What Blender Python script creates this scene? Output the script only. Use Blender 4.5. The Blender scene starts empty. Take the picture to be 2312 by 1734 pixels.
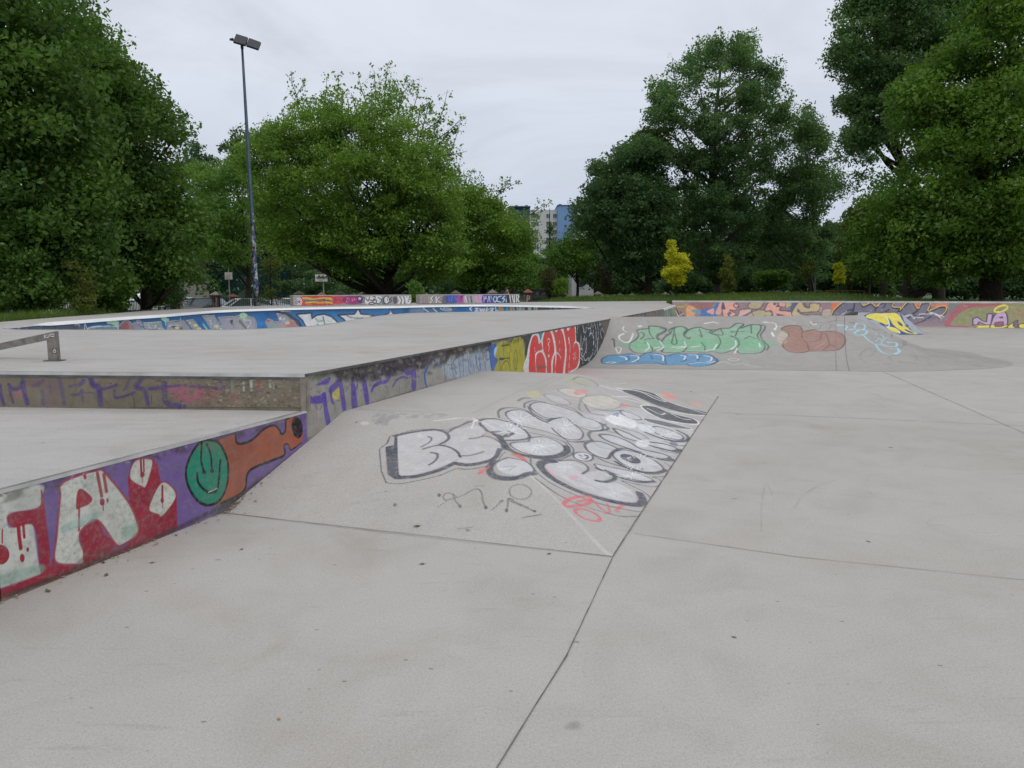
import bpy, math, random
import numpy as np
from mathutils import Vector
from mathutils.bvhtree import BVHTree

rng = np.random.default_rng(7)
random.seed(7)
scene = bpy.context.scene
COL = scene.collection

# ------------------------------------------------------------------ camera, sky, sun, exposure
FPX, CX, CY, EYE = 1640.0, 1156.0, 867.0, 1.55
PITCH = math.atan(215.0 / 1640.0)
cam_d = bpy.data.cameras.new('camera')
cam_d.sensor_fit = 'HORIZONTAL'
cam_d.angle = 2 * math.atan(1156.0 / FPX)
cam_d.clip_start, cam_d.clip_end = 0.05, 6000
cam = bpy.data.objects.new('camera', cam_d)
cam.location = (0, 0, EYE)
cam.rotation_euler = (math.pi / 2 - PITCH, 0, 0)
COL.objects.link(cam)
scene.camera = cam

SUN_EL, SUN_AZ = math.radians(58), math.radians(150)
world = bpy.data.worlds.new('World')
scene.world = world
world.use_nodes = True
wt = world.node_tree
wt.nodes.clear()


def nn(nt, typ, **kw):
    n = nt.nodes.new(typ)
    for k, v in kw.items():
        if k.startswith('i_'):
            key = k[2:]
            key = int(key) if key.isdigit() else key.replace('_', ' ')
            n.inputs[key].default_value = v
        else:
            setattr(n, k, v)
    return n


def ramp(nt, fac, stops, interp='LINEAR'):
    r = nt.nodes.new('ShaderNodeValToRGB')
    r.color_ramp.interpolation = interp
    e = r.color_ramp.elements
    while len(e) < len(stops):
        e.new(0.5)
    for el, (p, c) in zip(e, stops):
        el.position = p
        el.color = (c[0], c[1], c[2], 1) if hasattr(c, '__len__') else (c, c, c, 1)
    nt.links.new(fac, r.inputs[0])
    return r.outputs[0]


def mixc(nt, mode, fac, a, b):
    m = nt.nodes.new('ShaderNodeMixRGB')
    m.blend_type = mode
    for sock, v in ((m.inputs[0], fac), (m.inputs[1], a), (m.inputs[2], b)):
        if isinstance(v, bpy.types.NodeSocket):
            nt.links.new(v, sock)
        elif hasattr(v, '__len__'):
            sock.default_value = (v[0], v[1], v[2], 1)
        elif sock == m.inputs[0]:
            sock.default_value = v
        else:
            sock.default_value = (v, v, v, 1)
    return m.outputs[0]


def fmath(nt, op, a, b=0.0, c=None, clamp=False):
    m = nt.nodes.new('ShaderNodeMath')
    m.operation = op
    m.use_clamp = clamp
    for i, v in enumerate((a, b) if c is None else (a, b, c)):
        if isinstance(v, bpy.types.NodeSocket):
            nt.links.new(v, m.inputs[i])
        else:
            m.inputs[i].default_value = v
    return m.outputs[0]


def noise(nt, vec, scale, detail=4, rough=0.55, dist=0.0):
    n = nn(nt, 'ShaderNodeTexNoise', i_Scale=scale, i_Detail=detail, i_Roughness=rough, i_Distortion=dist)
    if vec is not None:
        nt.links.new(vec, n.inputs['Vector'])
    return n.outputs[0]


def scaled(nt, vec, sc):
    m = nn(nt, 'ShaderNodeMapping')
    m.inputs['Scale'].default_value = sc
    nt.links.new(vec, m.inputs['Vector'])
    return m.outputs[0]


def lin(c):
    c = np.asarray(c, float) / 255.0
    return np.where(c <= 0.04045, c / 12.92, ((c + 0.055) / 1.055) ** 2.4)


sky = nn(wt, 'ShaderNodeTexSky', sky_type='NISHITA', sun_disc=False)
sky.sun_elevation, sky.sun_rotation = SUN_EL, SUN_AZ
sky.air_density, sky.dust_density = 1.0, 4.0
tc = nn(wt, 'ShaderNodeTexCoord')
sep = nn(wt, 'ShaderNodeSeparateXYZ')
wt.links.new(tc.outputs['Generated'], sep.inputs[0])
zup = fmath(wt, 'MAXIMUM', sep.outputs[2], 0.0)
grad = ramp(wt, zup, [(0.0, (5.9, 6.45, 7.6)), (0.10, (6.2, 6.75, 7.9)), (0.26, (7.1, 7.6, 8.5)), (0.5, (7.9, 8.25, 8.9)), (1.0, (7.3, 7.6, 8.1))])
den = fmath(wt, 'ADD', zup, 0.22)
comb = nn(wt, 'ShaderNodeCombineXYZ')
wt.links.new(fmath(wt, 'DIVIDE', sep.outputs[0], den), comb.inputs[0])
wt.links.new(fmath(wt, 'DIVIDE', sep.outputs[1], den), comb.inputs[1])
cl = noise(wt, comb.outputs[0], 1.25, 7, 0.6, 0.9)
clr = ramp(wt, cl, [(0.25, 0.87), (0.42, 0.97), (0.55, 1.05), (0.66, 1.08), (0.8, 1.03)])
over = mixc(wt, 'MULTIPLY', 1.0, grad, clr)
fin = mixc(wt, 'MIX', 0.93, sky.outputs[0], over)
bg = nn(wt, 'ShaderNodeBackground', i_Strength=0.1)
wt.links.new(fin, bg.inputs[0])
wo = nn(wt, 'ShaderNodeOutputWorld')
wt.links.new(bg.outputs[0], wo.inputs[0])

sun_d = bpy.data.lights.new('sun', 'SUN')
sun_d.energy = 0.7
sun_d.angle = math.radians(40)
sun_d.color = (1.0, 0.97, 0.92)
sun = bpy.data.objects.new('sun', sun_d)
sd = Vector((math.sin(SUN_AZ) * math.cos(SUN_EL), math.cos(SUN_AZ) * math.cos(SUN_EL), math.sin(SUN_EL)))
sun.rotation_euler = sd.to_track_quat('Z', 'Y').to_euler()
sun.location = (0, 0, 30)
COL.objects.link(sun)
scene.view_settings.view_transform = 'Standard'
scene.view_settings.look = 'None'
scene.view_settings.exposure = 0.0
scene.view_settings.gamma = 1.0
scene.cycles.max_bounces = 6
scene.cycles.diffuse_bounces = 4
scene.cycles.transparent_max_bounces = 12

# ------------------------------------------------------------------ pixel <-> place
_F = np.array([0, math.cos(PITCH), -math.sin(PITCH)])
_R = np.array([1.0, 0, 0])
_U = np.array([0, math.sin(PITCH), math.cos(PITCH)])
_O = np.array([0, 0, EYE])


def ray(x, y):
    return _F * FPX + _R * (x - CX) + _U * (CY - y)


def onz(x, y, z=0.0):
    r = ray(x, y)
    return _O + r * (z - EYE) / r[2]


def onY(x, y, Y):
    r = ray(x, y)
    return _O + r * Y / r[1]


def onplane(x, y, p0, n):
    r = ray(x, y)
    return _O + r * (np.dot(p0 - _O, n) / np.dot(r, n))


# ------------------------------------------------------------------ object helpers
def tag(o, label=None, cat=None, group=None, kind=None):
    if label: o['label'] = label
    if cat: o['category'] = cat
    if group: o['group'] = group
    if kind: o['kind'] = kind
    return o


def thing(name, loc, label, cat, group=None, rz=0.0):
    o = bpy.data.objects.new(name, None)
    o.empty_display_size = 0.2
    o.location = loc
    o.rotation_euler = (0, 0, rz)
    COL.objects.link(o)
    return tag(o, label, cat, group)


def link(name, me, mat, parent=None, smooth=False):
    o = bpy.data.objects.new(name, me)
    if mat is not None:
        me.materials.append(mat)
    if smooth:
        me.polygons.foreach_set('use_smooth', np.ones(len(me.polygons), bool))
    COL.objects.link(o)
    if parent is not None:
        o.parent = parent
    return o


class MB:
    """collects simple solids for one mesh"""
    def __init__(s):
        s.v, s.f = [], []

    def add(s, vs, fs):
        b = len(s.v)
        s.v += [tuple(float(q) for q in p) for p in vs]
        s.f += [tuple(i + b for i in f) for f in fs]

    def box(s, c, d, rz=0.0, M=None):
        hx, hy, hz = d[0] / 2, d[1] / 2, d[2] / 2
        P = [(-hx, -hy, -hz), (hx, -hy, -hz), (hx, hy, -hz), (-hx, hy, -hz), (-hx, -hy, hz), (hx, -hy, hz), (hx, hy, hz), (-hx, hy, hz)]
        ca, sa = math.cos(rz), math.sin(rz)
        P = [(c[0] + x * ca - y * sa, c[1] + x * sa + y * ca, c[2] + z) for x, y, z in P]
        s.add(P, [(0, 3, 2, 1), (4, 5, 6, 7), (0, 1, 5, 4), (1, 2, 6, 5), (2, 3, 7, 6), (3, 0, 4, 7)])

    def hexa(s, P):
        s.add(P, [(0, 3, 2, 1), (4, 5, 6, 7), (0, 1, 5, 4), (1, 2, 6, 5), (2, 3, 7, 6), (3, 0, 4, 7)])

    def tube(s, pts, rad, n=7, cap=True):
        pts = [np.asarray(p, float) for p in pts]
        if not hasattr(rad, '__len__'):
            rad = [rad] * len(pts)
        base = len(s.v)
        for i, p in enumerate(pts):
            t = pts[min(i + 1, len(pts) - 1)] - pts[max(i - 1, 0)]
            t = t / (np.linalg.norm(t) + 1e-9)
            a = np.array([0, 0, 1.0]) if abs(t[2]) < 0.9 else np.array([1.0, 0, 0])
            e1 = np.cross(t, a); e1 /= np.linalg.norm(e1)
            e2 = np.cross(t, e1)
            for k in range(n):
                w = 2 * math.pi * k / n
                s.v.append(tuple(p + rad[i] * (math.cos(w) * e1 + math.sin(w) * e2)))
        for i in range(len(pts) - 1):
            for k in range(n):
                a, b = base + i * n + k, base + i * n + (k + 1) % n
                s.f.append((a, b, b + n, a + n))
        if cap:
            s.f.append(tuple(base + k for k in range(n))[::-1])
            s.f.append(tuple(base + (len(pts) - 1) * n + k for k in range(n)))

    def strip(s, pts, off, z0=0.0):
        """flat ribbon between polyline pts and the same moved by off"""
        b = len(s.v)
        for p, o in zip(pts, off):
            s.v.append(tuple(p)); s.v.append(tuple(np.asarray(p) + o))
        for i in range(len(pts) - 1):
            s.f.append((b + 2 * i, b + 2 * i + 1, b + 2 * i + 3, b + 2 * i + 2))

    def build(s, name, mat, parent=None, smooth=False):
        off = np.array(parent.matrix_basis.translation) if (parent is not None and parent.get('worldgeo')) else np.zeros(3)
        me = bpy.data.meshes.new(name)
        me.from_pydata([tuple(np.asarray(p) - off) for p in s.v], [], s.f)
        me.update()
        return link(name, me, mat, parent, smooth)


def wthing(name, loc, label, cat, group=None):
    """a thing whose part meshes are given in world coordinates"""
    o = thing(name, loc, label, cat, group)
    o['worldgeo'] = 1
    return o


def quads_mesh(name, V, mat, parent=None, tint=None, off=(0, 0, 0)):
    """V (N,k,3): N loose polygons of k corners"""
    N, k = V.shape[:2]
    me = bpy.data.meshes.new(name)
    me.vertices.add(N * k)
    me.vertices.foreach_set('co', (V - np.asarray(off)).astype(np.float32).ravel())
    me.loops.add(N * k)
    me.loops.foreach_set('vertex_index', np.arange(N * k, dtype=np.int32))
    me.polygons.add(N)
    me.polygons.foreach_set('loop_start', np.arange(0, N * k, k, dtype=np.int32))
    if tint is not None:
        a = me.color_attributes.new('tint', 'FLOAT_COLOR', 'POINT')
        c = np.ones((N * k, 4), np.float32)
        c[:, :3] = np.repeat(np.asarray(tint), k)[:, None]
        a.data.foreach_set('color', c.ravel())
    me.update(calc_edges=True)
    return link(name, me, mat, parent)


# ------------------------------------------------------------------ materials
MATS = {}


def new_mat(name):
    m = bpy.data.materials.new(name)
    m.use_nodes = True
    nt = m.node_tree
    b = nt.nodes['Principled BSDF']
    return m, nt, b


def mat_plain(name, rgb, rough=0.6, metal=0.0, var=0.15, scale=8.0, spec=0.5, bump=0.0):
    m, nt, b = new_mat(name)
    tcn = nn(nt, 'ShaderNodeTexCoord')
    n = noise(nt, tcn.outputs['Object'], scale, 4)
    c = ramp(nt, n, [(0.3, [max(0, q * (1 - var)) for q in rgb]), (0.7, [min(1, q * (1 + var)) for q in rgb])])
    nt.links.new(c, b.inputs['Base Color'])
    b.inputs['Roughness'].default_value = rough
    b.inputs['Metallic'].default_value = metal
    b.inputs['Specular IOR Level'].default_value = spec
    if bump:
        bp = nn(nt, 'ShaderNodeBump', i_Strength=bump, i_Distance=0.02)
        nt.links.new(n, bp.inputs['Height'])
        nt.links.new(bp.outputs[0], b.inputs['Normal'])
    return m


def mat_concrete(name, base, paint=False, dirt=0.0, wear=0.25, streak=False, coarse=1.0):
    m, nt, b = new_mat(name)
    g = nn(nt, 'ShaderNodeNewGeometry')
    pos = g.outputs['Position']
    big = noise(nt, pos, 0.22, 5, 0.6, 0.5)
    c = ramp(nt, big, [(0.28, [base[0] * 0.9, base[1] * 0.89, base[2] * 0.87]), (0.5, base), (0.72, [base[0] * 1.05, base[1] * 1.05, base[2] * 1.05])])
    mid = noise(nt, scaled(nt, pos, (1.0, 1.0, 1.0)), 1.6, 6, 0.62, 0.8)
    c = mixc(nt, 'MULTIPLY', 1.0, c, ramp(nt, mid, [(0.25, (0.90, 0.885, 0.86)), (0.5, 1.0), (0.75, (1.04, 1.04, 1.04))]))
    if streak:
        st = noise(nt, scaled(nt, pos, (0.5, 3.5, 1)), 2.2, 5, 0.6, 0.4)
        c = mixc(nt, 'MULTIPLY', 1.0, c, ramp(nt, st, [(0.3, 0.92), (0.6, 1.03)]))
    tn = noise(nt, pos, 0.75, 5, 0.7, 1.2)
    c = mixc(nt, 'MULTIPLY', ramp(nt, tn, [(0.50, 0.0), (0.66, 0.75)]), c, (0.93, 0.905, 0.865))
    sc1 = noise(nt, scaled(nt, pos, (1.2, 9.0, 1.2)), 1.4, 6, 0.72, 0.35)
    c = mixc(nt, 'MULTIPLY', ramp(nt, sc1, [(0.60, 0.0), (0.70, 0.6)]), c, (0.80, 0.785, 0.77))
    sc2 = noise(nt, scaled(nt, pos, (1.0, 6.0, 1.0)), 2.3, 6, 0.75, 0.5)
    c = mixc(nt, 'MIX', ramp(nt, sc2, [(0.64, 0.0), (0.76, 0.35)]), c, (0.56, 0.55, 0.54))
    fine = noise(nt, pos, 70 * coarse, 4, 0.75)
    c = mixc(nt, 'MULTIPLY', 1.0, c, ramp(nt, fine, [(0.28, 0.80), (0.45, 0.98), (0.62, 1.03), (0.75, 1.10)]))
    grit = noise(nt, pos, 150 * coarse, 3, 0.85)
    c = mixc(nt, 'MULTIPLY', 1.0, c, ramp(nt, grit, [(0.30, 0.62), (0.43, 0.94), (0.57, 1.04), (0.72, 1.30)]))
    # scattered dark stains with soft edges
    v = nn(nt, 'ShaderNodeTexVoronoi', i_Scale=0.9)
    v.inputs['Randomness'].default_value = 1.0
    nt.links.new(mixc(nt, 'ADD', 1.0, pos, mixc(nt, 'MULTIPLY', 1.0, nn_color_noise(nt, pos, 2.5), (0.35, 0.35, 0.35))), v.inputs['Vector'])
    c = mixc(nt, 'MULTIPLY', 1.0, c, ramp(nt, v.outputs['Distance'], [(0.0, 0.68), (0.022, 0.80), (0.04, 1.0)]))
    for vs_, rad, dk, pick in ((3.0, 0.075, 0.62, 0.55), (9.0, 0.12, 0.55, 0.62)):
        v2 = nn(nt, 'ShaderNodeTexVoronoi', i_Scale=vs_)
        nt.links.new(scaled(nt, pos, (1.0, 1.7, 1.0)), v2.inputs['Vector'])
        sc_ = nn(nt, 'ShaderNodeSeparateXYZ'); nt.links.new(v2.outputs['Color'], sc_.inputs[0])
        rr_ = fmath(nt, 'MULTIPLY', fmath(nt, 'SUBTRACT', sc_.outputs[0], pick), rad * 2.4)
        hit = fmath(nt, 'MULTIPLY', fmath(nt, 'SUBTRACT', rr_, v2.outputs['Distance']), 60.0, clamp=True)
        c = mixc(nt, 'MULTIPLY', fmath(nt, 'MULTIPLY', hit, 0.9), c, dk)
    if dirt:
        dn = noise(nt, pos, 3.2, 7, 0.7, 0.6)
        c = mixc(nt, 'MIX', fmath(nt, 'MULTIPLY', ramp(nt, dn, [(0.42, 0.0), (0.62, 1.0)]), dirt), c, (0.06, 0.05, 0.042))
    if paint:
        at = nn(nt, 'ShaderNodeAttribute', attribute_name='paint')
        wn = noise(nt, pos, 30, 5, 0.7)
        w2 = noise(nt, pos, 2.5, 4, 0.6)
        wr = fmath(nt, 'MULTIPLY', ramp(nt, wn, [(0.30, 1.0 - wear * 2.2), (0.52, 1.0)]), ramp(nt, w2, [(0.3, 1.0 - wear), (0.6, 1.0)]))
        scr = noise(nt, scaled(nt, pos, (1.6, 1.6, 34.0)), 2.0, 5, 0.7)
        wr = fmath(nt, 'MULTIPLY', wr, ramp(nt, scr, [(0.24, 1.0 - 1.6 * wear), (0.40, 1.0)]))
        al = fmath(nt, 'MULTIPLY', at.outputs['Alpha'], wr, clamp=True)
        pv = noise(nt, pos, 9, 4, 0.6)
        pc = mixc(nt, 'MULTIPLY', 1.0, at.outputs['Color'], ramp(nt, pv, [(0.3, 0.84), (0.7, 1.1)]))
        c = mixc(nt, 'MIX', al, c, pc)
    nt.links.new(c, b.inputs['Base Color'])
    b.inputs['Roughness'].default_value = 0.82
    b.inputs['Specular IOR Level'].default_value = 0.35
    bp = nn(nt, 'ShaderNodeBump', i_Strength=0.10, i_Distance=0.006)
    nt.links.new(fine, bp.inputs['Height'])
    nt.links.new(bp.outputs[0], b.inputs['Normal'])
    return m


def nn_color_noise(nt, vec, sc):
    n = nn(nt, 'ShaderNodeTexNoise', i_Scale=sc, i_Detail=3.0)
    nt.links.new(vec, n.inputs['Vector'])
    return n.outputs['Color']


def mat_leaf(name, dark, light, trans=0.42):
    m, nt, b = new_mat(name)
    at = nn(nt, 'ShaderNodeAttribute', attribute_name='tint')
    c = ramp(nt, at.outputs['Fac'], [(0.0, dark), (1.0, light)])
    g = nn(nt, 'ShaderNodeNewGeometry')
    pn = noise(nt, g.outputs['Position'], 0.45, 3)
    c = mixc(nt, 'MULTIPLY', 1.0, c, ramp(nt, pn, [(0.3, (0.78, 0.82, 0.86)), (0.7, (1.2, 1.14, 0.98))]))
    nt.links.new(c, b.inputs['Base Color'])
    b.inputs['Roughness'].default_value = 0.5
    b.inputs['Specular IOR Level'].default_value = 0.3
    t = nn(nt, 'ShaderNodeBsdfTranslucent')
    tcx = mixc(nt, 'MULTIPLY', 1.0, c, (1.15, 1.25, 0.6))
    nt.links.new(tcx, t.inputs['Color'])
    mx = nn(nt, 'ShaderNodeMixShader', i_0=trans)
    nt.links.new(b.outputs[0], mx.inputs[1])
    nt.links.new(t.outputs[0], mx.inputs[2])
    nt.links.new(mx.outputs[0], nt.nodes['Material Output'].inputs['Surface'])
    return m


CONC = (0.474, 0.449, 0.420)
M_floor = mat_concrete('floor_concrete', CONC, paint=False)
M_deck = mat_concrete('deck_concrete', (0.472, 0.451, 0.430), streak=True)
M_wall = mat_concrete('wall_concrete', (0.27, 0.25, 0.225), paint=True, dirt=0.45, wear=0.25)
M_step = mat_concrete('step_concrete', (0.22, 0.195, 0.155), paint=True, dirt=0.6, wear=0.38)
M_fun = mat_concrete('funbox_concrete', CONC, paint=True, wear=0.22)
M_ramp = mat_concrete('ramp_concrete', (0.40, 0.383, 0.36), paint=True, dirt=0.13, wear=0.22)
M_bowl = mat_concrete('bowl_concrete', (0.30, 0.30, 0.30), paint=True, wear=0.12)
M_far = mat_concrete('quarter_concrete', (0.36, 0.34, 0.33), paint=True, wear=0.14)
M_steel = mat_plain('galvanised_steel', (0.72, 0.72, 0.72), 0.3, 0.85, 0.2, 5.0)
M_dsteel = mat_plain('weathered_steel', (0.13, 0.125, 0.12), 0.5, 0.5, 0.4, 9.0)
M_cope = mat_plain('white_coping', (0.88, 0.88, 0.87), 0.35, 0.15, 0.06, 3.0)
M_cope2 = mat_plain('worn_coping', (0.62, 0.61, 0.59), 0.5, 0.1, 0.2, 2.0)
M_joint = mat_plain('joint_filler', (0.15, 0.14, 0.125), 0.9, 0, 0.6, 12.0)
M_jlight = mat_plain('faint_joint', (0.29, 0.27, 0.255), 0.9, 0, 0.3, 6.0)


# ------------------------------------------------------------------ spray paint on a grid of vertices
def catmull(P, closed=False, n=7):
    P = np.asarray(P, float)
    if len(P) < 3:
        return P
    if closed:
        Q = np.vstack([P[-1], P, P[0], P[1]])
    else:
        Q = np.vstack([2 * P[0] - P[1], P, 2 * P[-1] - P[-2]])
    out = []
    for i in range(len(Q) - 3):
        a, b, c, d = Q[i:i + 4]
        for t in np.arange(n) / n:
            out.append(0.5 * (2 * b + (c - a) * t + (2 * a - 5 * b + 4 * c - d) * t * t + (3 * b - a - 3 * c + d) * t ** 3))
    if not closed:
        out.append(P[-1])
    return np.array(out)


def hashn(ix, iy):
    h = np.sin(ix * 127.1 + iy * 311.7) * 43758.5453
    return h - np.floor(h)


def vnoise(u, v):
    iu, iv = np.floor(u), np.floor(v)
    fu, fv = u - iu, v - iv
    fu, fv = fu * fu * (3 - 2 * fu), fv * fv * (3 - 2 * fv)
    return (hashn(iu, iv) * (1 - fu) + hashn(iu + 1, iv) * fu) * (1 - fv) + (hashn(iu, iv + 1) * (1 - fu) + hashn(iu + 1, iv + 1) * fu) * fv


def fnoise(u, v):
    return 0.5 * vnoise(u, v) + 0.3 * vnoise(u * 2.1 + 7, v * 2.1 + 3) + 0.2 * vnoise(u * 4.3 + 1, v * 4.3 + 9)


def sstep(a, b, x):
    t = np.clip((x - a) / (b - a), 0, 1)
    return t * t * (3 - 2 * t)


class Canvas:
    """paint held per vertex; all coordinates are surface coordinates in metres.
    inv maps a photo point to surface coordinates, depth gives metres per photo pixel there"""
    def __init__(s, uvs, inv, gain=1.3, ws=1.0):
        s.ws = ws
        s.sl, n = [], 0
        for q in uvs:
            s.sl.append((n, n + q.shape[0] * q.shape[1])); n += q.shape[0] * q.shape[1]
        s.uv = np.vstack([q.reshape(-1, 2) for q in uvs])
        s.c = np.zeros((n, 4))
        s.inv, s.gain = inv, gain
        s.Z(0, 0, 1)

    def Z(s, x0, y0, k):
        s.t = (x0, y0, k)

    def _map(s, pts):
        x0, y0, k = s.t
        o, d = [], []
        for p in pts:
            uv, dep = s.inv(x0 + p[0] / k, y0 + p[1] / k)
            o.append(uv); d.append(dep)
        return np.array(o), float(np.mean(d)) / FPX / k

    def _blend(s, idx, a, rgb, ns):
        if ns:
            q = s.uv[idx]
            a = a * sstep(ns[1], ns[1] + 0.25, fnoise(q[:, 0] * ns[0], q[:, 1] * ns[0]))
        col = np.clip(lin(rgb) * s.gain, 0, 0.86)
        ao = s.c[idx, 3]
        an = a + ao * (1 - a)
        w = np.where(an > 1e-6, a / np.maximum(an, 1e-6), 0)[:, None]
        s.c[idx, :3] = s.c[idx, :3] * (1 - w) + col * w
        s.c[idx, 3] = an

    def _sel(s, P, pad):
        lo, hi = P.min(0) - pad, P.max(0) + pad
        return np.nonzero((s.uv[:, 0] > lo[0]) & (s.uv[:, 0] < hi[0]) & (s.uv[:, 1] > lo[1]) & (s.uv[:, 1] < hi[1]))[0]

    @staticmethod
    def _dist(q, A, B):
        best = np.full(len(q), 1e9)
        for a, b in zip(A, B):
            d = b - a
            L = d @ d
            t = np.clip(((q - a) @ d) / L, 0, 1) if L > 1e-12 else np.zeros(len(q))
            e = q - a - t[:, None] * d
            best = np.minimum(best, (e * e).sum(1))
        return np.sqrt(best)

    def line(s, pts, w, rgb, a=1.0, soft=0.3, smooth=True, closed=False, ns=None):
        P, m = s._map(pts)
        if smooth:
            P = catmull(P, closed)
        elif closed:
            P = np.vstack([P, P[:1]])
        if smooth and closed:
            P = np.vstack([P, P[:1]])
        r = w * m * s.ws / 2
        sf = max(r * soft, 0.4 * m)
        idx = s._sel(P, r + sf)
        if len(idx) == 0: return
        d = s._dist(s.uv[idx], P[:-1], P[1:])
        s._blend(idx, a * (1 - sstep(r - sf, r + sf, d)), rgb, ns)

    def fill(s, pts, rgb, a=1.0, soft=2.0, smooth=True, ns=None, streak=None, ol=None):
        P, m = s._map(pts)
        if smooth:
            P = catmull(P, True, 6)
        sf = soft * m
        idx = s._sel(P, sf)
        if len(idx) == 0: return
        q = s.uv[idx]
        B = np.roll(P, -1, 0)
        ins = np.zeros(len(q), bool)
        for p, b in zip(P, B):
            if p[1] == b[1]: continue
            c = (p[1] > q[:, 1]) != (b[1] > q[:, 1])
            ins ^= c & (q[:, 0] < (b[0] - p[0]) * (q[:, 1] - p[1]) / (b[1] - p[1]) + p[0])
        d = s._dist(q, P, B)
        d = np.where(ins, -d, d)
        al = a * (1 - sstep(-sf, sf, d))
        if streak:
            ang, sp, lo = streak
            r = sp * m
            k = (q[:, 0] * math.sin(ang) + q[:, 1] * math.cos(ang)) / r
            along = (q[:, 0] * math.cos(ang) - q[:, 1] * math.sin(ang)) / (r * 9)
            k = k + 0.8 * vnoise(along, k * 0.2)
            al = al * (lo + (1 - lo) * sstep(0.15, 0.75, 0.5 + 0.5 * np.sin(6.283 * k)) * (0.6 + 0.4 * vnoise(along * 2, k)))
        s._blend(idx, al, rgb, ns)
        if ol:
            s.line(pts, ol[0], ol[1], a=ol[2] if len(ol) > 2 else 0.9, smooth=smooth, closed=True)

    def oval(s, cx, cy, rx, ry, rgb, a=1.0, rot=0.0, soft=2.0, w=None, ns=None, ol=None, streak=None):
        p = []
        for k in range(14):
            t = 2 * math.pi * k / 14
            x, y = rx * math.cos(t), ry * math.sin(t)
            p.append((cx + x * math.cos(rot) - y * math.sin(rot), cy + x * math.sin(rot) + y * math.cos(rot)))
        if w:
            s.line(p, w, rgb, a, closed=True, ns=ns)
        else:
            s.fill(p, rgb, a, soft, ns=ns, ol=ol, streak=streak)


def grid_mesh(name, P, mat, parent=None, cols=None, smooth=False, flip=False):
    nu, nv = P.shape[:2]
    me = bpy.data.meshes.new(name)
    off = np.array(parent.matrix_basis.translation) if parent is not None else np.zeros(3)
    me.vertices.add(nu * nv)
    me.vertices.foreach_set('co', (P.reshape(-1, 3) - off).astype(np.float32).ravel())
    i, j = np.meshgrid(np.arange(nu - 1), np.arange(nv - 1), indexing='ij')
    a = (i * nv + j).ravel()
    q = np.stack([a, a + nv, a + nv + 1, a + 1], 1)
    if flip:
        q = q[:, ::-1]
    n = len(q)
    me.loops.add(n * 4)
    me.loops.foreach_set('vertex_index', q.astype(np.int32).ravel())
    me.polygons.add(n)
    me.polygons.foreach_set('loop_start', np.arange(0, n * 4, 4, dtype=np.int32))
    if cols is not None:
        at = me.color_attributes.new('paint', 'FLOAT_COLOR', 'POINT')
        at.data.foreach_set('color', cols.astype(np.float32).ravel())
    me.update(calc_edges=True)
    return link(name, me, mat, parent, smooth)


# ------------------------------------------------------------------ skatepark layout
H1, H2 = 0.56, 0.86
WA = onz(0, 1362); WB = onz(1310, 831)
dW = (WB - WA) / np.linalg.norm(WB - WA)
nW = np.array([dW[1], -dW[0], 0])
UC, UE = 2.565, 22.8                       # corner of the two ledges, end of the straight deck wall


def wallp(u, z, out=0.0):
    p = WA + dW * u + nW * out
    return np.array([p[0], p[1], z])


CORNER = wallp(UC, 0)
WEND = wallp(UE, 0)
ELB = np.array([6.85, 30.6, 0])
STEPL = np.array([-14.0, CORNER[1] + (6.05 - CORNER[1]) * (14.0 + CORNER[0]) / (4.3 + CORNER[0]), 0])
STEPL[1] = CORNER[1] + 0.075 * (14 + CORNER[0])

# floor: one concrete sheet
mb = MB()
mb.add([(-16, -16, 0), (48, -16, 0), (48, 34, 0), (-16, 34, 0)], [(0, 1, 2, 3)])
floor = mb.build('skatepark_pavement', M_floor)
tag(floor, kind='structure')


def jitter_line(pts_px, w, z=0.004, name='pavement_joint', mat=None, step=0.12, amp=0.35, parent=None, zfun=None, ends=None):
    P = [onz(x, y, 0) if zfun is None else zfun(x, y) for x, y in pts_px]
    if ends: P = [P[0] + (P[0] - P[1]) * ends[0]] + P[1:-1] + [P[-1] + (P[-1] - P[-2]) * ends[1]]
    out, off = [], []
    for a, b in zip(P[:-1], P[1:]):
        L = np.linalg.norm(b - a); n = max(2, int(L / step))
        t = (b - a) / L; s = np.array([t[1], -t[0], 0]); s /= np.linalg.norm(s)
        for k in range(n + 1):
            q = a + (b - a) * k / n
            ww = w * (1 + amp * random.uniform(-1, 1))
            q = q + s * (-ww / 2 + w * amp * 0.5 * random.uniform(-1, 1))
            q[2] += z
            out.append(q); off.append(s * ww)
    m = MB(); m.strip(out, off)
    o = m.build(name, mat or M_joint, parent)
    if parent is None: tag(o, kind='structure')
    return o


jitter_line([(1383, 1259), (1280, 1480), (1122, 1734)], 0.0055, ends=(0, 5), parent=floor)
jitter_line([(1432, 1205), (1800, 1258), (2312, 1310)], 0.0045, ends=(0, 1.6), parent=floor, mat=M_jlight)
jitter_line([(1626, 932), (1950, 945), (2312, 962)], 0.008, ends=(0, 1.6), parent=floor, mat=M_jlight)
jitter_line([(1996, 840), (2312, 978)], 0.008, ends=(0, 1.6), parent=floor, mat=M_jlight)

# ---------------------------------------------------------------- low ledge
def wall_inv(x, y):
    P = onplane(x, y, WA, nW)
    return ((P - WA) @ dW, P[2]), P[1]


def wgrid(us, z0, z1, nv):
    v = np.linspace(z0, z1, nv)
    P = np.zeros((len(us), nv, 3)); Q = np.zeros((len(us), nv, 2))
    for i, u in enumerate(us):
        for j in range(nv):
            P[i, j] = wallp(u, v[j]); Q[i, j] = (u, v[j])
    return P, Q


def u_at_px(x):
    return wall_inv(x, 900)[0][0]


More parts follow.
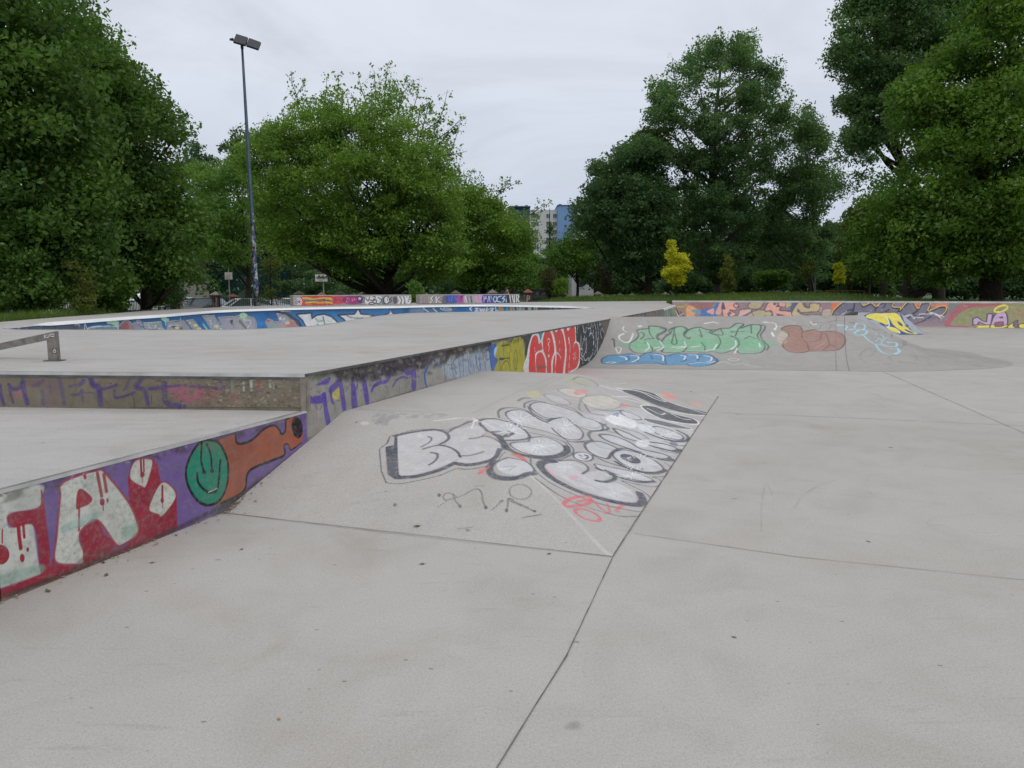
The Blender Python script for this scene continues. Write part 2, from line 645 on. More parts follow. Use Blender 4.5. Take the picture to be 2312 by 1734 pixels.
us1 = np.array([u_at_px(x) for x in np.linspace(-40, 690.5, 640)]); us1[-1] = UC
G1, Q1 = wgrid(us1, 0.0, H1, 150)
us2 = np.concatenate([[u_at_px(x) for x in np.linspace(692, 1385, 860)], [u_at_px(x) for x in np.linspace(1386, 1496, 90)]])
us2[0], us2[-1] = UC, UE
G2, Q2 = wgrid(us2, 0.0, H2, 96)
cw = Canvas([Q1, Q2], wall_inv, 1.28, 1.12)

ledge = wthing('low_ledge', tuple(wallp(0, 0)), 'low concrete ledge in front with purple red and green graffiti on its side', 'skate ledge')
mb = MB()
a, b = wallp(-14, H1), wallp(UC, H1)
mb.add([a, b, (STEPL[0], STEPL[1], H1), (-16, a[1], H1)], [(0, 1, 2, 3)])
ledge_top = mb.build('ledge_top', M_deck, ledge)
mb = MB()
mb.add([wallp(-14, 0), wallp(us1[0], 0), wallp(us1[0], H1), wallp(-14, H1)], [(0, 1, 2, 3)])
mb.build('rear_face', M_wall, ledge)
mb = MB()
mb.hexa([wallp(-14, H1 - 0.014, 0), wallp(UC, H1 - 0.014, 0), wallp(UC, H1 - 0.014, 0.004), wallp(-14, H1 - 0.014, 0.004),
         wallp(-14, H1 + 0.004, 0), wallp(UC, H1 + 0.004, 0), wallp(UC, H1 + 0.004, 0.004), wallp(-14, H1 + 0.004, 0.004)])
mb.build('steel_edge', M_steel, ledge)
mb = MB()
mb.hexa([wallp(-14, H1, -0.03), wallp(UC - 0.01, H1, -0.03), wallp(UC - 0.01, H1, -0.001), wallp(-14, H1, -0.001),
         wallp(-14, H1 + 0.005, -0.03), wallp(UC - 0.01, H1 + 0.005, -0.03), wallp(UC - 0.01, H1 + 0.005, -0.001), wallp(-14, H1 + 0.005, -0.001)])
mb.build('steel_edge', M_steel, ledge)

# ---------------------------------------------------------------- upper deck with bowl
BZ = H2
near = [(8, 741), (30, 743.6), (70, 744.6), (200, 744.8), (400, 744.8), (540, 744), (638, 740), (703, 736.6), (751, 730.5), (817, 719), (865, 712), (898, 709), (940, 706.5), (1044, 704.6), (1121, 702.7), (1231, 700), (1300, 698), (1343, 696.4)]
far = [(1338, 695.6), (1290, 693.2), (1231, 691.8), (1121, 689.9), (1044, 690.2), (940, 692), (898, 693.2), (768, 695), (654, 697.4), (558, 700.4), (477, 704), (363, 713.2), (298, 717.2), (176, 726.3), (95, 732.2), (41, 737.6), (16, 740)]
loop = np.array([onz(x, y, BZ)[:2] for x, y in near + far])
lp = catmull(loop, True, 12)


def resample(P, n):
    Q = np.vstack([P, P[:1]])
    s = np.concatenate([[0], np.cumsum(np.linalg.norm(np.diff(Q, axis=0), axis=1))])
    t = np.linspace(0, s[-1], n, endpoint=False)
    return np.stack([np.interp(t, s, Q[:, 0]), np.interp(t, s, Q[:, 1])], 1), s[-1]


NL = 2400
bl, per = resample(lp, NL)
for _ in range(12):
    bl = 0.5 * bl + 0.25 * (np.roll(bl, 1, 0) + np.roll(bl, -1, 0))
tan = np.roll(bl, -6, 0) - np.roll(bl, 6, 0)
nrm = np.stack([-tan[:, 1], tan[:, 0]], 1)
nrm /= np.linalg.norm(nrm, axis=1)[:, None]
area = 0.5 * np.sum(bl[:, 0] * np.roll(bl[:, 1], -1) - np.roll(bl[:, 0], -1) * bl[:, 1])
if area < 0: nrm = -nrm
for _ in range(60):
    nrm = 0.5 * nrm + 0.25 * (np.roll(nrm, 4, 0) + np.roll(nrm, -4, 0))
nrm /= np.linalg.norm(nrm, axis=1)[:, None]
NV = 90
BD = 1.5
vv = np.linspace(0, 1, NV) ** 1.4
Gb = np.zeros((NL + 1, NV, 3)); Qb = np.zeros((NL + 1, NV, 2))
al = per / NL
for j in range(NV):
    arc = vv[j] * 2.4
    if arc < 0.35: off, dz = 0.0, arc
    else:
        th = min((arc - 0.35) / 1.15, math.pi / 2)
        off, dz = 1.15 * (1 - math.cos(th)), 0.35 + 1.15 * math.sin(th)
    q = bl + nrm * off
    Gb[:NL, j, :2] = q; Gb[NL, j, :2] = q[0]
    Gb[:, j, 2] = BZ - dz
    Qb[:, j, 0] = np.arange(NL + 1) * al
    Qb[:, j, 1] = -arc
# far arc index range
k0 = int(np.argmin(np.linalg.norm(bl - onz(1343, 696.4, BZ)[:2], axis=1)))
k1 = int(np.argmin(np.linalg.norm(bl - onz(8, 741, BZ)[:2], axis=1)))
far_idx = np.arange(k0, k1 if k1 > k0 else k1 + NL) % NL
far_ang = bl[far_idx, 0] / bl[far_idx, 1]


def bowl_inv(x, y):
    r = ray(x, y)
    a = r[0] / r[1]
    Y = float(np.interp(a, far_ang[far_ord], bl[far_idx, 1][far_ord]))
    P = onY(x, y, Y)
    return (float(np.interp(a, far_ang[far_ord], ((k0 + np.arange(len(far_idx))) * al)[far_ord])), -(BZ - P[2])), Y


far_ord = np.argsort(far_ang)
cb = Canvas([Qb], bowl_inv, 1.5, 1.35)

deck = wthing('upper_deck', (CORNER[0], CORNER[1], 0), 'raised grey concrete deck with graffiti on its long side wall, around the bowl', 'skate deck')
left_px = [(0, 727), (60, 722), (137, 716), (240, 708.5), (320, 702.5), (420, 697), (500, 693.5), (584, 691)]
LB = [onz(x, y, BZ)[:2] for x, y in left_px]
BACK = [onz(655, 689, BZ)[:2], onz(760, 685, BZ)[:2], onz(940, 683.5, BZ)[:2], onz(1180, 682, BZ)[:2], onz(1300, 681, BZ)[:2], onz(1420, 680, BZ)[:2], onz(1505, 679.6, BZ)[:2]]
QW0, QW1 = np.array([6.85, 31.0]), np.array([40.0, 24.7])       # foot line of the far quarter pipe
qd = (QW1 - QW0) / np.linalg.norm(QW1 - QW0)
qn = np.array([-qd[1], qd[0]])
QZ, QDEP = 1.02, 0.8
outer = [CORNER[:2], WEND[:2], ELB[:2], QW0 + qn * QDEP + np.array([0.0, 0.0])] + [np.array([7.6, 36.0])] + BACK[::-1] + LB[::-1] + [np.array([-11.6, 12.5]), np.array([-12.6, 9.5]), STEPL[:2]]
outer = np.array(outer)


def fill_with_hole(name, outer, hole, z, mat, parent):
    from mathutils.geometry import delaunay_2d_cdt
    vs = [Vector((float(p[0]), float(p[1]))) for p in outer] + [Vector((float(p[0]), float(p[1]))) for p in hole]
    n, m = len(outer), len(hole)
    ed = [(i, (i + 1) % n) for i in range(n)] + [(n + i, n + (i + 1) % m) for i in range(m)]
    V, E_, Fc, *_ = delaunay_2d_cdt(vs, ed, [], 0, 1e-5)
    V = np.array([(p.x, p.y) for p in V])

    def inside(c, P):
        r = False
        for a, b in zip(P, np.roll(P, -1, 0)):
            if (a[1] > c[1]) != (b[1] > c[1]) and c[0] < (b[0] - a[0]) * (c[1] - a[1]) / (b[1] - a[1]) + a[0]: r = not r
        return r
    mb = MB()
    fs = []
    for f in Fc:
        c = V[list(f)].mean(0)
        if inside(c, outer) and not inside(c, hole): fs.append(tuple(f))
    mb.add([(p[0], p[1], z) for p in V], fs)
    return mb.build(name, mat, parent)


hole = bl[::8]
fill_with_hole('deck_top', outer, hole, H2, M_deck, deck)
mb = MB()                                             # outer skirt of the deck on the grass side
sk = [np.array([7.6, 36.0])] + BACK[::-1] + LB[::-1] + [np.array([-11.6, 12.5]), np.array([-12.6, 9.5]), STEPL[:2]]
for p, q in zip(sk[:-1], sk[1:]):
    mb.add([(p[0], p[1], H2), (q[0], q[1], H2), (q[0], q[1], -0.4), (p[0], p[1], -0.4)], [(0, 1, 2, 3)])
mb.build('deck_skirt', M_deck, deck)

# step face between ledge and deck
sd_ = np.array([CORNER[0] - STEPL[0], CORNER[1] - STEPL[1], 0]); sL = np.linalg.norm(sd_); sd_ /= sL
sn = np.array([sd_[1], -sd_[0], 0])
S0 = np.array([STEPL[0], STEPL[1], 0])


def step_inv(x, y):
    P = onplane(x, y, S0, sn)
    return ((P - S0) @ sd_, P[2]), P[1]


us = np.linspace(step_inv(-30, 880)[0][0], sL, 760)
v = np.linspace(H1, H2, 76)
Gs = np.zeros((760, 76, 3)); Qs = np.zeros((760, 76, 2))
Gs[:] = S0 + us[:, None, None] * sd_
Gs[:, :, 2] = v[None]
Qs[:, :, 0] = us[:, None]; Qs[:, :, 1] = v[None]
cs = Canvas([Qs], step_inv, 1.5)
mb = MB()
p, q = S0, S0 + sd_ * us[0]
mb.add([(p[0], p[1], H1), (q[0], q[1], H1), (q[0], q[1], H2), (p[0], p[1], H2)], [(0, 1, 2, 3)])
mb.build('step_face', M_step, deck)


def edge_strip(name, P0, P1, outn, z, mat, parent, drop=0.05, wid=0.04, th=0.004):
    """steel angle along an edge: one leg down the face, one leg on top"""
    outn = np.asarray(outn)
    def at(p, z, o): return (p[0] + outn[0] * o, p[1] + outn[1] * o, z)
    mb = MB()
    mb.hexa([at(P0, z - drop, 0), at(P1, z - drop, 0), at(P1, z - drop, th), at(P0, z - drop, th), at(P0, z + th, 0), at(P1, z + th, 0), at(P1, z + th, th), at(P0, z + th, th)])
    mb.hexa([at(P0, z, -wid), at(P1, z, -wid), at(P1, z, -0.0006), at(P0, z, -0.0006), at(P0, z + th, -wid), at(P1, z + th, -wid), at(P1, z + th, -0.0006), at(P0, z + th, -0.0006)])
    return mb.build(name, mat, parent)


edge_strip('steel_edge', S0, S0 + sd_ * (sL - 0.005), sn, H2, M_steel, deck, 0.022, 0.02, 0.004)
edge_strip('steel_edge', S0, S0 + sd_ * (sL - 0.01), sn, H2 - 0.0265, M_dsteel, deck, 0.016, 0.001, 0.003)
edge_strip('steel_edge', CORNER, WEND, nW, H2, M_dsteel, deck, 0.018, 0.012, 0.004)
mb = MB()                                              # angle iron at the corner
c0 = CORNER
mb.box((c0[0] - 0.020, c0[1] - 0.007, (H1 + H2) / 2 - 0.015), (0.045, 0.010, H2 - H1 - 0.03), math.atan2(sd_[1], sd_[0]))
p = wallp(UC + 0.022, (H1 + H2) / 2 - 0.03, 0.003)
mb.box((p[0], p[1], p[2]), (0.045, 0.006, H2 - H1 - 0.06), math.atan2(dW[1], dW[0]))
mb.build('corner_guard', mat_plain('rusty_angle', (0.28, 0.24, 0.2), 0.55, 0.4, 0.3, 12), deck)
# coping at the far end of the side wall
edd = (ELB - WEND); edl = np.linalg.norm(edd); edd /= edl
edn = np.array([edd[1], -edd[0], 0])
Ge = np.zeros((260, 60, 3)); Qe = np.zeros((260, 60, 2))
ue = np.linspace(0, edl, 260); ve = np.linspace(0, H2, 60)
Ge[:] = WEND + ue[:, None, None] * edd; Ge[:, :, 2] = ve[None]
Qe[:, :, 0] = ue[:, None]; Qe[:, :, 1] = ve[None]
ce = Canvas([Qe], lambda x, y: ((x, y), FPX), 1.3)
edge_strip('coping', WEND, ELB, edn, H2, M_cope, deck, 0.05, 0.06, 0.012)

bowl = wthing('skate_bowl', (float(bl[:, 0].mean()), float(bl[:, 1].mean()), 0), 'sunken bowl with blue painted walls and white coping in the grey deck', 'skate bowl')
mb = MB()
cp = [(p[0], p[1], H2 + 0.012) for p in bl[::8]]
n_ = nrm[::8]
inn = [(p[0] + m[0] * 0.03, p[1] + m[1] * 0.03, z) for (p, m) in zip(bl[::8], n_) for z in (H2 - 0.06,)]
N4 = len(cp)
isfar = np.zeros(NL, bool); isfar[far_idx[48:-72]] = True
fw = np.where(isfar, 0.10, 0.012).astype(float)
for _ in range(80): fw = 0.5 * fw + 0.25 * (np.roll(fw, 1) + np.roll(fw, -1))
fw = fw[::8]
top_out = [(p[0] - m[0] * w_, p[1] - m[1] * w_, H2 + 0.006) for p, m, w_ in zip(bl[::8], n_, fw)]
top_in = [(p[0] - m[0] * 0.02, p[1] - m[1] * 0.02, H2 + 0.005 + 0.26 * w_) for p, m, w_ in zip(bl[::8], n_, fw)]
low_in = [(p[0] + m[0] * (0.01 + 0.3 * w_), p[1] + m[1] * (0.01 + 0.3 * w_), H2 - 0.012 - 0.25 * w_) for p, m, w_ in zip(bl[::8], n_, fw)]
low_b = [(p[0] - m[0] * 0.002, p[1] - m[1] * 0.002, H2 - 0.014 - 0.26 * w_) for p, m, w_ in zip(bl[::8], n_, fw)]
mb.add(top_out + top_in + low_in + low_b, [f for i in range(N4) for f in (
    (i, (i + 1) % N4, N4 + (i + 1) % N4, N4 + i),
    (N4 + i, N4 + (i + 1) % N4, 2 * N4 + (i + 1) % N4, 2 * N4 + i),
    (2 * N4 + i, 2 * N4 + (i + 1) % N4, 3 * N4 + (i + 1) % N4, 3 * N4 + i))])
mb.build('coping', M_cope, bowl)
mb = MB()
bot = Gb[:NL:6, -1]
mb.add([tuple(p) for p in bot], [tuple(range(len(bot)))])
mb.build('bowl_floor', M_bowl, bowl)

# ---------------------------------------------------------------- funbox
FZ = 0.47
ff0, ff1 = onz(1385, 1257), onz(502, 1158)
fb0 = onz(1620, 897)
ff1 = ff1 + (ff1 - ff0) * 0.12
pf0, pb0 = onz(1077, 946, FZ), onz(1280, 844, FZ)
eA = fb0 - ff0
back_dir = (ff1 - ff0)
fb1 = fb0 + back_dir


def plane_dist(p, a, b):
    t = (b - a)[:2]; t = t / np.linalg.norm(t)
    n = np.array([-t[1], t[0]])
    return (p[..., 0] - a[0]) * n[0] + (p[..., 1] - a[1]) * n[1]


dfront = abs(plane_dist(pf0, ff0, ff1)); dright = abs(plane_dist(0.5 * (pf0 + pb0), ff0, fb0)); dback = abs(plane_dist(pb0, fb0, fb1))


def fun_h(P):
    hf = np.abs(plane_dist(P, ff0, ff1)) / dfront
    hr = np.abs(plane_dist(P, ff0, fb0)) / dright
    hb = np.abs(plane_dist(P, fb0, fb1)) / dback
    return FZ * np.minimum(np.minimum(hf, hr), np.minimum(hb, 1.0))


NA, NB = 620, 400
s_, t_ = np.linspace(0, 1, NA), np.linspace(0, 1, NB)
s2 = 0.55 * s_ + 0.45 * s_ ** 2
Gf = (ff0 + s2[:, None, None] * (fb0 - ff0)) * (1 - t_)[None, :, None] + (ff1 + s2[:, None, None] * (fb1 - ff1)) * t_[None, :, None]
Gf[:, :, 2] = np.maximum(fun_h(Gf), 0.0) + 0.002
Qf = Gf[:, :, :2].copy()


def sub(G, a, b):
    i = np.unique(np.append(np.arange(0, G.shape[0], a), G.shape[0] - 1)); j = np.unique(np.append(np.arange(0, G.shape[1], b), G.shape[1] - 1))
    return G[i][:, j]


def heightfield_inv(grids):
    vs, fs = [], []
    for G in grids:
        g = G
        b = len(vs); n, m = g.shape[:2]
        vs += [tuple(p) for p in g.reshape(-1, 3)]
        fs += [(b + i * m + j, b + (i + 1) * m + j, b + (i + 1) * m + j + 1, b + i * m + j + 1) for i in range(n - 1) for j in range(m - 1)]
    bvh = BVHTree.FromPolygons(vs, fs)

    def inv(x, y):
        r = ray(x, y); r = r / np.linalg.norm(r)
        loc, *_ = bvh.ray_cast(Vector(_O), Vector(r))
        if loc is None:
            P = onz(x, y, 0.0)
        else:
            P = np.array(loc)
        return (P[0], P[1]), P[1]
    return inv


cf = Canvas([Qf], heightfield_inv([sub(Gf, 8, 8)]), 1.2, 1.65)
funbox = wthing('funbox', tuple(0.5 * (ff0 + fb0)), 'low pyramid shaped concrete funbox in front of the ledge covered in white bubble letter graffiti', 'skate ramp')

# ---------------------------------------------------------------- bank ramp with rounded end
RZ = 0.90
rB0, rB1 = onz(1310, 831), onz(1918, 838)
rT0 = onplane(1379, 716, WA, nW); rT1 = onz(1907, 712.5, RZ); rT2 = onz(1949, 712, RZ)
rT0[2] = RZ
rB0 = rB0 - nW * 0.03; rT0 = rT0 - nW * 0.03


def prof(s):
    return 0.06 * s + 0.94 * s ** 2.7


NI, NJ = 460, 150
i_ = np.linspace(0, 1, NI); j_ = np.linspace(0, 1, NJ) ** 0.9
B = rB0 + i_[:, None] * (rB1 - rB0); T = rT0 + i_[:, None] * (rT1 - rT0)
Gr = B[:, None, :] + j_[None, :, None] * (T - B)[:, None, :]
Gr[:, :, 2] = RZ * prof(j_)[None, :] + 0.003
apron = [onz(*q) for q in [(1918, 838), (1996, 839), (2090, 838), (2171, 835), (2250, 831), (2287, 824), (2270, 815), (2226, 806)]]
cxy = rT2[:2]
rr = np.linalg.norm(apron[-1][:2] - cxy); th0 = math.atan2(apron[-1][1] - cxy[1], apron[-1][0] - cxy[0])
for k in range(1, 7):
    t = th0 + (math.radians(105) - th0) * k / 6
    r_ = rr + (2.3 - rr) * k / 6
    apron.append(np.array([cxy[0] + r_ * math.cos(t), cxy[1] + r_ * math.sin(t), 0]))
ap = catmull(np.array(apron)[:, :2], False, 16)
Gc = np.zeros((len(ap), 110, 3))
jc = np.linspace(0, 1, 110)
for k, p in enumerate(ap):
    w = min(1.0, k / (0.32 * len(ap)))
    tp = rT1 + (rT2 - rT1) * (w * w * (3 - 2 * w))
    Gc[k, :, 0] = p[0] + jc * (tp[0] - p[0]); Gc[k, :, 1] = p[1] + jc * (tp[1] - p[1])
    Gc[k, :, 2] = RZ * prof(jc) + 0.003
cr = Canvas([Gr[:, :, :2].copy(), Gc[:, :, :2].copy()], heightfield_inv([sub(Gr, 8, 6), sub(Gc, 4, 5)]), 1.3, 1.6)
bank = wthing('bank_ramp', tuple(0.5 * (rB0 + rB1)), 'wide concrete bank ramp with green blue and brown graffiti and a rounded right end', 'skate ramp')
bk = [(rT0 + (dW * 2.3)) * np.array([1, 1, 0]), np.array([ap[-1][0], ap[-1][1], 0])]
mb = MB()
m = 14
vs = []
for a in (0, 1):
    top = (rT0, rT2)[a]
    for k in range(m + 1):
        s = k / m
        p = top + s * (bk[a] - top); p = np.array([p[0], p[1], RZ * prof(1 - s) + 0.003])
        vs.append(p)
mb.add(vs, [(k, k + 1, m + 1 + k + 1, m + 1 + k) for k in range(m)])
mb.build('rear_slope', M_ramp, bank)
bb, tt = rB1, rT1


M_jdim = mat_plain('seam_dirt', (0.20, 0.19, 0.175), 0.9, 0, 0.5, 9)


def seam(parent, b, t, w, mat):
    pts, off = [], []
    d = (t - b) * np.array([1, 1, 0]); d /= np.linalg.norm(d); sdv = np.array([d[1], -d[0], 0])
    for s in np.linspace(0.0, 0.995, 30):
        p = b + s * (t - b); p = np.array([p[0], p[1], RZ * prof(s) + 0.009])
        ww = w * random.uniform(0.6, 1.3)
        pts.append(p - sdv * ww / 2); off.append(sdv * ww)
    m = MB(); m.strip(pts, off)
    return m.build('seam', mat, parent)


seam(bank, bb, tt, 0.010, M_jdim)
seam(bank, rB0 + 0.955 * (rB1 - rB0), rT0 + 0.963 * (rT1 - rT0), 0.012, M_jlight)

# ---------------------------------------------------------------- small wedge bank behind it
KY0, KY1, KZ = 24.7, 26.5, 0.70
kx0, kx1 = 11.6, onz(2085, 755)[0]
kt0, kt1 = onY(1938, 705, KY1)[0], onY(2031, 705, KY1)[0]
ni, nj = 200, 90
ii, jj = np.linspace(0, 1, ni), np.linspace(0, 1, nj)
Gk = np.zeros((ni, nj, 3))
Gk[:, :, 0] = (kx0 + ii * (kx1 - kx0))[:, None] * (1 - jj) + (kt0 + ii * (kt1 - kt0))[:, None] * jj
Gk[:, :, 1] = KY0 + jj[None] * (KY1 - KY0)
Gk[:, :, 2] = KZ * jj[None]
kn = np.array([0, -KZ, KY1 - KY0]); kp = np.array([0, KY0, 0.0])


def wedge_inv(x, y):
    P = onplane(x, y, kp, kn)
    return (P[0], P[1]), P[1]


ck = Canvas([Gk[:, :, :2].copy()], wedge_inv, 1.3)
wedge = wthing('wedge_bank', (0.5 * (kx0 + kx1), KY0, 0), 'small concrete bank with yellow and blue letters just behind the rounded end of the ramp', 'skate ramp')
mb = MB()
P = [(kx0, KY0, 0), (kx1, KY0, 0), (kt1, KY1, KZ), (kt0, KY1, KZ), (kt0, KY1 + 0.5, KZ), (kt1, KY1 + 0.5, KZ), (kx0, KY1 + 2.2, 0), (kt1 + .05, KY1 + 2.2, 0)]
mb.add(P, [(3, 2, 5, 4), (4, 5, 7, 6), (1, 7, 5, 2), (0, 3, 4, 6)])
mb.build('bank_body', M_ramp, wedge)

# ---------------------------------------------------------------- far quarter pipe
LQ = np.linalg.norm(QW1 - QW0)
nq, mq = 760, 48
uq = np.linspace(0, 15.5, nq); tq = np.linspace(0, 1, mq)
def qpos(u, t, back=0.0):
    p = QW0 + qd * u + qn * (QDEP * t + back)
    return np.array([p[0], p[1], QZ * (0.45 * t + 0.55 * t ** 2)])
Gq = np.zeros((nq, mq, 3)); Qq = np.zeros((nq, mq, 2))
for a, u in enumerate(uq):
    for b2, t in enumerate(tq):
        Gq[a, b2] = qpos(u, t); Qq[a, b2] = (u, t * 1.28)
qpl = np.array([qn[0] * -QZ, qn[1] * -QZ, QDEP])
q0 = np.array([QW0[0], QW0[1], 0])


def quarter_inv(x, y):
    P = onplane(x, y, q0, qpl)
    return ((P[:2] - QW0) @ qd, P[2] / QZ * 1.28), P[1]


cq = Canvas([Qq], quarter_inv, 1.25, 1.3)
quarter = wthing('quarter_pipe', (float(QW0[0]), float(QW0[1]), 0), 'long far quarter pipe wall with white coping and pink grey and purple murals', 'quarter pipe')
mb = MB()
tt_ = np.linspace(0, 1, 12)
A_ = [qpos(15.5, t) for t in tt_]; B_ = [qpos(LQ, t) for t in tt_]
mb.add(A_ + B_, [(k, 12 + k, 13 + k, k + 1) for k in range(11)])
mb.build('plain_face', M_far, quarter)
mb = MB()
a, b, c, d = qpos(0, 1), qpos(LQ, 1), qpos(LQ, 1, 1.6), qpos(0, 1, 1.6)
mb.add([a, b, c, d] + [(c[0], c[1], -0.4), (d[0], d[1], -0.4)] + [(a[0], a[1], -0.4)], [(0, 1, 2, 3), (3, 2, 4, 5), (0, 3, 5, 6)])
mb.build('platform', M_deck, quarter)
mb = MB()
mb.hexa([qpos(-0.02, 1, -0.03) + [0, 0, -0.05], qpos(LQ, 1, -0.03) + [0, 0, -0.05], qpos(LQ, 1, 0.1) + [0, 0, -0.05], qpos(-0.02, 1, 0.1) + [0, 0, -0.05],
         qpos(-0.02, 1, -0.03) + [0, 0, 0.02], qpos(LQ, 1, -0.03) + [0, 0, 0.02], qpos(LQ, 1, 0.1) + [0, 0, 0.02], qpos(-0.02, 1, 0.1) + [0, 0, 0.02]])
mb.build('coping', M_cope2, quarter)

# ---------------------------------------------------------------- low graffiti walls at the back of the deck
def low_wall(pL, pR, h, label):
    a, b = onz(*pL, H2), onz(*pR, H2)
    d = b - a; L = np.linalg.norm(d); d /= L
    n = np.array([d[1], -d[0], 0])
    nu, nv = 420, 30
    G = np.zeros((nu, nv, 3)); Q = np.zeros((nu, nv, 2))
    u, v = np.linspace(0, L, nu), np.linspace(0, h, nv)
    G[:] = a + u[:, None, None] * d
    G[:, :, 2] = H2 + v[None]
    Q[:, :, 0] = u[:, None]; Q[:, :, 1] = v[None]

    def inv(x, y):
        P = onplane(x, y, a, n)
        return ((P - a) @ d, P[2] - H2), P[1]
    o = wthing('graffiti_wall', tuple(a), label, 'low wall', 'low graffiti walls at the back of the deck')
    mb = MB()
    bk = -n * 0.38
    e0, e1 = a + bk, b + bk
    top = np.array([0, 0, h])
    mb.add([a, b, e1, e0, a + top, b + top, e1 + top, e0 + top], [(1, 2, 6, 5), (2, 3, 7, 6), (3, 0, 4, 7), (4, 5, 6, 7)])
    mb.build('wall_body', M_deck, o)
    mb = MB()
    q = lambda p, o_, z: p + n * o_ + np.array([0, 0, z])
    mb.hexa([q(a, 0.01, h), q(b, 0.01, h), q(b, -0.39, h), q(a, -0.39, h), q(a, 0.01, h + 0.03), q(b, 0.01, h + 0.03), q(b, -0.39, h + 0.03), q(a, -0.39, h + 0.03)])
    mb.build('wall_cap', M_cap, o)
    return o, Canvas([Q], inv, 1.4), G


M_cap = mat_plain('pale_cap', (0.5, 0.48, 0.45), 0.8, 0, 0.15)
lw1, cl1, GL1 = low_wall((663, 691), (929, 687), 0.40, 'low wall with red yellow and purple graffiti on its left half')
lw2, cl2, GL2 = low_wall((948, 687), (1173, 684), 0.40, 'low wall with blue and white lettering on its right end')
# ------------------------------------------------------------------ paint: low ledge side
PUR = (106, 84, 140); CRI = (140, 26, 44); WHI = (186, 188, 178); BLK = (24, 22, 26)
c = cw
c.Z(0, 900, 2.9105)
c.fill([(-150, 640), (250, 545), (2012, 78), (2026, 300), (1560, 690), (1160, 880), (320, 1160), (-150, 1330)], PUR, 0.96, 3, smooth=False)
c.fill([(240, 560), (900, 385), (2005, 100), (2005, 135), (900, 440), (240, 640)], (50, 38, 50), 0.75, 30, smooth=False, ns=(9, 0.35))
c.fill([(1750, 480), (2020, 300), (2024, 330), (1560, 690), (1400, 770)], (60, 48, 70), 0.6, 14, smooth=False, ns=(8, 0.3))
c.fill([(-120, 640), (260, 565), (272, 650), (255, 715), (85, 748), (48, 785), (52, 835), (85, 850), (205, 820), (220, 845), (255, 1100), (270, 1150), (0, 1245), (-120, 1275)], WHI, 0.93, 10)
c.fill([(-120, 1290), (0, 1252), (270, 1150), (335, 1080), (350, 1040), (365, 1090), (500, 1105), (560, 1060), (700, 1010), (830, 975), (905, 850), (850, 690), (838, 520), (870, 430), (985, 382), (1035, 425), (1055, 545), (1160, 610), (1165, 862), (840, 1002), (500, 1135), (0, 1325), (-120, 1350)], CRI, 0.95, 9, smooth=False)
c.fill([(45, 785), (85, 748), (255, 712), (268, 600), (285, 640), (310, 850), (330, 1060), (275, 1165), (258, 1080), (220, 838), (85, 848)], CRI, 0.95, 5)
c.fill([(412, 552), (640, 470), (705, 505), (850, 690), (908, 840), (890, 900), (800, 965), (755, 950), (640, 800), (540, 860), (525, 930), (555, 1010), (548, 1082), (480, 1092), (362, 1070), (372, 900), (395, 650)], WHI, 0.95, 11, ol=(16, CRI, 0.8))
c.fill([(532, 885), (575, 830), (640, 800), (690, 890), (760, 962), (660, 1040), (555, 1075), (545, 990)], CRI, 0.95, 7)
c.fill([(508, 615), (540, 594), (605, 650), (590, 690), (530, 718), (500, 722)], CRI, 0.95, 5)
c.line([(520, 715), (519, 866)], 14, CRI, 0.9)
for q in ([(640, 490), (668, 640)], [(682, 500), (700, 610)], [(545, 470), (560, 520)]):
    c.line(q, 22, CRI, 0.9)
c.oval(672, 680, 16, 24, CRI); c.oval(706, 668, 8, 14, CRI); c.line([(675, 690), (680, 735)], 7, CRI)
c.fill([(420, 830), (640, 740), (640, 790), (430, 880)], (120, 160, 150), 0.5, 14)
c.fill([(800, 850), (900, 820), (895, 900), (820, 920)], (110, 160, 135), 0.5, 14)
c.fill([(-60, 1180), (260, 1090), (262, 1150), (-60, 1250)], (115, 150, 135), 0.6, 16)
c.fill([(430, 560), (620, 490), (640, 540), (520, 600)], (60, 90, 80), 0.55, 20, ns=(9, 0.4))
c.fill([(-60, 620), (250, 555), (240, 620), (-60, 700)], (75, 80, 70), 0.65, 14, ns=(8, 0.3))
c.oval(0, 1025, 62, 66, CRI); c.line([(15, 860), (15, 950)], 9, CRI)
c.line([(120, 830), (128, 920), (137, 985)], 24, CRI); c.line([(152, 820), (160, 912)], 17, CRI)
c.oval(146, 1048, 16, 28, CRI); c.oval(182, 992, 9, 15, CRI)
c.fill([(885, 412), (980, 394), (1003, 430), (962, 572), (930, 578), (853, 520)], WHI, 0.96, 4, ol=(10, CRI, 0.8))
c.line([(925, 398), (930, 510)], 16, CRI); c.line([(944, 400), (946, 480)], 12, CRI); c.oval(936, 500, 14, 18, CRI); c.line([(935, 500), (935, 555)], 5, CRI)
c.fill([(1050, 562), (1110, 562), (1157, 645), (1070, 772), (1040, 762), (978, 722)], WHI, 0.96, 4, ol=(10, CRI, 0.8))
c.line([(1067, 575), (1067, 680)], 16, CRI); c.oval(1066, 668, 11, 18, CRI); c.line([(1068, 670), (1070, 722)], 5, CRI)
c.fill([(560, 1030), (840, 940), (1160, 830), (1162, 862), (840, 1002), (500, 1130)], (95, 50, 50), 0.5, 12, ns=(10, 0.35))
for k in range(90):                                       # scuffs, chips and old layers
    x = random.uniform(-60, 2000); t = x / 2010.0; yt = 610 - 535 * t; yb = 1320 - 1040 * t
    y = yt + (yb - yt) * random.uniform(0.05, 1) ** 0.8
    c.line([(x, y), (x + random.uniform(20, 110), y - random.uniform(4, 40))], random.uniform(3, 9), random.choice([(120, 112, 104), (84, 74, 84), (150, 146, 140), (60, 46, 58)]), 0.4, 0.8, ns=(22, 0.35))
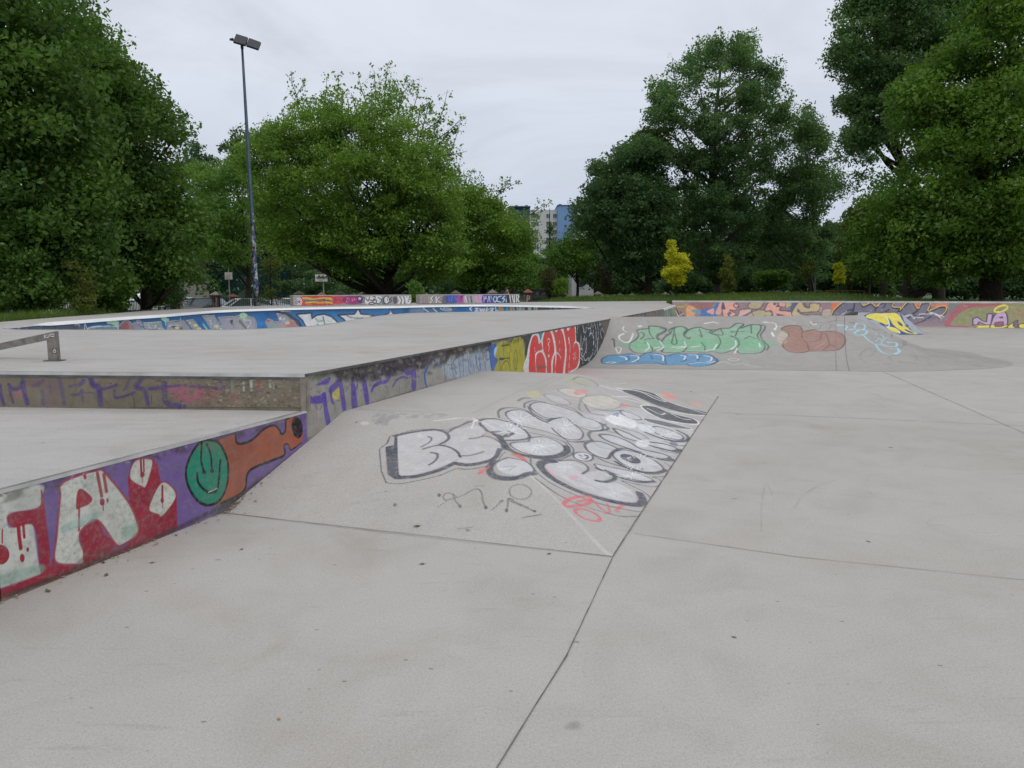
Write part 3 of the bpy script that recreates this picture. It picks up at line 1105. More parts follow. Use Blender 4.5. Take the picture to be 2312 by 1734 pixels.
for k in range(60):
    x = random.uniform(-60, 2000); t = x / 2010.0
    c.oval(x, 618 - 535 * t + abs(random.gauss(0, 12)), random.uniform(6, 26), random.uniform(4, 12), random.choice([(150, 144, 134), (60, 54, 52), (120, 112, 100)]), 0.75, soft=4)
# orange and green figure
ORG = [(1440, 300), (1470, 262), (1550, 238), (1560, 290), (1640, 282), (1750, 190), (1800, 175), (1832, 200), (1850, 230), (1872, 215), (1880, 140), (1935, 118), (1975, 160), (1987, 280), (1910, 340), (1890, 302), (1868, 318), (1866, 375), (1720, 425), (1640, 470), (1620, 520), (1612, 600), (1500, 660), (1420, 690)]
c.fill(ORG, (154, 82, 54), 0.97, 4)
c.fill([(1470, 270), (1640, 290), (1780, 200), (1700, 330), (1520, 420)], (130, 62, 42), 0.4, 20, ns=(7, 0.35))
c.line([(1548, 238), (1556, 290), (1600, 294), (1660, 268), (1740, 196), (1800, 176), (1832, 200), (1848, 230), (1868, 226), (1876, 200), (1880, 140), (1900, 126)], 15, BLK)
c.line([(1866, 310), (1868, 370), (1800, 402), (1700, 440), (1645, 470), (1622, 510), (1612, 590), (1560, 640), (1450, 690)], 17, BLK)
c.line([(1870, 300), (1895, 300), (1912, 338), (1980, 290)], 9, BLK)
c.oval(1953, 190, 36, 72, BLK, 0.98, rot=-0.12)
GRN = [(1222, 480), (1250, 380), (1310, 292), (1370, 272), (1445, 300), (1492, 400), (1500, 500), (1482, 600), (1440, 672), (1370, 700), (1300, 672), (1240, 580)]
c.fill(GRN, (22, 124, 98), 0.98, 3, ol=(17, BLK, 1.0))
c.fill([(1300, 300), (1370, 280), (1440, 310), (1400, 340)], (90, 110, 70), 0.5, 16)
c.line([(1325, 290), (1322, 400), (1332, 450), (1345, 492)], 15, BLK); c.oval(1342, 485, 14, 14, BLK)
c.line([(1360, 300), (1385, 370), (1393, 480)], 15, BLK); c.oval(1393, 475, 13, 13, BLK)
c.line([(1295, 490), (1305, 555), (1355, 608), (1400, 615), (1432, 580), (1448, 405)], 16, BLK)
c.line([(1370, 615), (1425, 592)], 6, (200, 210, 205), 0.7)
c.fill([(1430, 690), (1560, 640), (1500, 700), (1420, 760)], (70, 95, 60), 0.5, 12, ns=(12, 0.3))
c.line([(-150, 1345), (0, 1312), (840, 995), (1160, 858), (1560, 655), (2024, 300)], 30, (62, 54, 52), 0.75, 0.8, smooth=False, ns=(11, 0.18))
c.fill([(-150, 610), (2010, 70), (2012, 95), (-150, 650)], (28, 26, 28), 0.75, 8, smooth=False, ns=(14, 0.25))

# ------------------------------------------------------------------ paint: deck side wall
VIO = (82, 58, 150); BLU = (28, 86, 165); GRY = (150, 147, 140)
c.Z(680, 740, 5.027)
c.fill([(70, 560), (600, 470), (2200, 200), (2200, 510), (1250, 720), (590, 930), (120, 1240), (70, 1240)], GRY, 0.72, 14, smooth=False)
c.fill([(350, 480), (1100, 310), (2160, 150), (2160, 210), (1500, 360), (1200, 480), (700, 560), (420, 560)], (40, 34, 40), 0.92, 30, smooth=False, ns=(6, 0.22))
c.fill([(640, 540), (1150, 390), (1480, 330), (1440, 440), (1000, 560), (780, 600)], (52, 38, 66), 0.8, 30, ns=(7, 0.3))
c.fill([(100, 560), (330, 505), (300, 540), (120, 600)], (70, 110, 60), 0.8, 12, ns=(12, 0.4))
c.fill([(95, 700), (200, 625), (330, 560), (300, 640), (150, 660), (120, 700)], VIO, 0.9, 5)
c.fill([(68, 745), (100, 770), (150, 782), (200, 768), (270, 730), (285, 760), (270, 840), (200, 862), (100, 862), (72, 835)], VIO, 0.95, 4)
c.fill([(243, 745), (283, 760), (300, 900), (335, 1085), (285, 1105), (252, 900)], VIO, 0.92, 5)
c.fill([(318, 680), (440, 575), (448, 640), (335, 745)], VIO, 0.92, 4)
c.fill([(318, 690), (345, 700), (358, 790), (372, 862), (345, 860), (328, 780)], VIO, 0.92, 4)
c.fill([(430, 590), (470, 620), (515, 950), (478, 965), (445, 800)], VIO, 0.85, 5)
c.fill([(350, 760), (410, 690), (432, 700), (428, 795), (372, 808)], (185, 175, 70), 0.9, 5)
c.line([(372, 850), (480, 800)], 9, (70, 60, 90), 0.8)
c.fill([(568, 590), (602, 590), (640, 900), (575, 912)], VIO, 0.9, 4)
c.fill([(680, 540), (728, 545), (772, 840), (728, 855)], VIO, 0.92, 4)
c.line([(595, 750), (638, 650), (622, 560)], 26, VIO, 0.85)
c.line([(800, 715), (830, 660), (900, 622), (965, 610), (1012, 545)], 42, VIO, 0.9, 0.2)
c.line([(790, 605), (860, 590), (862, 560)], 12, (100, 90, 140), 0.8)
c.line([(1040, 665), (1090, 590), (1150, 560), (1212, 572)], 24, VIO, 0.85)
c.fill([(1165, 475), (1250, 480), (1300, 468), (1302, 690), (1252, 695), (1248, 540), (1200, 545)], VIO, 0.92, 4)
c.line([(1380, 480), (1350, 560), (1350, 660)], 10, (120, 90, 150), 0.7)
for q in ([(205, 930), (200, 1050)], [(160, 880), (205, 935), (240, 870)], [(370, 850), (385, 900), (380, 960)]):
    c.line(q, 9, (55, 60, 70), 0.8)
c.fill([(190, 930), (215, 940), (205, 1060), (190, 1060)], (190, 150, 150), 0.5, 6)
for q in ([(975, 660), (980, 780)], [(1112, 610), (1112, 745)], [(1195, 570), (1200, 640), (1185, 720)], [(1230, 570), (1215, 660)], [(1325, 480), (1335, 650)]):
    c.line(q, 8, (80, 70, 80), 0.7)
c.line([(1440, 440), (1402, 520), (1405, 590), (1422, 665)], 34, BLU, 0.95, 0.2)
c.fill([(1490, 360), (1540, 380), (1590, 400), (1595, 450), (1570, 465), (1540, 420)], BLU, 0.92, 4)
c.fill([(1640, 380), (2160, 240), (2180, 500), (1720, 570), (1660, 560)], (160, 178, 196), 0.62, 20, ns=(4, 0.15))
c.fill([(1450, 420), (1620, 380), (1630, 600), (1450, 640)], (158, 160, 156), 0.5, 14, ns=(5, 0.2))
DB = (36, 52, 92)
for q in ([(1595, 355), (1622, 420), (1636, 610)], [(1770, 330), (1715, 400), (1712, 470), (1742, 572)], [(1730, 400), (1745, 480), (1765, 525)], [(1785, 290), (1790, 400), (1808, 555)], [(1835, 300), (1842, 545)],
          [(1840, 300), (1880, 290), (1898, 410), (1905, 480), (1925, 525)], [(1960, 420), (1966, 505)], [(1930, 320), (1900, 380)], [(1975, 310), (1992, 420), (2018, 490)], [(2025, 300), (2022, 490)], [(2055, 285), (2078, 380), (2102, 492)], [(2060, 290), (2100, 280), (2110, 380)],
          [(2145, 340), (2125, 255), (2090, 270), (2085, 330), (2115, 365), (2140, 345)], [(2135, 260), (2160, 495)]):
    c.line(q, 10, DB, 0.85)
for q in ([(1800, 380), (1805, 430)], [(1922, 380), (1924, 440)], [(1938, 380), (1940, 440)], [(2035, 400), (2035, 480)], [(1985, 320), (1990, 400)]):
    c.line(q, 15, BLU, 0.9)
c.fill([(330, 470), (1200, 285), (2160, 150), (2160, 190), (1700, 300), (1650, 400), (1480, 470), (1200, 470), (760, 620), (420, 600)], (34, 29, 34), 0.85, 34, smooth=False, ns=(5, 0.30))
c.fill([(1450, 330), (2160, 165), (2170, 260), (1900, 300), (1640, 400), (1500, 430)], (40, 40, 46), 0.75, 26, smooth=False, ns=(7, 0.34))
for k in range(90):
    u_ = random.uniform(0, 1); x, y = 90 + u_ * 2050, 560 - u_ * 400 + random.uniform(10, 330) * (1 - .35 * u_)
    c.oval(x, y, random.uniform(8, 36), random.uniform(6, 22), random.choice([(66, 58, 54), (120, 112, 100), (52, 46, 50), (150, 146, 136)]), 0.38, soft=10)
for k in range(60):
    u_ = random.uniform(0, 1); x, y = 90 + u_ * 2040, 590 - u_ * 390 + random.uniform(20, 270) * (1 - .3 * u_)
    c.line([(x, y), (x + random.uniform(-14, 18), y + random.uniform(20, 60)), (x + random.uniform(-10, 40), y + random.uniform(40, 110))], random.uniform(5, 12), random.choice([(74, 60, 130), (52, 50, 58), (40, 70, 120), (150, 150, 150), (90, 70, 110)]), 0.5, 0.5, ns=(16, 0.2))
c.line([(560, 940), (1230, 735), (2180, 505)], 26, (60, 52, 46), 0.6, 0.7, smooth=False, ns=(12, 0.2))
c.Z(1040, 700, 6.144)
c.fill([(400, 530), (500, 480), (520, 700), (470, 860), (430, 860)], BLU, 0.85, 6)
c.fill([(470, 540), (520, 500), (500, 640), (470, 640)], (190, 205, 215), 0.8, 6)
c.fill([(830, 370), (1200, 285), (1960, 120), (1990, 280), (1980, 410), (1870, 640), (1740, 760), (1560, 820), (1300, 880), (880, 880), (860, 600)], (38, 44, 48), 0.95, 4, smooth=False)
c.fill([(500, 470), (620, 425), (690, 450), (750, 378), (830, 375), (875, 450), (892, 650), (882, 880), (488, 880), (520, 690), (478, 650), (510, 520)], (168, 163, 44), 0.93, 4)
c.fill([(560, 480), (690, 430), (830, 372), (840, 420), (700, 480), (600, 500)], (95, 92, 50), 0.6, 14, ns=(8, 0.3))
YB = (34, 36, 22)
for q in ([(598, 400), (600, 670)], [(540, 675), (685, 668)], [(556, 870), (575, 770), (630, 705), (665, 740), (700, 870)], [(538, 690), (562, 870)], [(556, 500), (680, 488), (690, 560), (672, 640), (690, 780)], [(690, 450), (740, 385)], [(800, 380), (800, 480)]):
    c.line(q, 13, YB, 0.92)
c.fill([(540, 660), (600, 668), (598, 692), (540, 692)], YB, 0.95, 3)
c.oval(764, 690, 22, 138, YB, 0.95, w=12); c.line([(770, 640), (762, 690), (768, 760)], 8, YB)
for x in (868, 890):
    c.line([(x, 410), (x + 6, 650)], 8, (170, 180, 175), 0.8)
c.fill([(1060, 320), (1140, 280), (1140, 420), (1100, 460)], (60, 150, 160), 0.8, 8)
RED = (206, 46, 46); WH = (222, 220, 226)
c.fill([(915, 890), (925, 600), (960, 430), (1005, 325), (1055, 305), (1088, 350), (1110, 420), (1138, 330), (1175, 275), (1230, 255), (1290, 245), (1330, 280), (1375, 240), (1422, 250), (1452, 205), (1500, 245), (1540, 195), (1592, 208), (1604, 420), (1645, 465), (1655, 650), (1625, 800), (1450, 890)], WH, 0.96, 3)
R = [[(952, 890), (958, 560), (990, 400), (1030, 348), (1066, 370), (1086, 470), (1112, 448), (1138, 540), (1108, 566), (1058, 590), (1034, 640), (1046, 830), (1050, 890)],
     [(1062, 890), (1048, 650), (1090, 590), (1135, 600), (1172, 700), (1180, 890)],
     [(1200, 890), (1192, 690), (1148, 560), (1140, 430), (1165, 315), (1210, 268), (1245, 300), (1285, 430), (1300, 570), (1262, 690), (1255, 890)],
     [(1272, 272), (1292, 253), (1326, 310), (1362, 262), (1402, 290), (1440, 420), (1450, 600), (1432, 750), (1412, 890), (1318, 890), (1330, 620), (1310, 420)],
     [(1428, 262), (1460, 222), (1490, 290), (1540, 214), (1580, 226), (1592, 410), (1570, 470), (1602, 455), (1636, 500), (1645, 650), (1620, 780), (1520, 850), (1450, 880), (1470, 600), (1455, 420)]]
for q in R:
    c.fill(q, RED, 0.97, 3)
c.fill([(1280, 890), (1285, 700), (1318, 620), (1312, 890)], RED, 0.97, 3)
c.fill([(1060, 770), (1180, 770), (1180, 800), (1060, 820)], (120, 60, 62), 0.6, 8)
for q, w in (([(1050, 830), (1036, 640), (1075, 575), (1130, 570), (1172, 640), (1188, 890)], 11), ([(1245, 270), (1290, 400), (1312, 570), (1318, 620), (1310, 890)], 13), ([(1266, 890), (1276, 680), (1310, 600), (1355, 605), (1392, 665)], 13),
             ([(1425, 290), (1458, 480), (1455, 720), (1430, 890)], 12), ([(1502, 380), (1518, 500), (1512, 640), (1500, 850)], 12), ([(1565, 520), (1580, 455), (1605, 445), (1640, 490), (1648, 640), (1620, 790)], 11),
             ([(1205, 415), (1222, 395), (1240, 430), (1212, 470), (1228, 500), (1222, 565)], 13), ([(1025, 510), (1040, 640)], 8), ([(1370, 360), (1378, 580)], 6)):
    c.line(q, w, WH, 0.95)
c.oval(1222, 635, 10, 20, WH)
c.line([(1500, 385), (1505, 460)], 22, WH, 0.95)
c.oval(1568, 640, 10, 34, WH, 0.9, w=7); c.line([(1600, 590), (1586, 600), (1588, 640), (1602, 660), (1584, 690)], 7, WH, 0.9); c.line([(1555, 700), (1600, 585)], 4, WH, 0.7)
LW = (205, 205, 210)
for q in ([(1612, 330), (1628, 230), (1665, 185), (1700, 240), (1705, 400), (1670, 540), (1652, 470)], [(1668, 230), (1668, 480)], [(1725, 320), (1742, 285), (1738, 210)], [(1725, 430), (1745, 395), (1735, 560), (1690, 650), (1660, 560)],
          [(1700, 240), (1715, 300), (1720, 420)], [(1775, 165), (1768, 260), (1795, 250), (1806, 300), (1790, 330)], [(1785, 360), (1815, 320), (1842, 400), (1830, 600), (1770, 700)], [(1800, 260), (1830, 160), (1842, 330), (1850, 480)],
          [(1850, 160), (1880, 300), (1868, 560), (1850, 620)], [(1890, 150), (1912, 350), (1888, 570)], [(1900, 400), (1896, 600)], [(1945, 150), (1928, 175), (1930, 210), (1952, 180), (1945, 145)], [(1955, 250), (1940, 330), (1960, 390)], [(1960, 245), (1990, 320)],
          [(1660, 660), (1695, 700), (1692, 760)], [(1700, 640), (1730, 700), (1770, 660)], [(1770, 660), (1790, 720)], [(1650, 550), (1690, 545), (1680, 640)], [(1740, 600), (1752, 480)], [(1668, 480), (1660, 545)]):
    c.line(q, 11, LW, 0.92)
c.line([(1640, 810), (1760, 780), (1900, 640), (2000, 330)], 30, (80, 68, 58), 0.5, 0.6, ns=(9, 0.25))
c.fill([(1930, 130), (2120, 60), (2020, 330), (1985, 420), (1985, 280)], (96, 88, 78), 0.9, 8, smooth=False)
c.Z(0, 0, 1)                                             # dirt under the steel edge and along the foot, and the far stretch behind the ramp
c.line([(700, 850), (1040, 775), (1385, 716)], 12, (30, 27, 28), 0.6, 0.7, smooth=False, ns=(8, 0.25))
for k in range(46):
    x = 1388 + k * 2.4 + random.uniform(-1, 1)
    yb, yt = 722 - (x - 1388) * 0.12, 718 - (x - 1388) * 0.215
    c.line([(x, yt), (x + random.uniform(-2, 2), yb + 4)], random.uniform(1.5, 3.5), random.choice([(150, 60, 70), (60, 80, 120), (90, 130, 150), (60, 60, 66), (170, 150, 130), (120, 70, 80)]), 0.9)
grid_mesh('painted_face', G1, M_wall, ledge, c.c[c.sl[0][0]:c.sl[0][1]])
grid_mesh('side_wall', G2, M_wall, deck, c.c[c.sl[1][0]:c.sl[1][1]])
# end face, painted in green and blue scribble
ce.fill([(0, 0), (edl, 0), (edl, H2), (0, H2)], (120, 140, 130), 0.9, 0.02, smooth=False)
for k in range(150):
    x, y = random.uniform(0, edl), random.uniform(0, H2)
    ce.line([(x, y), (x + random.uniform(-.3, .5), y + random.uniform(-.15, .15)), (x + random.uniform(-.2, .7), y + random.uniform(-.2, .2))], random.uniform(.02, .05), random.choice([(30, 60, 80), (40, 40, 48), (190, 200, 195), (70, 130, 110), (60, 110, 150), (150, 170, 90)]), 0.85)
grid_mesh('end_face', Ge, M_wall, deck, ce.c)

# ------------------------------------------------------------------ paint: step face
c = cs
c.Z(0, 830, 5.027)
c.fill([(-60, 110), (1800, 140), (3480, 155), (3480, 480), (-60, 440)], (112, 104, 86), 0.55, 6, smooth=False, ns=(5, 0.15))
PV = (62, 48, 106)
c.fill([(2200, 230), (2600, 250), (2700, 330), (2650, 420), (2300, 440), (2200, 380)], (140, 82, 88), 0.55, 40, ns=(6, 0.25))
c.fill([(1850, 230), (2250, 210), (2300, 320), (2150, 400), (1950, 330)], (150, 78, 102), 0.75, 30, ns=(7, 0.25))
c.fill([(140, 290), (240, 250), (245, 330), (150, 340)], (150, 90, 110), 0.6, 20)
c.fill([(300, 150), (640, 150), (700, 410), (320, 410)], (98, 66, 84), 0.45, 40, ns=(6, 0.3))
for q, w, a in (([(0, 200), (8, 300), (45, 410)], 46, .85), ([(100, 195), (140, 240), (230, 225), (262, 110)], 44, .8), ([(105, 250), (150, 400)], 30, .7), ([(262, 170), (280, 300), (310, 405)], 56, .85),
                ([(370, 210), (430, 190), (490, 140)], 40, .5), ([(480, 270), (492, 410)], 44, .7), ([(560, 180), (580, 300)], 30, .4), ([(670, 120), (700, 250), (730, 410)], 55, .55),
                ([(800, 215), (890, 200), (950, 150)], 48, .75), ([(820, 310), (900, 300), (930, 260), (940, 390)], 34, .7), ([(950, 280), (1080, 290)], 16, .7), ([(1030, 120), (1060, 200), (1120, 230), (1140, 420)], 66, .9), ([(1140, 250), (1230, 230), (1330, 195)], 36, .85),
                ([(1300, 260), (1310, 340), (1420, 320), (1520, 285)], 34, .75), ([(1470, 120), (1440, 210), (1400, 260)], 26, .6), ([(1600, 140), (1540, 220), (1640, 260), (1680, 410)], 52, .85), ([(1560, 230), (1700, 240), (1860, 220)], 44, .8), ([(1870, 180), (1870, 300), (1900, 410), (2080, 440)], 66, .85),
                ([(1880, 215), (2100, 205), (2500, 240), (2530, 190), (2480, 145)], 32, .7)):
    c.line(q, w, PV, a, 0.5, ns=(11, 0.12))
for q in ([(1380, 340), (1500, 310), (1530, 440)], [(1720, 320), (1720, 400)], [(1240, 180), (1262, 175)], [(1780, 150), (1870, 165)]):
    c.line(q, 14, (52, 42, 48), 0.7)
c.Z(360, 830, 6.144)
for x, y0, y1, w in ((1005, 150, 330, 44), (1165, 210, 320, 26), (1270, 190, 310, 40), (1530, 160, 260, 34), (1580, 210, 280, 26)):
    c.line([(x, y0), (x + 8, y1)], w, (165, 180, 172) if w < 42 else (105, 125, 125), 0.75, 0.6, ns=(14, 0.2))
c.fill([(1330, 310), (1430, 310), (1430, 350), (1330, 350)], (92, 84, 104), 0.8, 5, smooth=False)
c.fill([(1330, 160), (1420, 160), (1410, 300), (1330, 300)], (140, 88, 84), 0.5, 10)
for k in range(260):
    x, y = random.uniform(650, 1990), random.uniform(170, 540)
    c.oval(x, y, random.uniform(6, 30), random.uniform(4, 16), random.choice([(52, 46, 40), (140, 130, 112), (110, 84, 76), (60, 52, 44), (150, 146, 132)]), 0.5, soft=8)
for k in range(300):
    x, y = random.uniform(-50, 1300), random.uniform(150, 540)
    c.oval(x, y, random.uniform(6, 24), random.uniform(4, 12), random.choice([(52, 46, 40), (130, 122, 100), (60, 52, 44)]), 0.4, soft=8)
c.fill([(1965, 135), (2015, 135), (2000, 190), (1985, 195)], (150, 24, 34), 0.9, 3); c.line([(1995, 180), (1992, 260)], 8, (150, 40, 45), 0.7)
c.line([(-400, 552), (2030, 560)], 16, (48, 42, 36), 0.7, 0.7, smooth=False)
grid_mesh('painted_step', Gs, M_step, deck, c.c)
# ------------------------------------------------------------------ paint: funbox
c = cf
SL = (70, 72, 84); CH = (197, 196, 200)
c.Z(1100, 840, 4.096)
HT = lambda ang, lo=0.45: (ang, 26, lo * 0.75)
def rays(cx, cy, rx, ry, n=16, w=6, r0=0.12):
    for k in range(n):
        t = 6.283 * (k + random.uniform(-.3, .3)) / n; e = random.uniform(.7, .95)
        c.line([(cx + rx * r0 * math.cos(t), cy + ry * r0 * math.sin(t)), (cx + rx * e * math.cos(t), cy + ry * e * math.sin(t))], w, (228, 228, 232), 0.75, 0.6)
def bulb(pts, ang=0.3, lo=0.45, ol=12, a=0.95):
    c.fill(pts, CH, a, 5, streak=HT(ang, lo), ol=(ol, SL, 0.9) if ol else None)
c.fill([(700, 60), (820, 45), (960, 80), (1020, 130), (900, 130), (760, 120)], (170, 170, 130), 0.35, 20)
c.line([(790, 70), (850, 45), (960, 75), (1025, 130), (900, 120), (800, 90)], 12, SL, 0.6)
c.fill([(360, 190), (470, 180), (480, 225), (400, 235)], (190, 180, 120), 0.6, 16)
c.fill([(150, 400), (90, 430), (-60, 420), (40, 390)], (190, 180, 130), 0.4, 20)
c.line([(285, 265), (340, 240), (400, 242)], 16, SL, 0.7)
bulb([(525, 212), (600, 206), (700, 240), (772, 292), (700, 300), (600, 270)], 0.6)
c.fill([(655, 160), (760, 150), (905, 195), (890, 235), (760, 220), (690, 190)], (215, 205, 180), 0.75, 8, ol=(12, SL, 0.7))
c.fill([(870, 250), (930, 222), (1080, 216), (1200, 258), (1250, 300), (1150, 345), (1000, 335), (900, 295)], (212, 203, 180), 0.75, 8, ns=(12, 0.1), ol=(13, SL, 0.7))
c.line([(870, 240), (850, 330), (900, 370), (1010, 345)], 14, SL, 0.7)
c.fill([(880, 370), (1000, 350), (1130, 380), (1110, 450), (950, 440)], (196, 190, 192), 0.5, 14, ns=(10, 0.2))
c.fill([(800, 180), (860, 165), (930, 165), (900, 200), (820, 212)], (226, 96, 78), 0.85, 8, ns=(14, 0.15))
c.fill([(1225, 300), (1300, 290), (1312, 330), (1250, 325)], (226, 110, 92), 0.8, 10)
c.fill([(1610, 195), (1700, 205), (1750, 240), (1690, 275), (1640, 240)], (232, 128, 110), 0.75, 14)
c.fill([(1880, 270), (1980, 290), (1970, 320), (1890, 300)], (232, 150, 135), 0.4, 14)
c.line([(1070, 130), (1300, 190), (1460, 230)], 30, (215, 222, 228), 0.6, 0.6, ns=(14, 0.2))
c.fill([(-60, 420), (150, 330), (420, 260), (640, 150), (1050, 120), (1500, 170), (2040, 390), (1900, 560), (1700, 860), (1500, 1250), (1100, 1200), (500, 1000), (420, 800), (100, 640)], (176, 172, 172), 0.5, 30, ns=(9, 0.12))
c.fill([(900, 420), (1400, 330), (1900, 540), (1750, 760), (1300, 700), (1000, 560)], (196, 196, 200), 0.5, 20, ns=(14, 0.2))
for q in ([(640, 560), (760, 640), (900, 650)], [(960, 630), (1060, 700), (1240, 720)], [(1100, 540), (1300, 600), (1480, 680)], [(1430, 470), (1560, 560), (1720, 640)], [(880, 500), (1000, 520), (1100, 480)], [(1250, 520), (1400, 560), (1500, 620)], [(640, 300), (780, 330), (880, 400)], [(1020, 350), (1150, 360), (1260, 350)], [(1290, 700), (1480, 740), (1640, 760)], [(900, 300), (960, 380), (1080, 400)]):
    c.line(q, 11, SL, 0.8)
# bulbs of the upper rows
bulb([(395, 310), (470, 278), (600, 300), (800, 360), (900, 420), (1000, 450), (1070, 505), (1040, 545), (920, 532), (800, 480), (690, 430), (560, 425), (450, 375)], 0.5, 0.35)
c.line([(345, 330), (350, 290), (430, 265), (540, 280)], 13, SL, 0.8)
c.line([(380, 320), (420, 380), (540, 440), (640, 430)], 16, SL, 0.85)
bulb([(170, 385), (250, 350), (350, 360), (450, 420), (540, 460), (620, 432), (720, 420), (800, 480), (885, 560), (860, 622), (760, 622), (660, 590), (560, 555), (400, 515), (250, 470)], 0.4, 0.4)
c.line([(110, 420), (102, 370), (140, 338), (230, 330), (350, 350), (470, 430), (560, 470)], 15, SL, 0.8)
c.line([(600, 520), (640, 560), (760, 640), (900, 640), (960, 630)], 15, SL, 0.85)
c.line([(1050, 470), (1120, 520), (1060, 540), (960, 550), (940, 590), (980, 640)], 20, SL, 0.85)
bulb([(-70, 450), (60, 432), (150, 450), (250, 480), (350, 540), (392, 600), (330, 625), (160, 630), (148, 590), (230, 562), (150, 545), (0, 548)], 0.9, 0.5, 20)
c.line([(400, 560), (560, 595), (700, 640), (760, 700)], 12, SL, 0.8)
bulb([(213, 672), (260, 650), (380, 642), (400, 610), (520, 600), (640, 640), (712, 700), (700, 752), (600, 772), (450, 772), (300, 732)], -0.5, 0.5, 12)
c.line([(90, 580), (150, 650), (200, 715), (320, 765), (500, 790), (650, 778), (735, 735), (735, 690)], 44, SL, 0.95, 0.2)
c.line([(735, 640), (800, 730), (700, 800), (540, 808), (380, 790)], 12, SL, 0.8)
# second word
bulb([(1040, 580), (1150, 585), (1300, 640), (1420, 710), (1600, 750), (1690, 790), (1600, 805), (1450, 762), (1300, 705), (1110, 635)], 0.7, 0.5, 20)
c.line([(1340, 720), (1500, 780), (1660, 815), (1720, 810)], 34, SL, 0.92)
bulb([(1170, 522), (1300, 565), (1450, 635), (1650, 668), (1760, 712), (1700, 728), (1560, 695), (1400, 645), (1250, 595)], 0.7, 0.5, 20)
c.line([(1540, 690), (1640, 715), (1740, 735), (1800, 720)], 30, SL, 0.92)
c.line([(1600, 720), (1720, 750), (1790, 745)], 12, SL, 0.8)
c.fill([(1090, 425), (1200, 388), (1330, 430), (1392, 480), (1350, 518), (1250, 502), (1150, 475)], (226, 228, 232), 0.97, 8)
c.fill([(1230, 362), (1330, 380), (1430, 430), (1380, 440), (1280, 410)], CH, 0.8, 6, ol=(12, SL, 0.8))
c.line([(1165, 400), (1210, 375), (1200, 410)], 14, (110, 120, 150), 0.7)
bulb([(1520, 512), (1600, 508), (1750, 560), (1815, 602), (1780, 628), (1650, 602), (1540, 552)], 1.9, 0.45, 14)
c.fill([(1400, 480), (1520, 500), (1545, 560), (1480, 560), (1400, 520)], (212, 216, 220), 0.8, 10)
c.line([(1470, 560), (1600, 610), (1740, 640), (1850, 632), (1850, 590), (1760, 540)], 26, SL, 0.95)
c.line([(1640, 640), (1770, 680), (1860, 670), (1915, 620), (1900, 575)], 11, SL, 0.8)
c.fill([(1370, 650), (1440, 625), (1500, 640), (1480, 690), (1400, 690)], (220, 222, 226), 0.8, 8)
bulb([(908, 662), (1000, 640), (1100, 660), (1205, 712), (1150, 750), (1110, 800), (990, 765), (920, 715)], 0.5, 0.55, 18)
c.line([(980, 770), (1100, 830), (1240, 870), (1300, 880)], 18, SL, 0.85)
bulb([(1160, 752), (1250, 720), (1400, 750), (1550, 820), (1630, 890), (1600, 922), (1450, 922), (1300, 872), (1200, 812)], 0.9, 0.45, 16)
c.oval(1325, 802, 100, 34, SL, 0.97, rot=0.32)
c.line([(1330, 785), (1300, 800), (1330, 815)], 10, CH, 0.8)
c.line([(1150, 760), (1180, 725), (1270, 705), (1420, 740)], 16, SL, 0.9)
c.line([(1190, 830), (1300, 890), (1450, 930), (1560, 935), (1655, 908)], 30, SL, 0.95)
c.line([(1530, 970), (1640, 965), (1700, 920), (1690, 870), (1640, 840)], 10, SL, 0.8)
bulb([(1000, 850), (1150, 882), (1350, 922), (1480, 970), (1535, 1005), (1450, 1010), (1300, 980), (1150, 930), (1030, 890)], 1.8, 0.55, 12)
c.line([(1010, 890), (1150, 950), (1300, 995), (1420, 1018), (1545, 1012)], 26, SL, 0.95)
c.line([(1250, 1005), (1400, 1040), (1540, 1062), (1615, 1035), (1590, 990), (1530, 975)], 10, SL, 0.8)
rays(470, 690, 230, 75, 26); rays(200, 545, 190, 70, 18); rays(1400, 830, 200, 80, 22, 6, 0.45); rays(300, 440, 170, 70, 14); rays(720, 510, 130, 80, 14); rays(740, 880, 180, 55, 14); rays(1200, 1110, 160, 60, 14); rays(1330, 955, 170, 40, 12); rays(1680, 575, 110, 40, 12); rays(1250, 450, 120, 55, 12)
# smiling dot
c.oval(888, 782, 92, 40, CH, 0.97, rot=0.15, ol=(12, SL, 0.95))
c.line([(850, 768), (870, 776)], 14, SL); c.line([(905, 765), (912, 775)], 12, SL)
c.line([(868, 795), (905, 806), (932, 790), (925, 770)], 12, SL, 0.95)
# big C
bulb([(540, 852), (640, 826), (760, 820), (880, 860), (932, 900), (882, 942), (960, 918), (1080, 918), (1132, 960), (1080, 1002), (1040, 1030), (1150, 1010), (1290, 1070), (1372, 1150), (1360, 1202), (1250, 1192), (1080, 1152), (850, 1072), (700, 982), (590, 922)], 0.5, 0.5, 0)
c.fill([(550, 880), (640, 930), (600, 960)], (215, 160, 165), 0.5, 14); c.fill([(740, 970), (840, 960), (800, 1000)], (205, 130, 140), 0.5, 14)
c.line([(620, 822), (530, 830), (495, 850), (500, 885), (600, 980), (800, 1085), (1000, 1155), (1200, 1205), (1380, 1228), (1440, 1195), (1410, 1120)], 52, SL, 0.97, 0.15)
c.line([(660, 820), (800, 815), (900, 850), (935, 900), (880, 942)], 16, SL, 0.9)
c.line([(1010, 1005), (1100, 1015), (1175, 990), (1170, 950), (1100, 910)], 28, SL, 0.95)
c.line([(820, 1000), (1060, 1090)], 10, (150, 110, 120), 0.35)
c.line([(400, 790), (420, 880), (560, 1010), (800, 1130), (1000, 1205), (1250, 1265), (1460, 1288), (1528, 1200), (1450, 1110), (1250, 1010)], 11, SL, 0.85)
c.line([(440, 980), (620, 1110), (760, 1190)], 14, SL, 0.8)
c.line([(760, 1190), (1000, 1275), (1150, 1310)], 9, SL, 0.7)
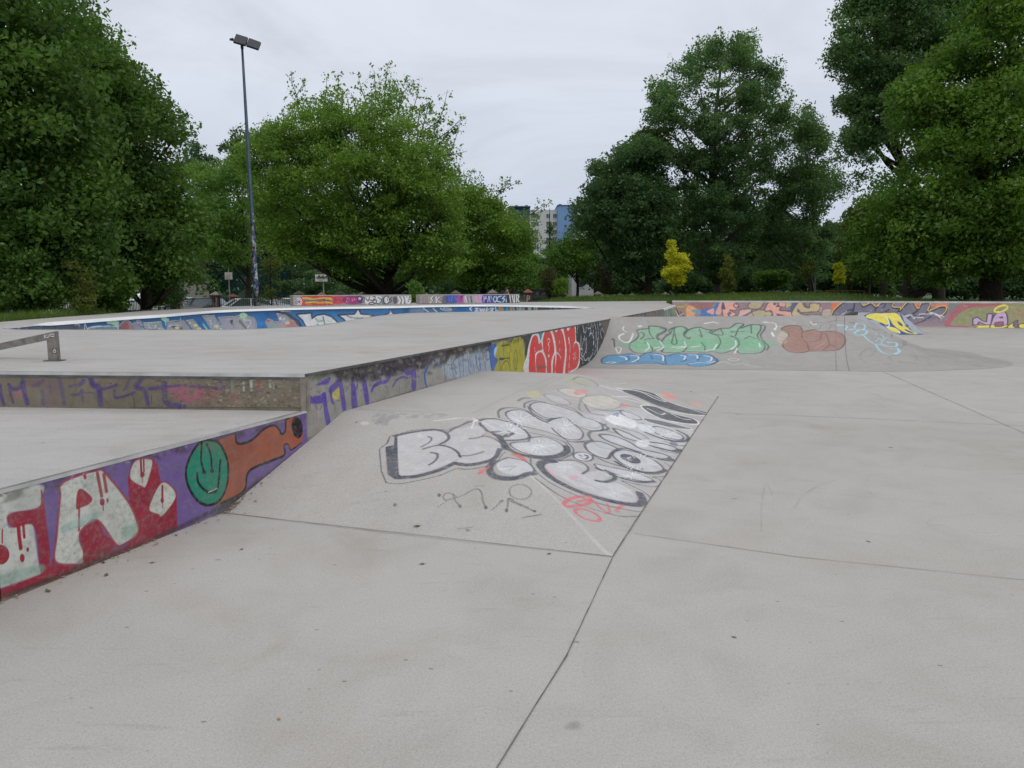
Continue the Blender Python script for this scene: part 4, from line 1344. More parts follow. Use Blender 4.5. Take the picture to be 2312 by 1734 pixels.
c.line([(1120, 1310), (1250, 1335), (1390, 1335)], 16, (95, 98, 112), 0.75)
c.line([(1480, 1275), (1540, 1200), (1500, 1290)], 12, SL, 0.8)
# black letters with white outline
WO = (222, 222, 216)
c.fill([(1250, 170), (1400, 165), (1560, 205), (1660, 265), (1800, 320), (2000, 365), (2045, 392), (1860, 385), (1600, 318), (1400, 235)], (72, 74, 82), 0.95, 5)
c.line([(1200, 150), (1400, 178), (1560, 250), (1650, 272), (1500, 205), (1380, 170)], 12, WO, 0.9)
c.line([(1150, 220), (1300, 255), (1500, 300), (1330, 235), (1200, 225)], 10, WO, 0.85)
c.line([(1560, 205), (1680, 275), (1830, 325), (2045, 395), (1860, 390), (1700, 365)], 12, WO, 0.85)
c.fill([(1420, 315), (1550, 318), (1700, 378), (1900, 430), (1955, 480), (1800, 472), (1580, 420)], (72, 74, 82), 0.95, 5, ol=(13, WO, 0.9))
c.line([(1480, 335), (1600, 390), (1650, 380)], 10, WO, 0.85); c.line([(1700, 385), (1800, 430), (1880, 440)], 10, WO, 0.85); c.line([(1710, 455), (1830, 478)], 14, WO, 0.85)
c.fill([(1440, 425), (1600, 448), (1800, 498), (1895, 530), (1700, 512), (1500, 462)], (92, 92, 96), 0.9, 5, ol=(10, WO, 0.8))
c.line([(1220, 300), (1420, 330)], 10, SL, 0.6)
c.line([(1750, 838), (1790, 820), (1900, 830), (1930, 850), (1850, 862), (1750, 850)], 9, SL, 0.8)
c.fill([(1700, 640), (1760, 660), (1750, 690), (1690, 670)], SL, 0.6, 8)
for q in ([(1100, 95), (1200, 110), (1290, 100)], [(1520, 110), (1580, 125)], [(1600, 150), (1660, 140), (1740, 150)], [(1790, 160), (1850, 150), (1900, 160)]):
    c.line(q, 9, (205, 200, 188), 0.5)
# red script
RS = (205, 92, 104)
c.line([(700, 1225), (760, 1175), (880, 1150), (950, 1160), (920, 1220), (740, 1245), (700, 1225)], 28, RS, 0.85, 0.3)
c.line([(830, 1200), (960, 1180), (1000, 1210), (1060, 1270), (1120, 1300)], 18, RS, 0.8)
c.line([(1110, 1220), (1130, 1290), (1090, 1310)], 14, RS, 0.8)
c.oval(930, 1322, 122, 40, RS, 0.85, rot=0.35, w=22)
c.line([(1200, 1290), (1215, 1255), (1262, 1232)], 22, RS, 0.7)
c.fill([(218, 756), (300, 768), (365, 812), (368, 834), (300, 800)], (214, 88, 84), 0.9, 5)
# lower left dot of the first word
c.oval(255, 880, 170, 78, CH, 0.97, rot=0.12, streak=(0.3, 16, 0.7))
c.line([(60, 830), (20, 890), (60, 960), (180, 985), (320, 965), (430, 935)], 46, SL, 0.95, 0.2)
c.line([(60, 850), (140, 810), (250, 800), (360, 830), (430, 890), (430, 930)], 14, SL, 0.9)
c.line([(130, 880), (250, 870)], 8, (120, 120, 130), 0.6); c.line([(200, 910), (270, 870)], 8, (120, 120, 130), 0.6)
# B S
c.Z(840, 940, 6.506)
c.fill([(372, 318), (500, 268), (700, 232), (900, 212), (1040, 235), (1105, 300), (1090, 360), (1000, 412), (1150, 452), (1262, 540), (1262, 620), (1150, 682), (900, 782), (700, 842), (440, 872), (398, 830), (380, 600)], CH, 0.97, 6, streak=(0.28, 34, 0.2))
c.fill([(1115, 262), (1200, 190), (1400, 150), (1600, 150), (1662, 230), (1600, 300), (1750, 330), (1882, 400), (1902, 480), (1800, 590), (1600, 662), (1400, 692), (1250, 672), (1282, 560), (1200, 470), (1090, 425)], CH, 0.97, 6, streak=(0.22, 34, 0.2))
c.fill([(195, 450), (320, 420), (332, 300), (372, 288), (380, 600), (396, 850), (440, 880), (430, 925), (330, 925), (228, 852)], SL, 0.96, 5, smooth=False)
c.line([(390, 895), (550, 892), (700, 870), (1000, 785), (1200, 692)], 56, SL, 0.96, 0.15)
c.line([(1230, 692), (1400, 712), (1600, 685), (1800, 612), (1880, 490)], 52, SL, 0.96, 0.15)
c.line([(330, 290), (600, 232), (900, 200), (1060, 228), (1125, 290), (1105, 350), (1000, 408)], 30, SL, 0.92)
c.line([(1100, 250), (1200, 185), (1500, 85)], 26, SL, 0.85)
c.line([(820, 300), (872, 318), (850, 375), (720, 450)], 20, SL, 0.85)
c.line([(750, 480), (950, 428), (1120, 448), (1250, 520), (1300, 600)], 24, SL, 0.9)
c.line([(860, 532), (950, 548), (960, 600), (920, 660), (840, 712)], 26, SL, 0.9)
c.line([(1430, 330), (1560, 312), (1680, 296), (1800, 330), (1900, 400)], 22, SL, 0.88)
c.line([(1270, 582), (1450, 572), (1640, 520)], 20, SL, 0.9)
c.line([(205, 970), (135, 800), (108, 480), (215, 400), (262, 292), (600, 205), (900, 185), (1100, 205), (1300, 130), (1480, 70)], 11, SL, 0.9, smooth=False)
c.line([(210, 975), (400, 990), (700, 938), (1000, 865), (1230, 772), (1400, 778), (1650, 742), (1800, 690), (1880, 610), (1960, 520)], 11, SL, 0.9)
c.fill([(215, 400), (255, 300), (262, 330), (235, 395)], SL, 0.7, 4)
c.line([(1620, 130), (1700, 210), (1800, 260), (1960, 300), (2080, 250)], 30, SL, 0.9)
c.line([(1800, 270), (1900, 330), (1940, 480)], 50, SL, 0.9)
for q in ([(900, 70), (1500, 50)], [(1500, 40), (1950, 230)], [(1510, 60), (1465, 180)], [(1480, 20), (1560, 90)], [(1540, 50), (1480, 90)], [(1530, 60), (1720, 110)]):
    c.line(q, 14, (225, 226, 230), 0.85, 0.6)
c.fill([(1550, 840), (1600, 780), (1740, 735), (1660, 800), (1640, 830), (1570, 858)], (212, 100, 100), 0.85, 5)
c.line([(840, 950), (960, 945)], 20, (205, 150, 140), 0.5)
c.line([(1220, 760), (1300, 790)], 12, (205, 120, 120), 0.6)
# thin black tags under the letters
TG = (96, 92, 88)
for q, w in (([(1240, 1190), (1180, 1140), (1090, 1130), (1045, 1180), (1080, 1230), (1180, 1210), (1330, 1160), (1480, 1080), (1560, 1070), (1610, 1130), (1625, 1230), (1670, 1340)], 14), ([(1190, 1150), (1220, 1230), (1290, 1320)], 14),
             ([(960, 1340), (1100, 1240)], 7), ([(1760, 1375), (1880, 1270), (1920, 1235)], 11), ([(1910, 1240), (1890, 1250)], 30), ([(1970, 1390), (1995, 1300), (2000, 1210), (2080, 1225)], 15), ([(2010, 1215), (2300, 1340)], 10)):
    c.line(q, w, TG, 0.8, 0.5)
for x, y in ((985, 1158), (1292, 1322), (1672, 1340), (1975, 1385), (335, 1300)):
    c.oval(x, y, 26, 26, (70, 66, 64), 0.85, soft=10)
c.line([(1520, 1025), (1660, 1022)], 9, TG, 0.5)
c.Z(800, 820, 2.633)
c.oval(987, 765, 66, 44, (110, 106, 100), 0.75, w=6, rot=0.1)
c.line([(915, 815), (1000, 850), (1075, 882)], 7, TG, 0.75); c.oval(1072, 880, 12, 7, (70, 66, 64), 0.8)
c.line([(1000, 918), (1110, 900)], 8, TG, 0.7)
c.line([(615, 985), (700, 975)], 6, TG, 0.6); c.oval(675, 993, 12, 8, (90, 84, 78), 0.7)
# faint dark scribbles on the slope near the wall
c.fill([(110, 310), (200, 285), (320, 300), (530, 300), (520, 325), (240, 330), (190, 370), (120, 360)], (112, 112, 116), 0.45, 10, ns=(18, 0.35))
c.fill([(60, 120), (300, 70), (420, 90), (260, 160), (90, 190)], (176, 174, 170), 0.35, 14, ns=(6, .3))
c.oval(62, 358, 26, 12, (205, 200, 195), 0.6); c.oval(12, 352, 10, 5, (60, 110, 140), 0.8)
c.line([(0, 270), (250, 285), (480, 292)], 4, (90, 86, 80), 0.7)                # crease
c.line([(700, 300), (960, 175), (1200, 75)], 10, (150, 146, 138), 0.4, 0.7)
c.line([(1050, 670), (1200, 810), (1330, 950), (1480, 1110), (1540, 1150)], 14, (196, 192, 186), 0.5, 0.8, ns=(30, 0.15))
grid_mesh('funbox_body', Gf, M_fun, funbox, c.c)
jitter_line([(502, 1158), (760, 1190), (1000, 1218), (1200, 1238), (1383, 1258)], 0.005, z=0.0065, name='crease', parent=floor)
jitter_line([(1383, 1258), (1450, 1155), (1545, 1010), (1622, 895)], 0.008, z=0.0065, name='crease', parent=floor)

# ------------------------------------------------------------------ paint: bank ramp
c = cr
GN = (124, 164, 136); GO = (58, 68, 66); HI = (222, 228, 224)
c.Z(1340, 640, 4.809)
c.fill([(60, 350), (2300, 350), (3300, 700), (4000, 900), (3000, 950), (1300, 920), (-60, 900)], (150, 147, 143), 0.35, 60, smooth=False)
c.fill([(470, 512), (530, 495), (600, 490), (605, 465), (720, 470), (788, 500), (760, 532), (705, 560), (690, 590), (740, 625), (790, 560), (835, 545), (820, 510), (870, 480), (960, 468), (1015, 500), (985, 555), (1040, 500), (1150, 475), (1230, 500), (1340, 505), (1372, 490), (1480, 482), (1550, 435), (1632, 440), (1600, 485), (1700, 450), (1805, 450), (1815, 500), (1780, 560), (1800, 610), (1855, 660), (1850, 722), (1780, 756), (1600, 760), (1540, 722), (1400, 756), (1300, 742), (1200, 746), (1000, 742), (900, 752), (760, 748), (720, 722), (560, 756), (450, 750), (392, 700), (402, 650), (470, 600), (490, 552)], GN, 0.86, 4, ol=(11, GO, 0.85))
c.fill([(420, 640), (1800, 600), (1840, 690), (420, 700)], (92, 166, 118), 0.4, 30)
for q in ([(510, 605), (548, 570), (540, 540), (510, 530)], [(560, 605), (640, 598)], [(600, 465), (610, 540), (655, 600)], [(690, 600), (745, 640), (760, 700), (740, 745)], [(560, 640), (630, 690), (640, 730)], [(880, 480), (870, 560), (850, 650), (905, 650), (885, 545)], [(750, 600), (830, 545), (860, 490)],
          [(1000, 640), (1010, 700), (970, 742)], [(1150, 500), (1180, 580), (1150, 560)], [(1170, 640), (1210, 690), (1205, 740)], [(1270, 540), (1350, 570), (1380, 640), (1340, 710)], [(1380, 490), (1400, 560), (1260, 535), (1290, 510)], [(1480, 570), (1560, 600), (1580, 660), (1540, 720)],
          [(1630, 440), (1570, 500), (1540, 570)], [(1490, 525), (1640, 520)], [(1500, 570), (1550, 590)], [(1640, 600), (1700, 575), (1760, 600)], [(1710, 455), (1715, 540)], [(990, 520), (980, 570), (1040, 600), (1045, 580)], [(1350, 500), (1280, 540), (1330, 560)]):
    c.line(q, 9, GO, 0.85)
for q in ([(720, 620), (760, 690), (690, 730)], [(990, 630), (1000, 690), (900, 705)], [(850, 690), (985, 685)], [(1060, 690), (1150, 680)], [(1340, 660), (1300, 720)], [(1540, 620), (1545, 670), (1490, 715)], [(1800, 650), (1810, 690)], [(580, 640), (605, 690), (560, 735)], [(660, 700), (720, 690)], [(1200, 735), (1280, 720)], [(1530, 760), (1560, 700)]):
    c.line(q, 10, HI, 0.75)
c.line([(730, 480), (790, 495), (760, 525), (690, 570), (740, 625)], 20, (80, 84, 88), 0.6)
c.line([(990, 480), (1015, 500), (985, 560), (1030, 600)], 20, (80, 84, 88), 0.55)
c.line([(1800, 450), (1862, 460), (1850, 510), (1815, 560), (1840, 620), (1900, 680), (1880, 725)], 13, (70, 74, 76), 0.8)
c.line([(1860, 460), (1900, 600)], 4, (90, 90, 90), 0.4)
BB = (76, 134, 172); BO = (52, 76, 104)
c.fill([(88, 850), (100, 812), (180, 780), (300, 775), (400, 763), (500, 785), (590, 752), (700, 758), (790, 785), (900, 762), (1100, 766), (1250, 768), (1320, 808), (1352, 840), (1280, 882), (1150, 902), (1050, 896), (1000, 880), (800, 886), (700, 872), (480, 872), (300, 877), (120, 872)], BB, 0.93, 4, ol=(15, BO, 0.85))
for q in ([(370, 790), (385, 830), (290, 865)], [(510, 785), (480, 850), (640, 850), (760, 875)], [(770, 780), (790, 880)], [(985, 775), (1000, 830), (960, 850)], [(1010, 870), (1150, 850), (1240, 850)], [(1260, 775), (1330, 830), (1280, 880)], [(625, 785), (640, 820)], [(1150, 790), (1130, 840)]):
    c.line(q, 12, BO, 0.8)
for q in ([(290, 790), (350, 805), (358, 830)], [(410, 780), (480, 790), (485, 820), (420, 852)], [(660, 770), (750, 785), (755, 840)], [(950, 780), (995, 790), (985, 825)], [(1040, 775), (1120, 780), (1130, 815)], [(1200, 785), (1280, 800), (1270, 840), (1235, 848)], [(140, 862), (180, 852), (240, 855), (190, 868)], [(1040, 872), (1150, 858), (1260, 862), (1320, 845)]):
    c.line(q, 11, HI, 0.9)
WC = (214, 214, 212)
for q, w in (([(430, 545), (400, 620), (350, 640), (290, 610), (280, 570), (330, 545)], 12), ([(330, 470), (320, 500), (360, 530)], 8), ([(490, 468), (520, 462)], 14), ([(820, 420), (850, 428)], 10), ([(1200, 435), (1300, 420), (1350, 432)], 9), ([(1840, 420), (1960, 430), (1985, 470), (1960, 500)], 8), ([(1940, 540), (1955, 570)], 18),
             ([(1460, 825), (1520, 812), (1580, 825), (1510, 840), (1460, 825)], 7), ([(1340, 870), (1420, 850), (1510, 880), (1620, 870), (1690, 890), (1820, 912)], 8), ([(1620, 850), (1690, 852)], 7), ([(250, 690), (300, 700), (290, 740), (270, 760), (240, 700)], 8)):
    c.line(q, w, WC, 0.8)
c.line([(200, 605), (222, 610), (228, 690)], 12, (52, 48, 46), 0.8)
for q in ([(1700, 870), (1960, 915), (1780, 920)], [(1320, 880), (1420, 870), (1500, 890)]):
    c.line(q, 5, (110, 108, 104), 0.6)
c.Z(1700, 640, 3.614)
BR = (146, 108, 96)
c.fill([(232, 372), (290, 345), (380, 348), (414, 388), (500, 376), (550, 394), (640, 388), (720, 408), (752, 452), (742, 500), (690, 542), (560, 552), (460, 552), (400, 566), (310, 560), (250, 522), (248, 482), (290, 432), (284, 404)], BR, 0.9, 4, ol=(9, (98, 72, 66), 0.85))
for q in ([(405, 390), (400, 440), (440, 490), (460, 552)], [(550, 400), (600, 420), (620, 500), (570, 545)], [(640, 500), (700, 540)], [(440, 480), (540, 460), (560, 410)]):
    c.line(q, 7, (105, 76, 68), 0.75)
c.line([(500, 530), (590, 480)], 5, (190, 150, 140), 0.5)
c.fill([(200, 430), (250, 380), (290, 440), (250, 500), (205, 470)], (196, 172, 140), 0.45, 12, ns=(10, 0.2))
for q in ([(230, 385), (400, 345), (470, 360)], [(480, 330), (470, 350), (540, 370), (560, 340), (640, 335)], [(600, 360), (620, 372), (640, 345), (680, 350)], [(480, 320), (600, 318), (680, 300)]):
    c.line(q, 4, (70, 72, 74), 0.6)
c.line([(470, 310), (490, 335), (520, 330)], 7, WC, 0.7); c.line([(150, 320), (190, 335), (185, 380)], 5, WC, 0.6); c.line([(155, 400), (170, 430)], 9, (235, 235, 235), 0.8); c.line([(190, 350), (240, 352)], 5, WC, 0.6)
LB_ = (146, 196, 224)
for q, w in (([(685, 340), (770, 345), (750, 380), (820, 375)], 9), ([(840, 325), (910, 335), (900, 375), (830, 370), (845, 325)], 7), ([(830, 400), (870, 380), (930, 385), (910, 415), (850, 420), (825, 400)], 10), ([(900, 420), (940, 460), (1000, 500), (1030, 540), (1090, 575), (1180, 572)], 10),
             ([(1100, 480), (1170, 485), (1160, 515), (1060, 500)], 12), ([(1180, 530), (1195, 555), (1160, 575)], 16), ([(1040, 500), (1160, 540)], 8), ([(960, 410), (1050, 420), (1060, 450), (980, 440)], 5), ([(940, 390), (1000, 400)], 6), ([(1060, 470), (1090, 440), (1130, 460)], 5), ([(1000, 470), (1040, 450), (1050, 490), (1000, 495)], 6)):
    c.line(q, w, LB_, 0.85)
DK = (96, 92, 90)
for q in ([(870, 620), (900, 600), (960, 590), (1000, 540), (940, 530), (890, 560), (870, 600)], [(1100, 605), (1180, 580), (1300, 590), (1340, 605), (1310, 630), (1150, 630), (1120, 605)], [(1130, 640), (1300, 645), (1400, 670)], [(870, 620), (990, 660), (1100, 660), (1140, 640)], [(1420, 660), (1465, 668), (1440, 650)], [(590, 715), (680, 718)],
          [(920, 350), (980, 370), (1060, 380), (930, 375)], [(1200, 440), (1230, 470), (1190, 500), (1250, 500), (1320, 510)], [(1080, 410), (1140, 405), (1130, 440), (1190, 430), (1170, 405)], [(1240, 510), (1300, 490), (1350, 520)], [(690, 300), (740, 310)], [(780, 320), (830, 320), (800, 335)]):
    c.line(q, 4, DK, 0.6)
c.line([(1320, 605), (1365, 622)], 9, (120, 130, 160), 0.7)
c.fill([(840, 260), (920, 280), (1010, 340), (900, 330), (850, 300)], (150, 150, 160), 0.5, 12)
c.fill([(900, 255), (1060, 330), (1200, 420), (1060, 360), (960, 330)], (128, 122, 124), 0.4, 12, ns=(8, .2))
grid_mesh('ramp_face', Gr, M_ramp, bank, c.c[c.sl[0][0]:c.sl[0][1]], True)
grid_mesh('rounded_end', Gc, M_ramp, bank, c.c[c.sl[1][0]:c.sl[1][1]], True)

# ------------------------------------------------------------------ paint: wedge bank
c = ck
c.Z(1860, 660, 4.894)
YE = (226, 198, 74); NB = (36, 62, 118)
c.fill([(330, 215), (840, 215), (1110, 470), (300, 480)], (150, 160, 178), 0.6, 4, smooth=False)
c.fill([(440, 260), (520, 226), (620, 222), (830, 222), (900, 340), (1000, 440), (1105, 462), (960, 480), (840, 470), (700, 400), (600, 320), (440, 290)], NB, 0.95, 4)
c.fill([(465, 275), (490, 245), (560, 230), (640, 236), (700, 270), (716, 320), (700, 360), (620, 330), (540, 300)], YE, 0.98, 3)
c.fill([(645, 236), (720, 228), (800, 230), (840, 270), (890, 350), (960, 420), (1040, 460), (930, 452), (850, 420), (770, 360), (722, 290)], YE, 0.98, 3)
c.fill([(690, 380), (760, 385), (830, 420), (842, 452), (780, 440), (720, 410)], YE, 0.98, 3)
c.fill([(815, 318), (860, 345), (875, 372), (845, 368), (822, 345)], NB, 0.97, 3)
c.line([(640, 236), (700, 285), (720, 340), (712, 380), (640, 350)], 12, WH, 0.95)
c.line([(700, 385), (780, 392), (836, 430), (838, 456)], 7, WH, 0.9)
c.fill([(610, 335), (660, 345), (680, 372), (640, 365)], NB, 0.95, 3); c.fill([(895, 355), (935, 360), (925, 385), (900, 375)], NB, 0.95, 3); c.fill([(890, 405), (960, 430), (1000, 455), (930, 440)], NB, 0.95, 3)
c.line([(825, 225), (860, 300), (910, 370)], 6, (190, 205, 225), 0.8)
grid_mesh('painted_face', Gk, M_ramp, wedge, c.c)

# ------------------------------------------------------------------ paint: far quarter pipe
c = cq
c.Z(0, 0, 1)
c.fill([(1490, 676), (2330, 678), (2330, 745), (1490, 745)], (138, 120, 122), 0.95, 1, smooth=False)
c.Z(1480, 660, 5.267)
PK = (222, 160, 142); TN = (178, 164, 124); PD = (84, 76, 104)
c.fill([(150, 95), (2300, 95), (2300, 420), (150, 420)], (150, 120, 122), 0.6, 4, smooth=False)
c.fill([(220, 110), (380, 110), (330, 290), (260, 290)], (150, 130, 110), 0.8, 6, ns=(6, .2))
for q, cc, w in (([(235, 175), (300, 290)], WH, 7), ([(245, 170), (320, 290)], (40, 34, 40), 10), ([(260, 150), (330, 150), (370, 130)], (190, 160, 80), 10), ([(300, 200), (350, 260)], (120, 90, 100), 18), ([(280, 240), (330, 215)], (200, 190, 180), 8)):
    c.line(q, w, cc, 0.9)
c.fill([(370, 150), (440, 145), (520, 180), (500, 200), (460, 230), (480, 260), (420, 280), (370, 240)], (224, 158, 112), 0.95, 5)
c.fill([(430, 180), (520, 175), (545, 200), (520, 215), (450, 205)], (90, 150, 165), 0.95, 4)
c.fill([(420, 120), (700, 105), (640, 160), (560, 190), (450, 150)], (152, 98, 92), 0.8, 6)
c.fill([(550, 180), (700, 150), (720, 110), (750, 110), (720, 250), (560, 290), (480, 290), (540, 230)], (58, 112, 172), 0.9, 4)
c.fill([(610, 195), (690, 165), (690, 225), (650, 215)], PK, 0.95, 3); c.fill([(720, 190), (770, 120), (800, 120), (775, 215), (720, 220)], PK, 0.95, 3)
c.fill([(800, 110), (920, 105), (990, 140), (960, 180), (880, 180), (960, 220), (900, 250), (860, 210), (870, 275), (820, 275), (795, 180), (830, 170)], PK, 0.96, 4, ol=(8, PD, 0.9))
c.line([(990, 145), (960, 160), (930, 145), (940, 125), (965, 130)], 9, PD, 0.9)
c.fill([(780, 170), (800, 110), (830, 160)], PD, 0.9, 4); c.fill([(870, 195), (910, 210), (880, 225)], PD, 0.9, 3)
c.fill([(1010, 180), (1140, 172), (1130, 200), (1040, 240), (960, 275), (880, 275), (980, 235)], (214, 170, 160), 0.92, 4, ol=(8, PD, 0.9))
c.fill([(1100, 150), (1130, 115), (1240, 100), (1290, 110), (1240, 165), (1150, 172)], TN, 0.9, 4, ol=(9, PD, 0.85))
c.fill([(1080, 240), (1180, 190), (1300, 180), (1390, 210), (1350, 250), (1250, 275), (1100, 275)], TN, 0.92, 4, ol=(8, PD, 0.8))
c.line([(1140, 200), (1170, 240), (1160, 260), (1150, 248)], 8, PD, 0.85); c.line([(1240, 270), (1310, 235)], 10, PD, 0.8)
c.fill([(1300, 190), (1340, 120), (1420, 100), (1460, 130), (1440, 150), (1500, 150), (1480, 180), (1560, 190), (1650, 210), (1660, 240), (1560, 270), (1420, 270), (1380, 190)], PK, 0.96, 4, ol=(9, PD, 0.9))
c.fill([(1440, 215), (1540, 235), (1460, 245)], PD, 0.9, 3); c.fill([(1400, 115), (1445, 125), (1410, 140)], PD, 0.9, 3)
c.fill([(1470, 105), (1540, 105), (1550, 150), (1475, 145)], PK, 0.9, 3, ol=(6, PD, .8)); c.fill([(1550, 105), (1630, 130), (1560, 165)], TN, 0.9, 3, ol=(6, PD, .8))
c.line([(1490, 160), (1480, 185), (1600, 185)], 9, PD, 0.85)
c.fill([(1640, 110), (1730, 100), (1690, 160), (1650, 215), (1600, 190)], (70, 88, 128), 0.9, 4)
c.fill([(1680, 260), (1620, 215), (1690, 120), (1740, 110), (1770, 150), (1830, 160), (1840, 125), (1950, 130), (1940, 190), (1850, 200), (1720, 210), (1780, 230), (1950, 230), (1960, 270), (1760, 275)], (190, 172, 126), 0.93, 4, ol=(9, PD, 0.9))
c.fill([(1690, 205), (1690, 165), (1730, 200)], (70, 88, 128), 0.9, 3)
c.line([(1770, 110), (1790, 150), (1830, 160)], 12, PD, 0.9)
c.fill([(1990, 180), (2060, 165), (2100, 190), (2070, 250), (1990, 265), (1980, 215)], (186, 164, 148), 0.85, 4, ol=(7, PD, 0.7))
c.fill([(1955, 150), (1985, 155), (1980, 200), (1950, 200)], (180, 150, 150), 0.8, 3, ol=(5, PD, .7))
c.fill([(2110, 100), (2230, 95), (2150, 160), (2100, 190)], (212, 110, 76), 0.9, 6)
c.Z(1860, 660, 4.894)
c.fill([(100, 100), (1380, 100), (1380, 330), (1000, 360), (80, 260)], (132, 112, 122), 0.8, 4, smooth=False)
OR = (214, 116, 78); GB = (108, 106, 122)
c.fill([(100, 100), (240, 98), (150, 160), (100, 190)], OR, 0.9, 8)
c.fill([(960, 100), (1100, 100), (1040, 165)], OR, 0.9, 6); c.fill([(1170, 140), (1260, 115), (1380, 105), (1385, 170), (1300, 140)], OR, 0.9, 8)
c.fill([(900, 320), (1060, 260), (1200, 250), (1080, 300), (970, 345)], (214, 134, 104), 0.85, 8)
c.fill([(70, 250), (110, 180), (230, 100), (360, 96), (420, 130), (520, 116), (580, 140), (690, 100), (770, 105), (770, 145), (840, 150), (960, 95), (1040, 160), (1080, 115), (1170, 115), (1165, 180), (1280, 140), (1360, 150), (1320, 210), (1220, 260), (1080, 300), (960, 340), (900, 330), (880, 220), (500, 220), (330, 200), (180, 240)], GB, 0.92, 3)
EO = (44, 38, 46); YO = (220, 190, 104)
for off, cc, w in ((0, EO, 15), (-9, YO, 6)):
    c.line([(70, 245 + off), (120, 170 + off), (230, 108 + off), (330, 104 + off), (400, 108 + off), (440, 140 + off), (520, 120 + off), (580, 148 + off), (640, 115 + off), (720, 108 + off), (768, 120 + off), (764, 150 + off), (845, 155 + off), (840, 180 + off), (900, 130 + off), (975, 100 + off), (1040, 165 + off), (1080, 122 + off), (1160, 115 + off), (1175, 135 + off), (1155, 185 + off), (1280, 148 + off), (1355, 152 + off), (1340, 200 + off), (1270, 245 + off)], w, cc, 0.95)
for q in ([(190, 225), (240, 180), (320, 165), (300, 190), (230, 220)], [(580, 148), (560, 190)], [(840, 160), (800, 200), (680, 190), (720, 165)], [(1155, 185), (1090, 220), (960, 215)], [(1045, 165), (920, 260)], [(1190, 230), (1080, 290), (970, 340)], [(1040, 180), (980, 200)], [(340, 110), (330, 180)], [(690, 105), (650, 170)]):
    c.line(q, 11, EO, 0.85)
for q in ([(200, 215), (250, 180)], [(900, 230), (960, 215), (1000, 250)], [(1060, 210), (1200, 200)], [(1240, 210), (1330, 230)], [(1000, 240), (1100, 240)], [(1180, 190), (1250, 210), (1300, 250)]):
    c.line(q, 14, (216, 208, 210), 0.65, ns=(8, .2))
for k in range(70):
    x, y = random.uniform(120, 1320), random.uniform(120, 300)
    c.line([(x, y), (x + random.uniform(-30, 30), y + random.uniform(-16, 16))], random.uniform(4, 10), random.choice([(150, 150, 165), (90, 84, 100), (180, 160, 165), (120, 96, 110)]), 0.55)
c.fill([(1385, 100), (1600, 105), (1480, 150), (1400, 210)], (112, 122, 120), 0.9, 6)
c.fill([(1370, 260), (1400, 200), (1480, 140), (1620, 108), (2300, 110), (2300, 130), (1900, 140), (1650, 160), (1520, 200), (1430, 290), (1400, 340), (1620, 350), (1640, 380), (1400, 370), (1330, 340)], (164, 86, 96), 0.92, 6)
c.fill([(1420, 290), (1500, 200), (1640, 150), (1900, 138), (2300, 130), (2300, 400), (1640, 390), (1640, 345), (1440, 345)], (134, 138, 96), 0.92, 5)
for k in range(90):
    x, y = random.uniform(1440, 2300), random.uniform(140, 350)
    c.line([(x, y), (x + random.uniform(-30, 40), y - random.uniform(0, 14)), (x + random.uniform(20, 60), y + random.uniform(-6, 10))], random.uniform(3, 7), random.choice([(162, 158, 112), (104, 118, 84), (170, 110, 90), (150, 130, 90)]), 0.6)
for q in ([(2080, 200), (2110, 170), (2160, 160)], [(2140, 200), (2190, 180), (2210, 230)], [(2110, 210), (2150, 280), (2200, 260)], [(1820, 140), (1830, 180)]):
    c.line(q, 9, (180, 104, 84), 0.7)
LA = (186, 158, 190); PO = (70, 52, 78)
c.fill([(1650, 250), (1700, 235), (1760, 280), (1800, 290), (1810, 205), (1870, 200), (1850, 330), (1790, 330), (1720, 290), (1700, 330), (1650, 335)], LA, 0.97, 3, ol=(11, PO, 0.9), smooth=False)
c.fill([(1850, 330), (1880, 230), (1940, 182), (2000, 182), (2030, 230), (2030, 330), (1985, 330), (1980, 290), (1900, 300), (1890, 330)], LA, 0.97, 3, ol=(11, PO, 0.9))
c.fill([(1935, 245), (1975, 225), (1985, 248)], PO, 0.9, 3)
c.fill([(1890, 330), (1930, 285), (1980, 295), (1975, 345), (1920, 365)], (130, 80, 96), 0.95, 3)
YL = (226, 200, 92)
c.oval(1960, 160, 74, 24, YL, 0.97, w=15, rot=-0.2); c.oval(1960, 160, 90, 34, (120, 100, 70), 0.6, w=5, rot=-0.2)
c.fill([(1640, 340), (1840, 335), (1838, 385), (1640, 392), (1700, 365)], YL, 0.97, 3, ol=(10, PO, 0.9), smooth=False)
c.fill([(1845, 335), (1890, 335), (1900, 365), (1960, 360), (2000, 338), (2045, 338), (1990, 385), (1850, 388)], YL, 0.97, 3, ol=(9, PO, 0.9))
c.fill([(2050, 335), (2140, 275), (2095, 350), (2160, 385), (2040, 388)], YL, 0.97, 3, ol=(9, PO, 0.9))
c.fill([(2100, 300), (2145, 270), (2140, 375), (2100, 365)], (112, 94, 112), 0.9, 3, ol=(6, PO, .9))
c.fill([(2155, 340), (2190, 318), (2330, 320), (2330, 385), (2180, 385)], YL, 0.97, 3, ol=(9, PO, 0.9))
c.line([(2210, 360), (2240, 340), (2300, 345)], 8, PO, 0.8)
c.fill([(1000, 365), (2330, 398), (2330, 430), (900, 400)], (150, 146, 142), 0.9, 5, smooth=False)
grid_mesh('painted_face', Gq, M_far, quarter, c.c, True)

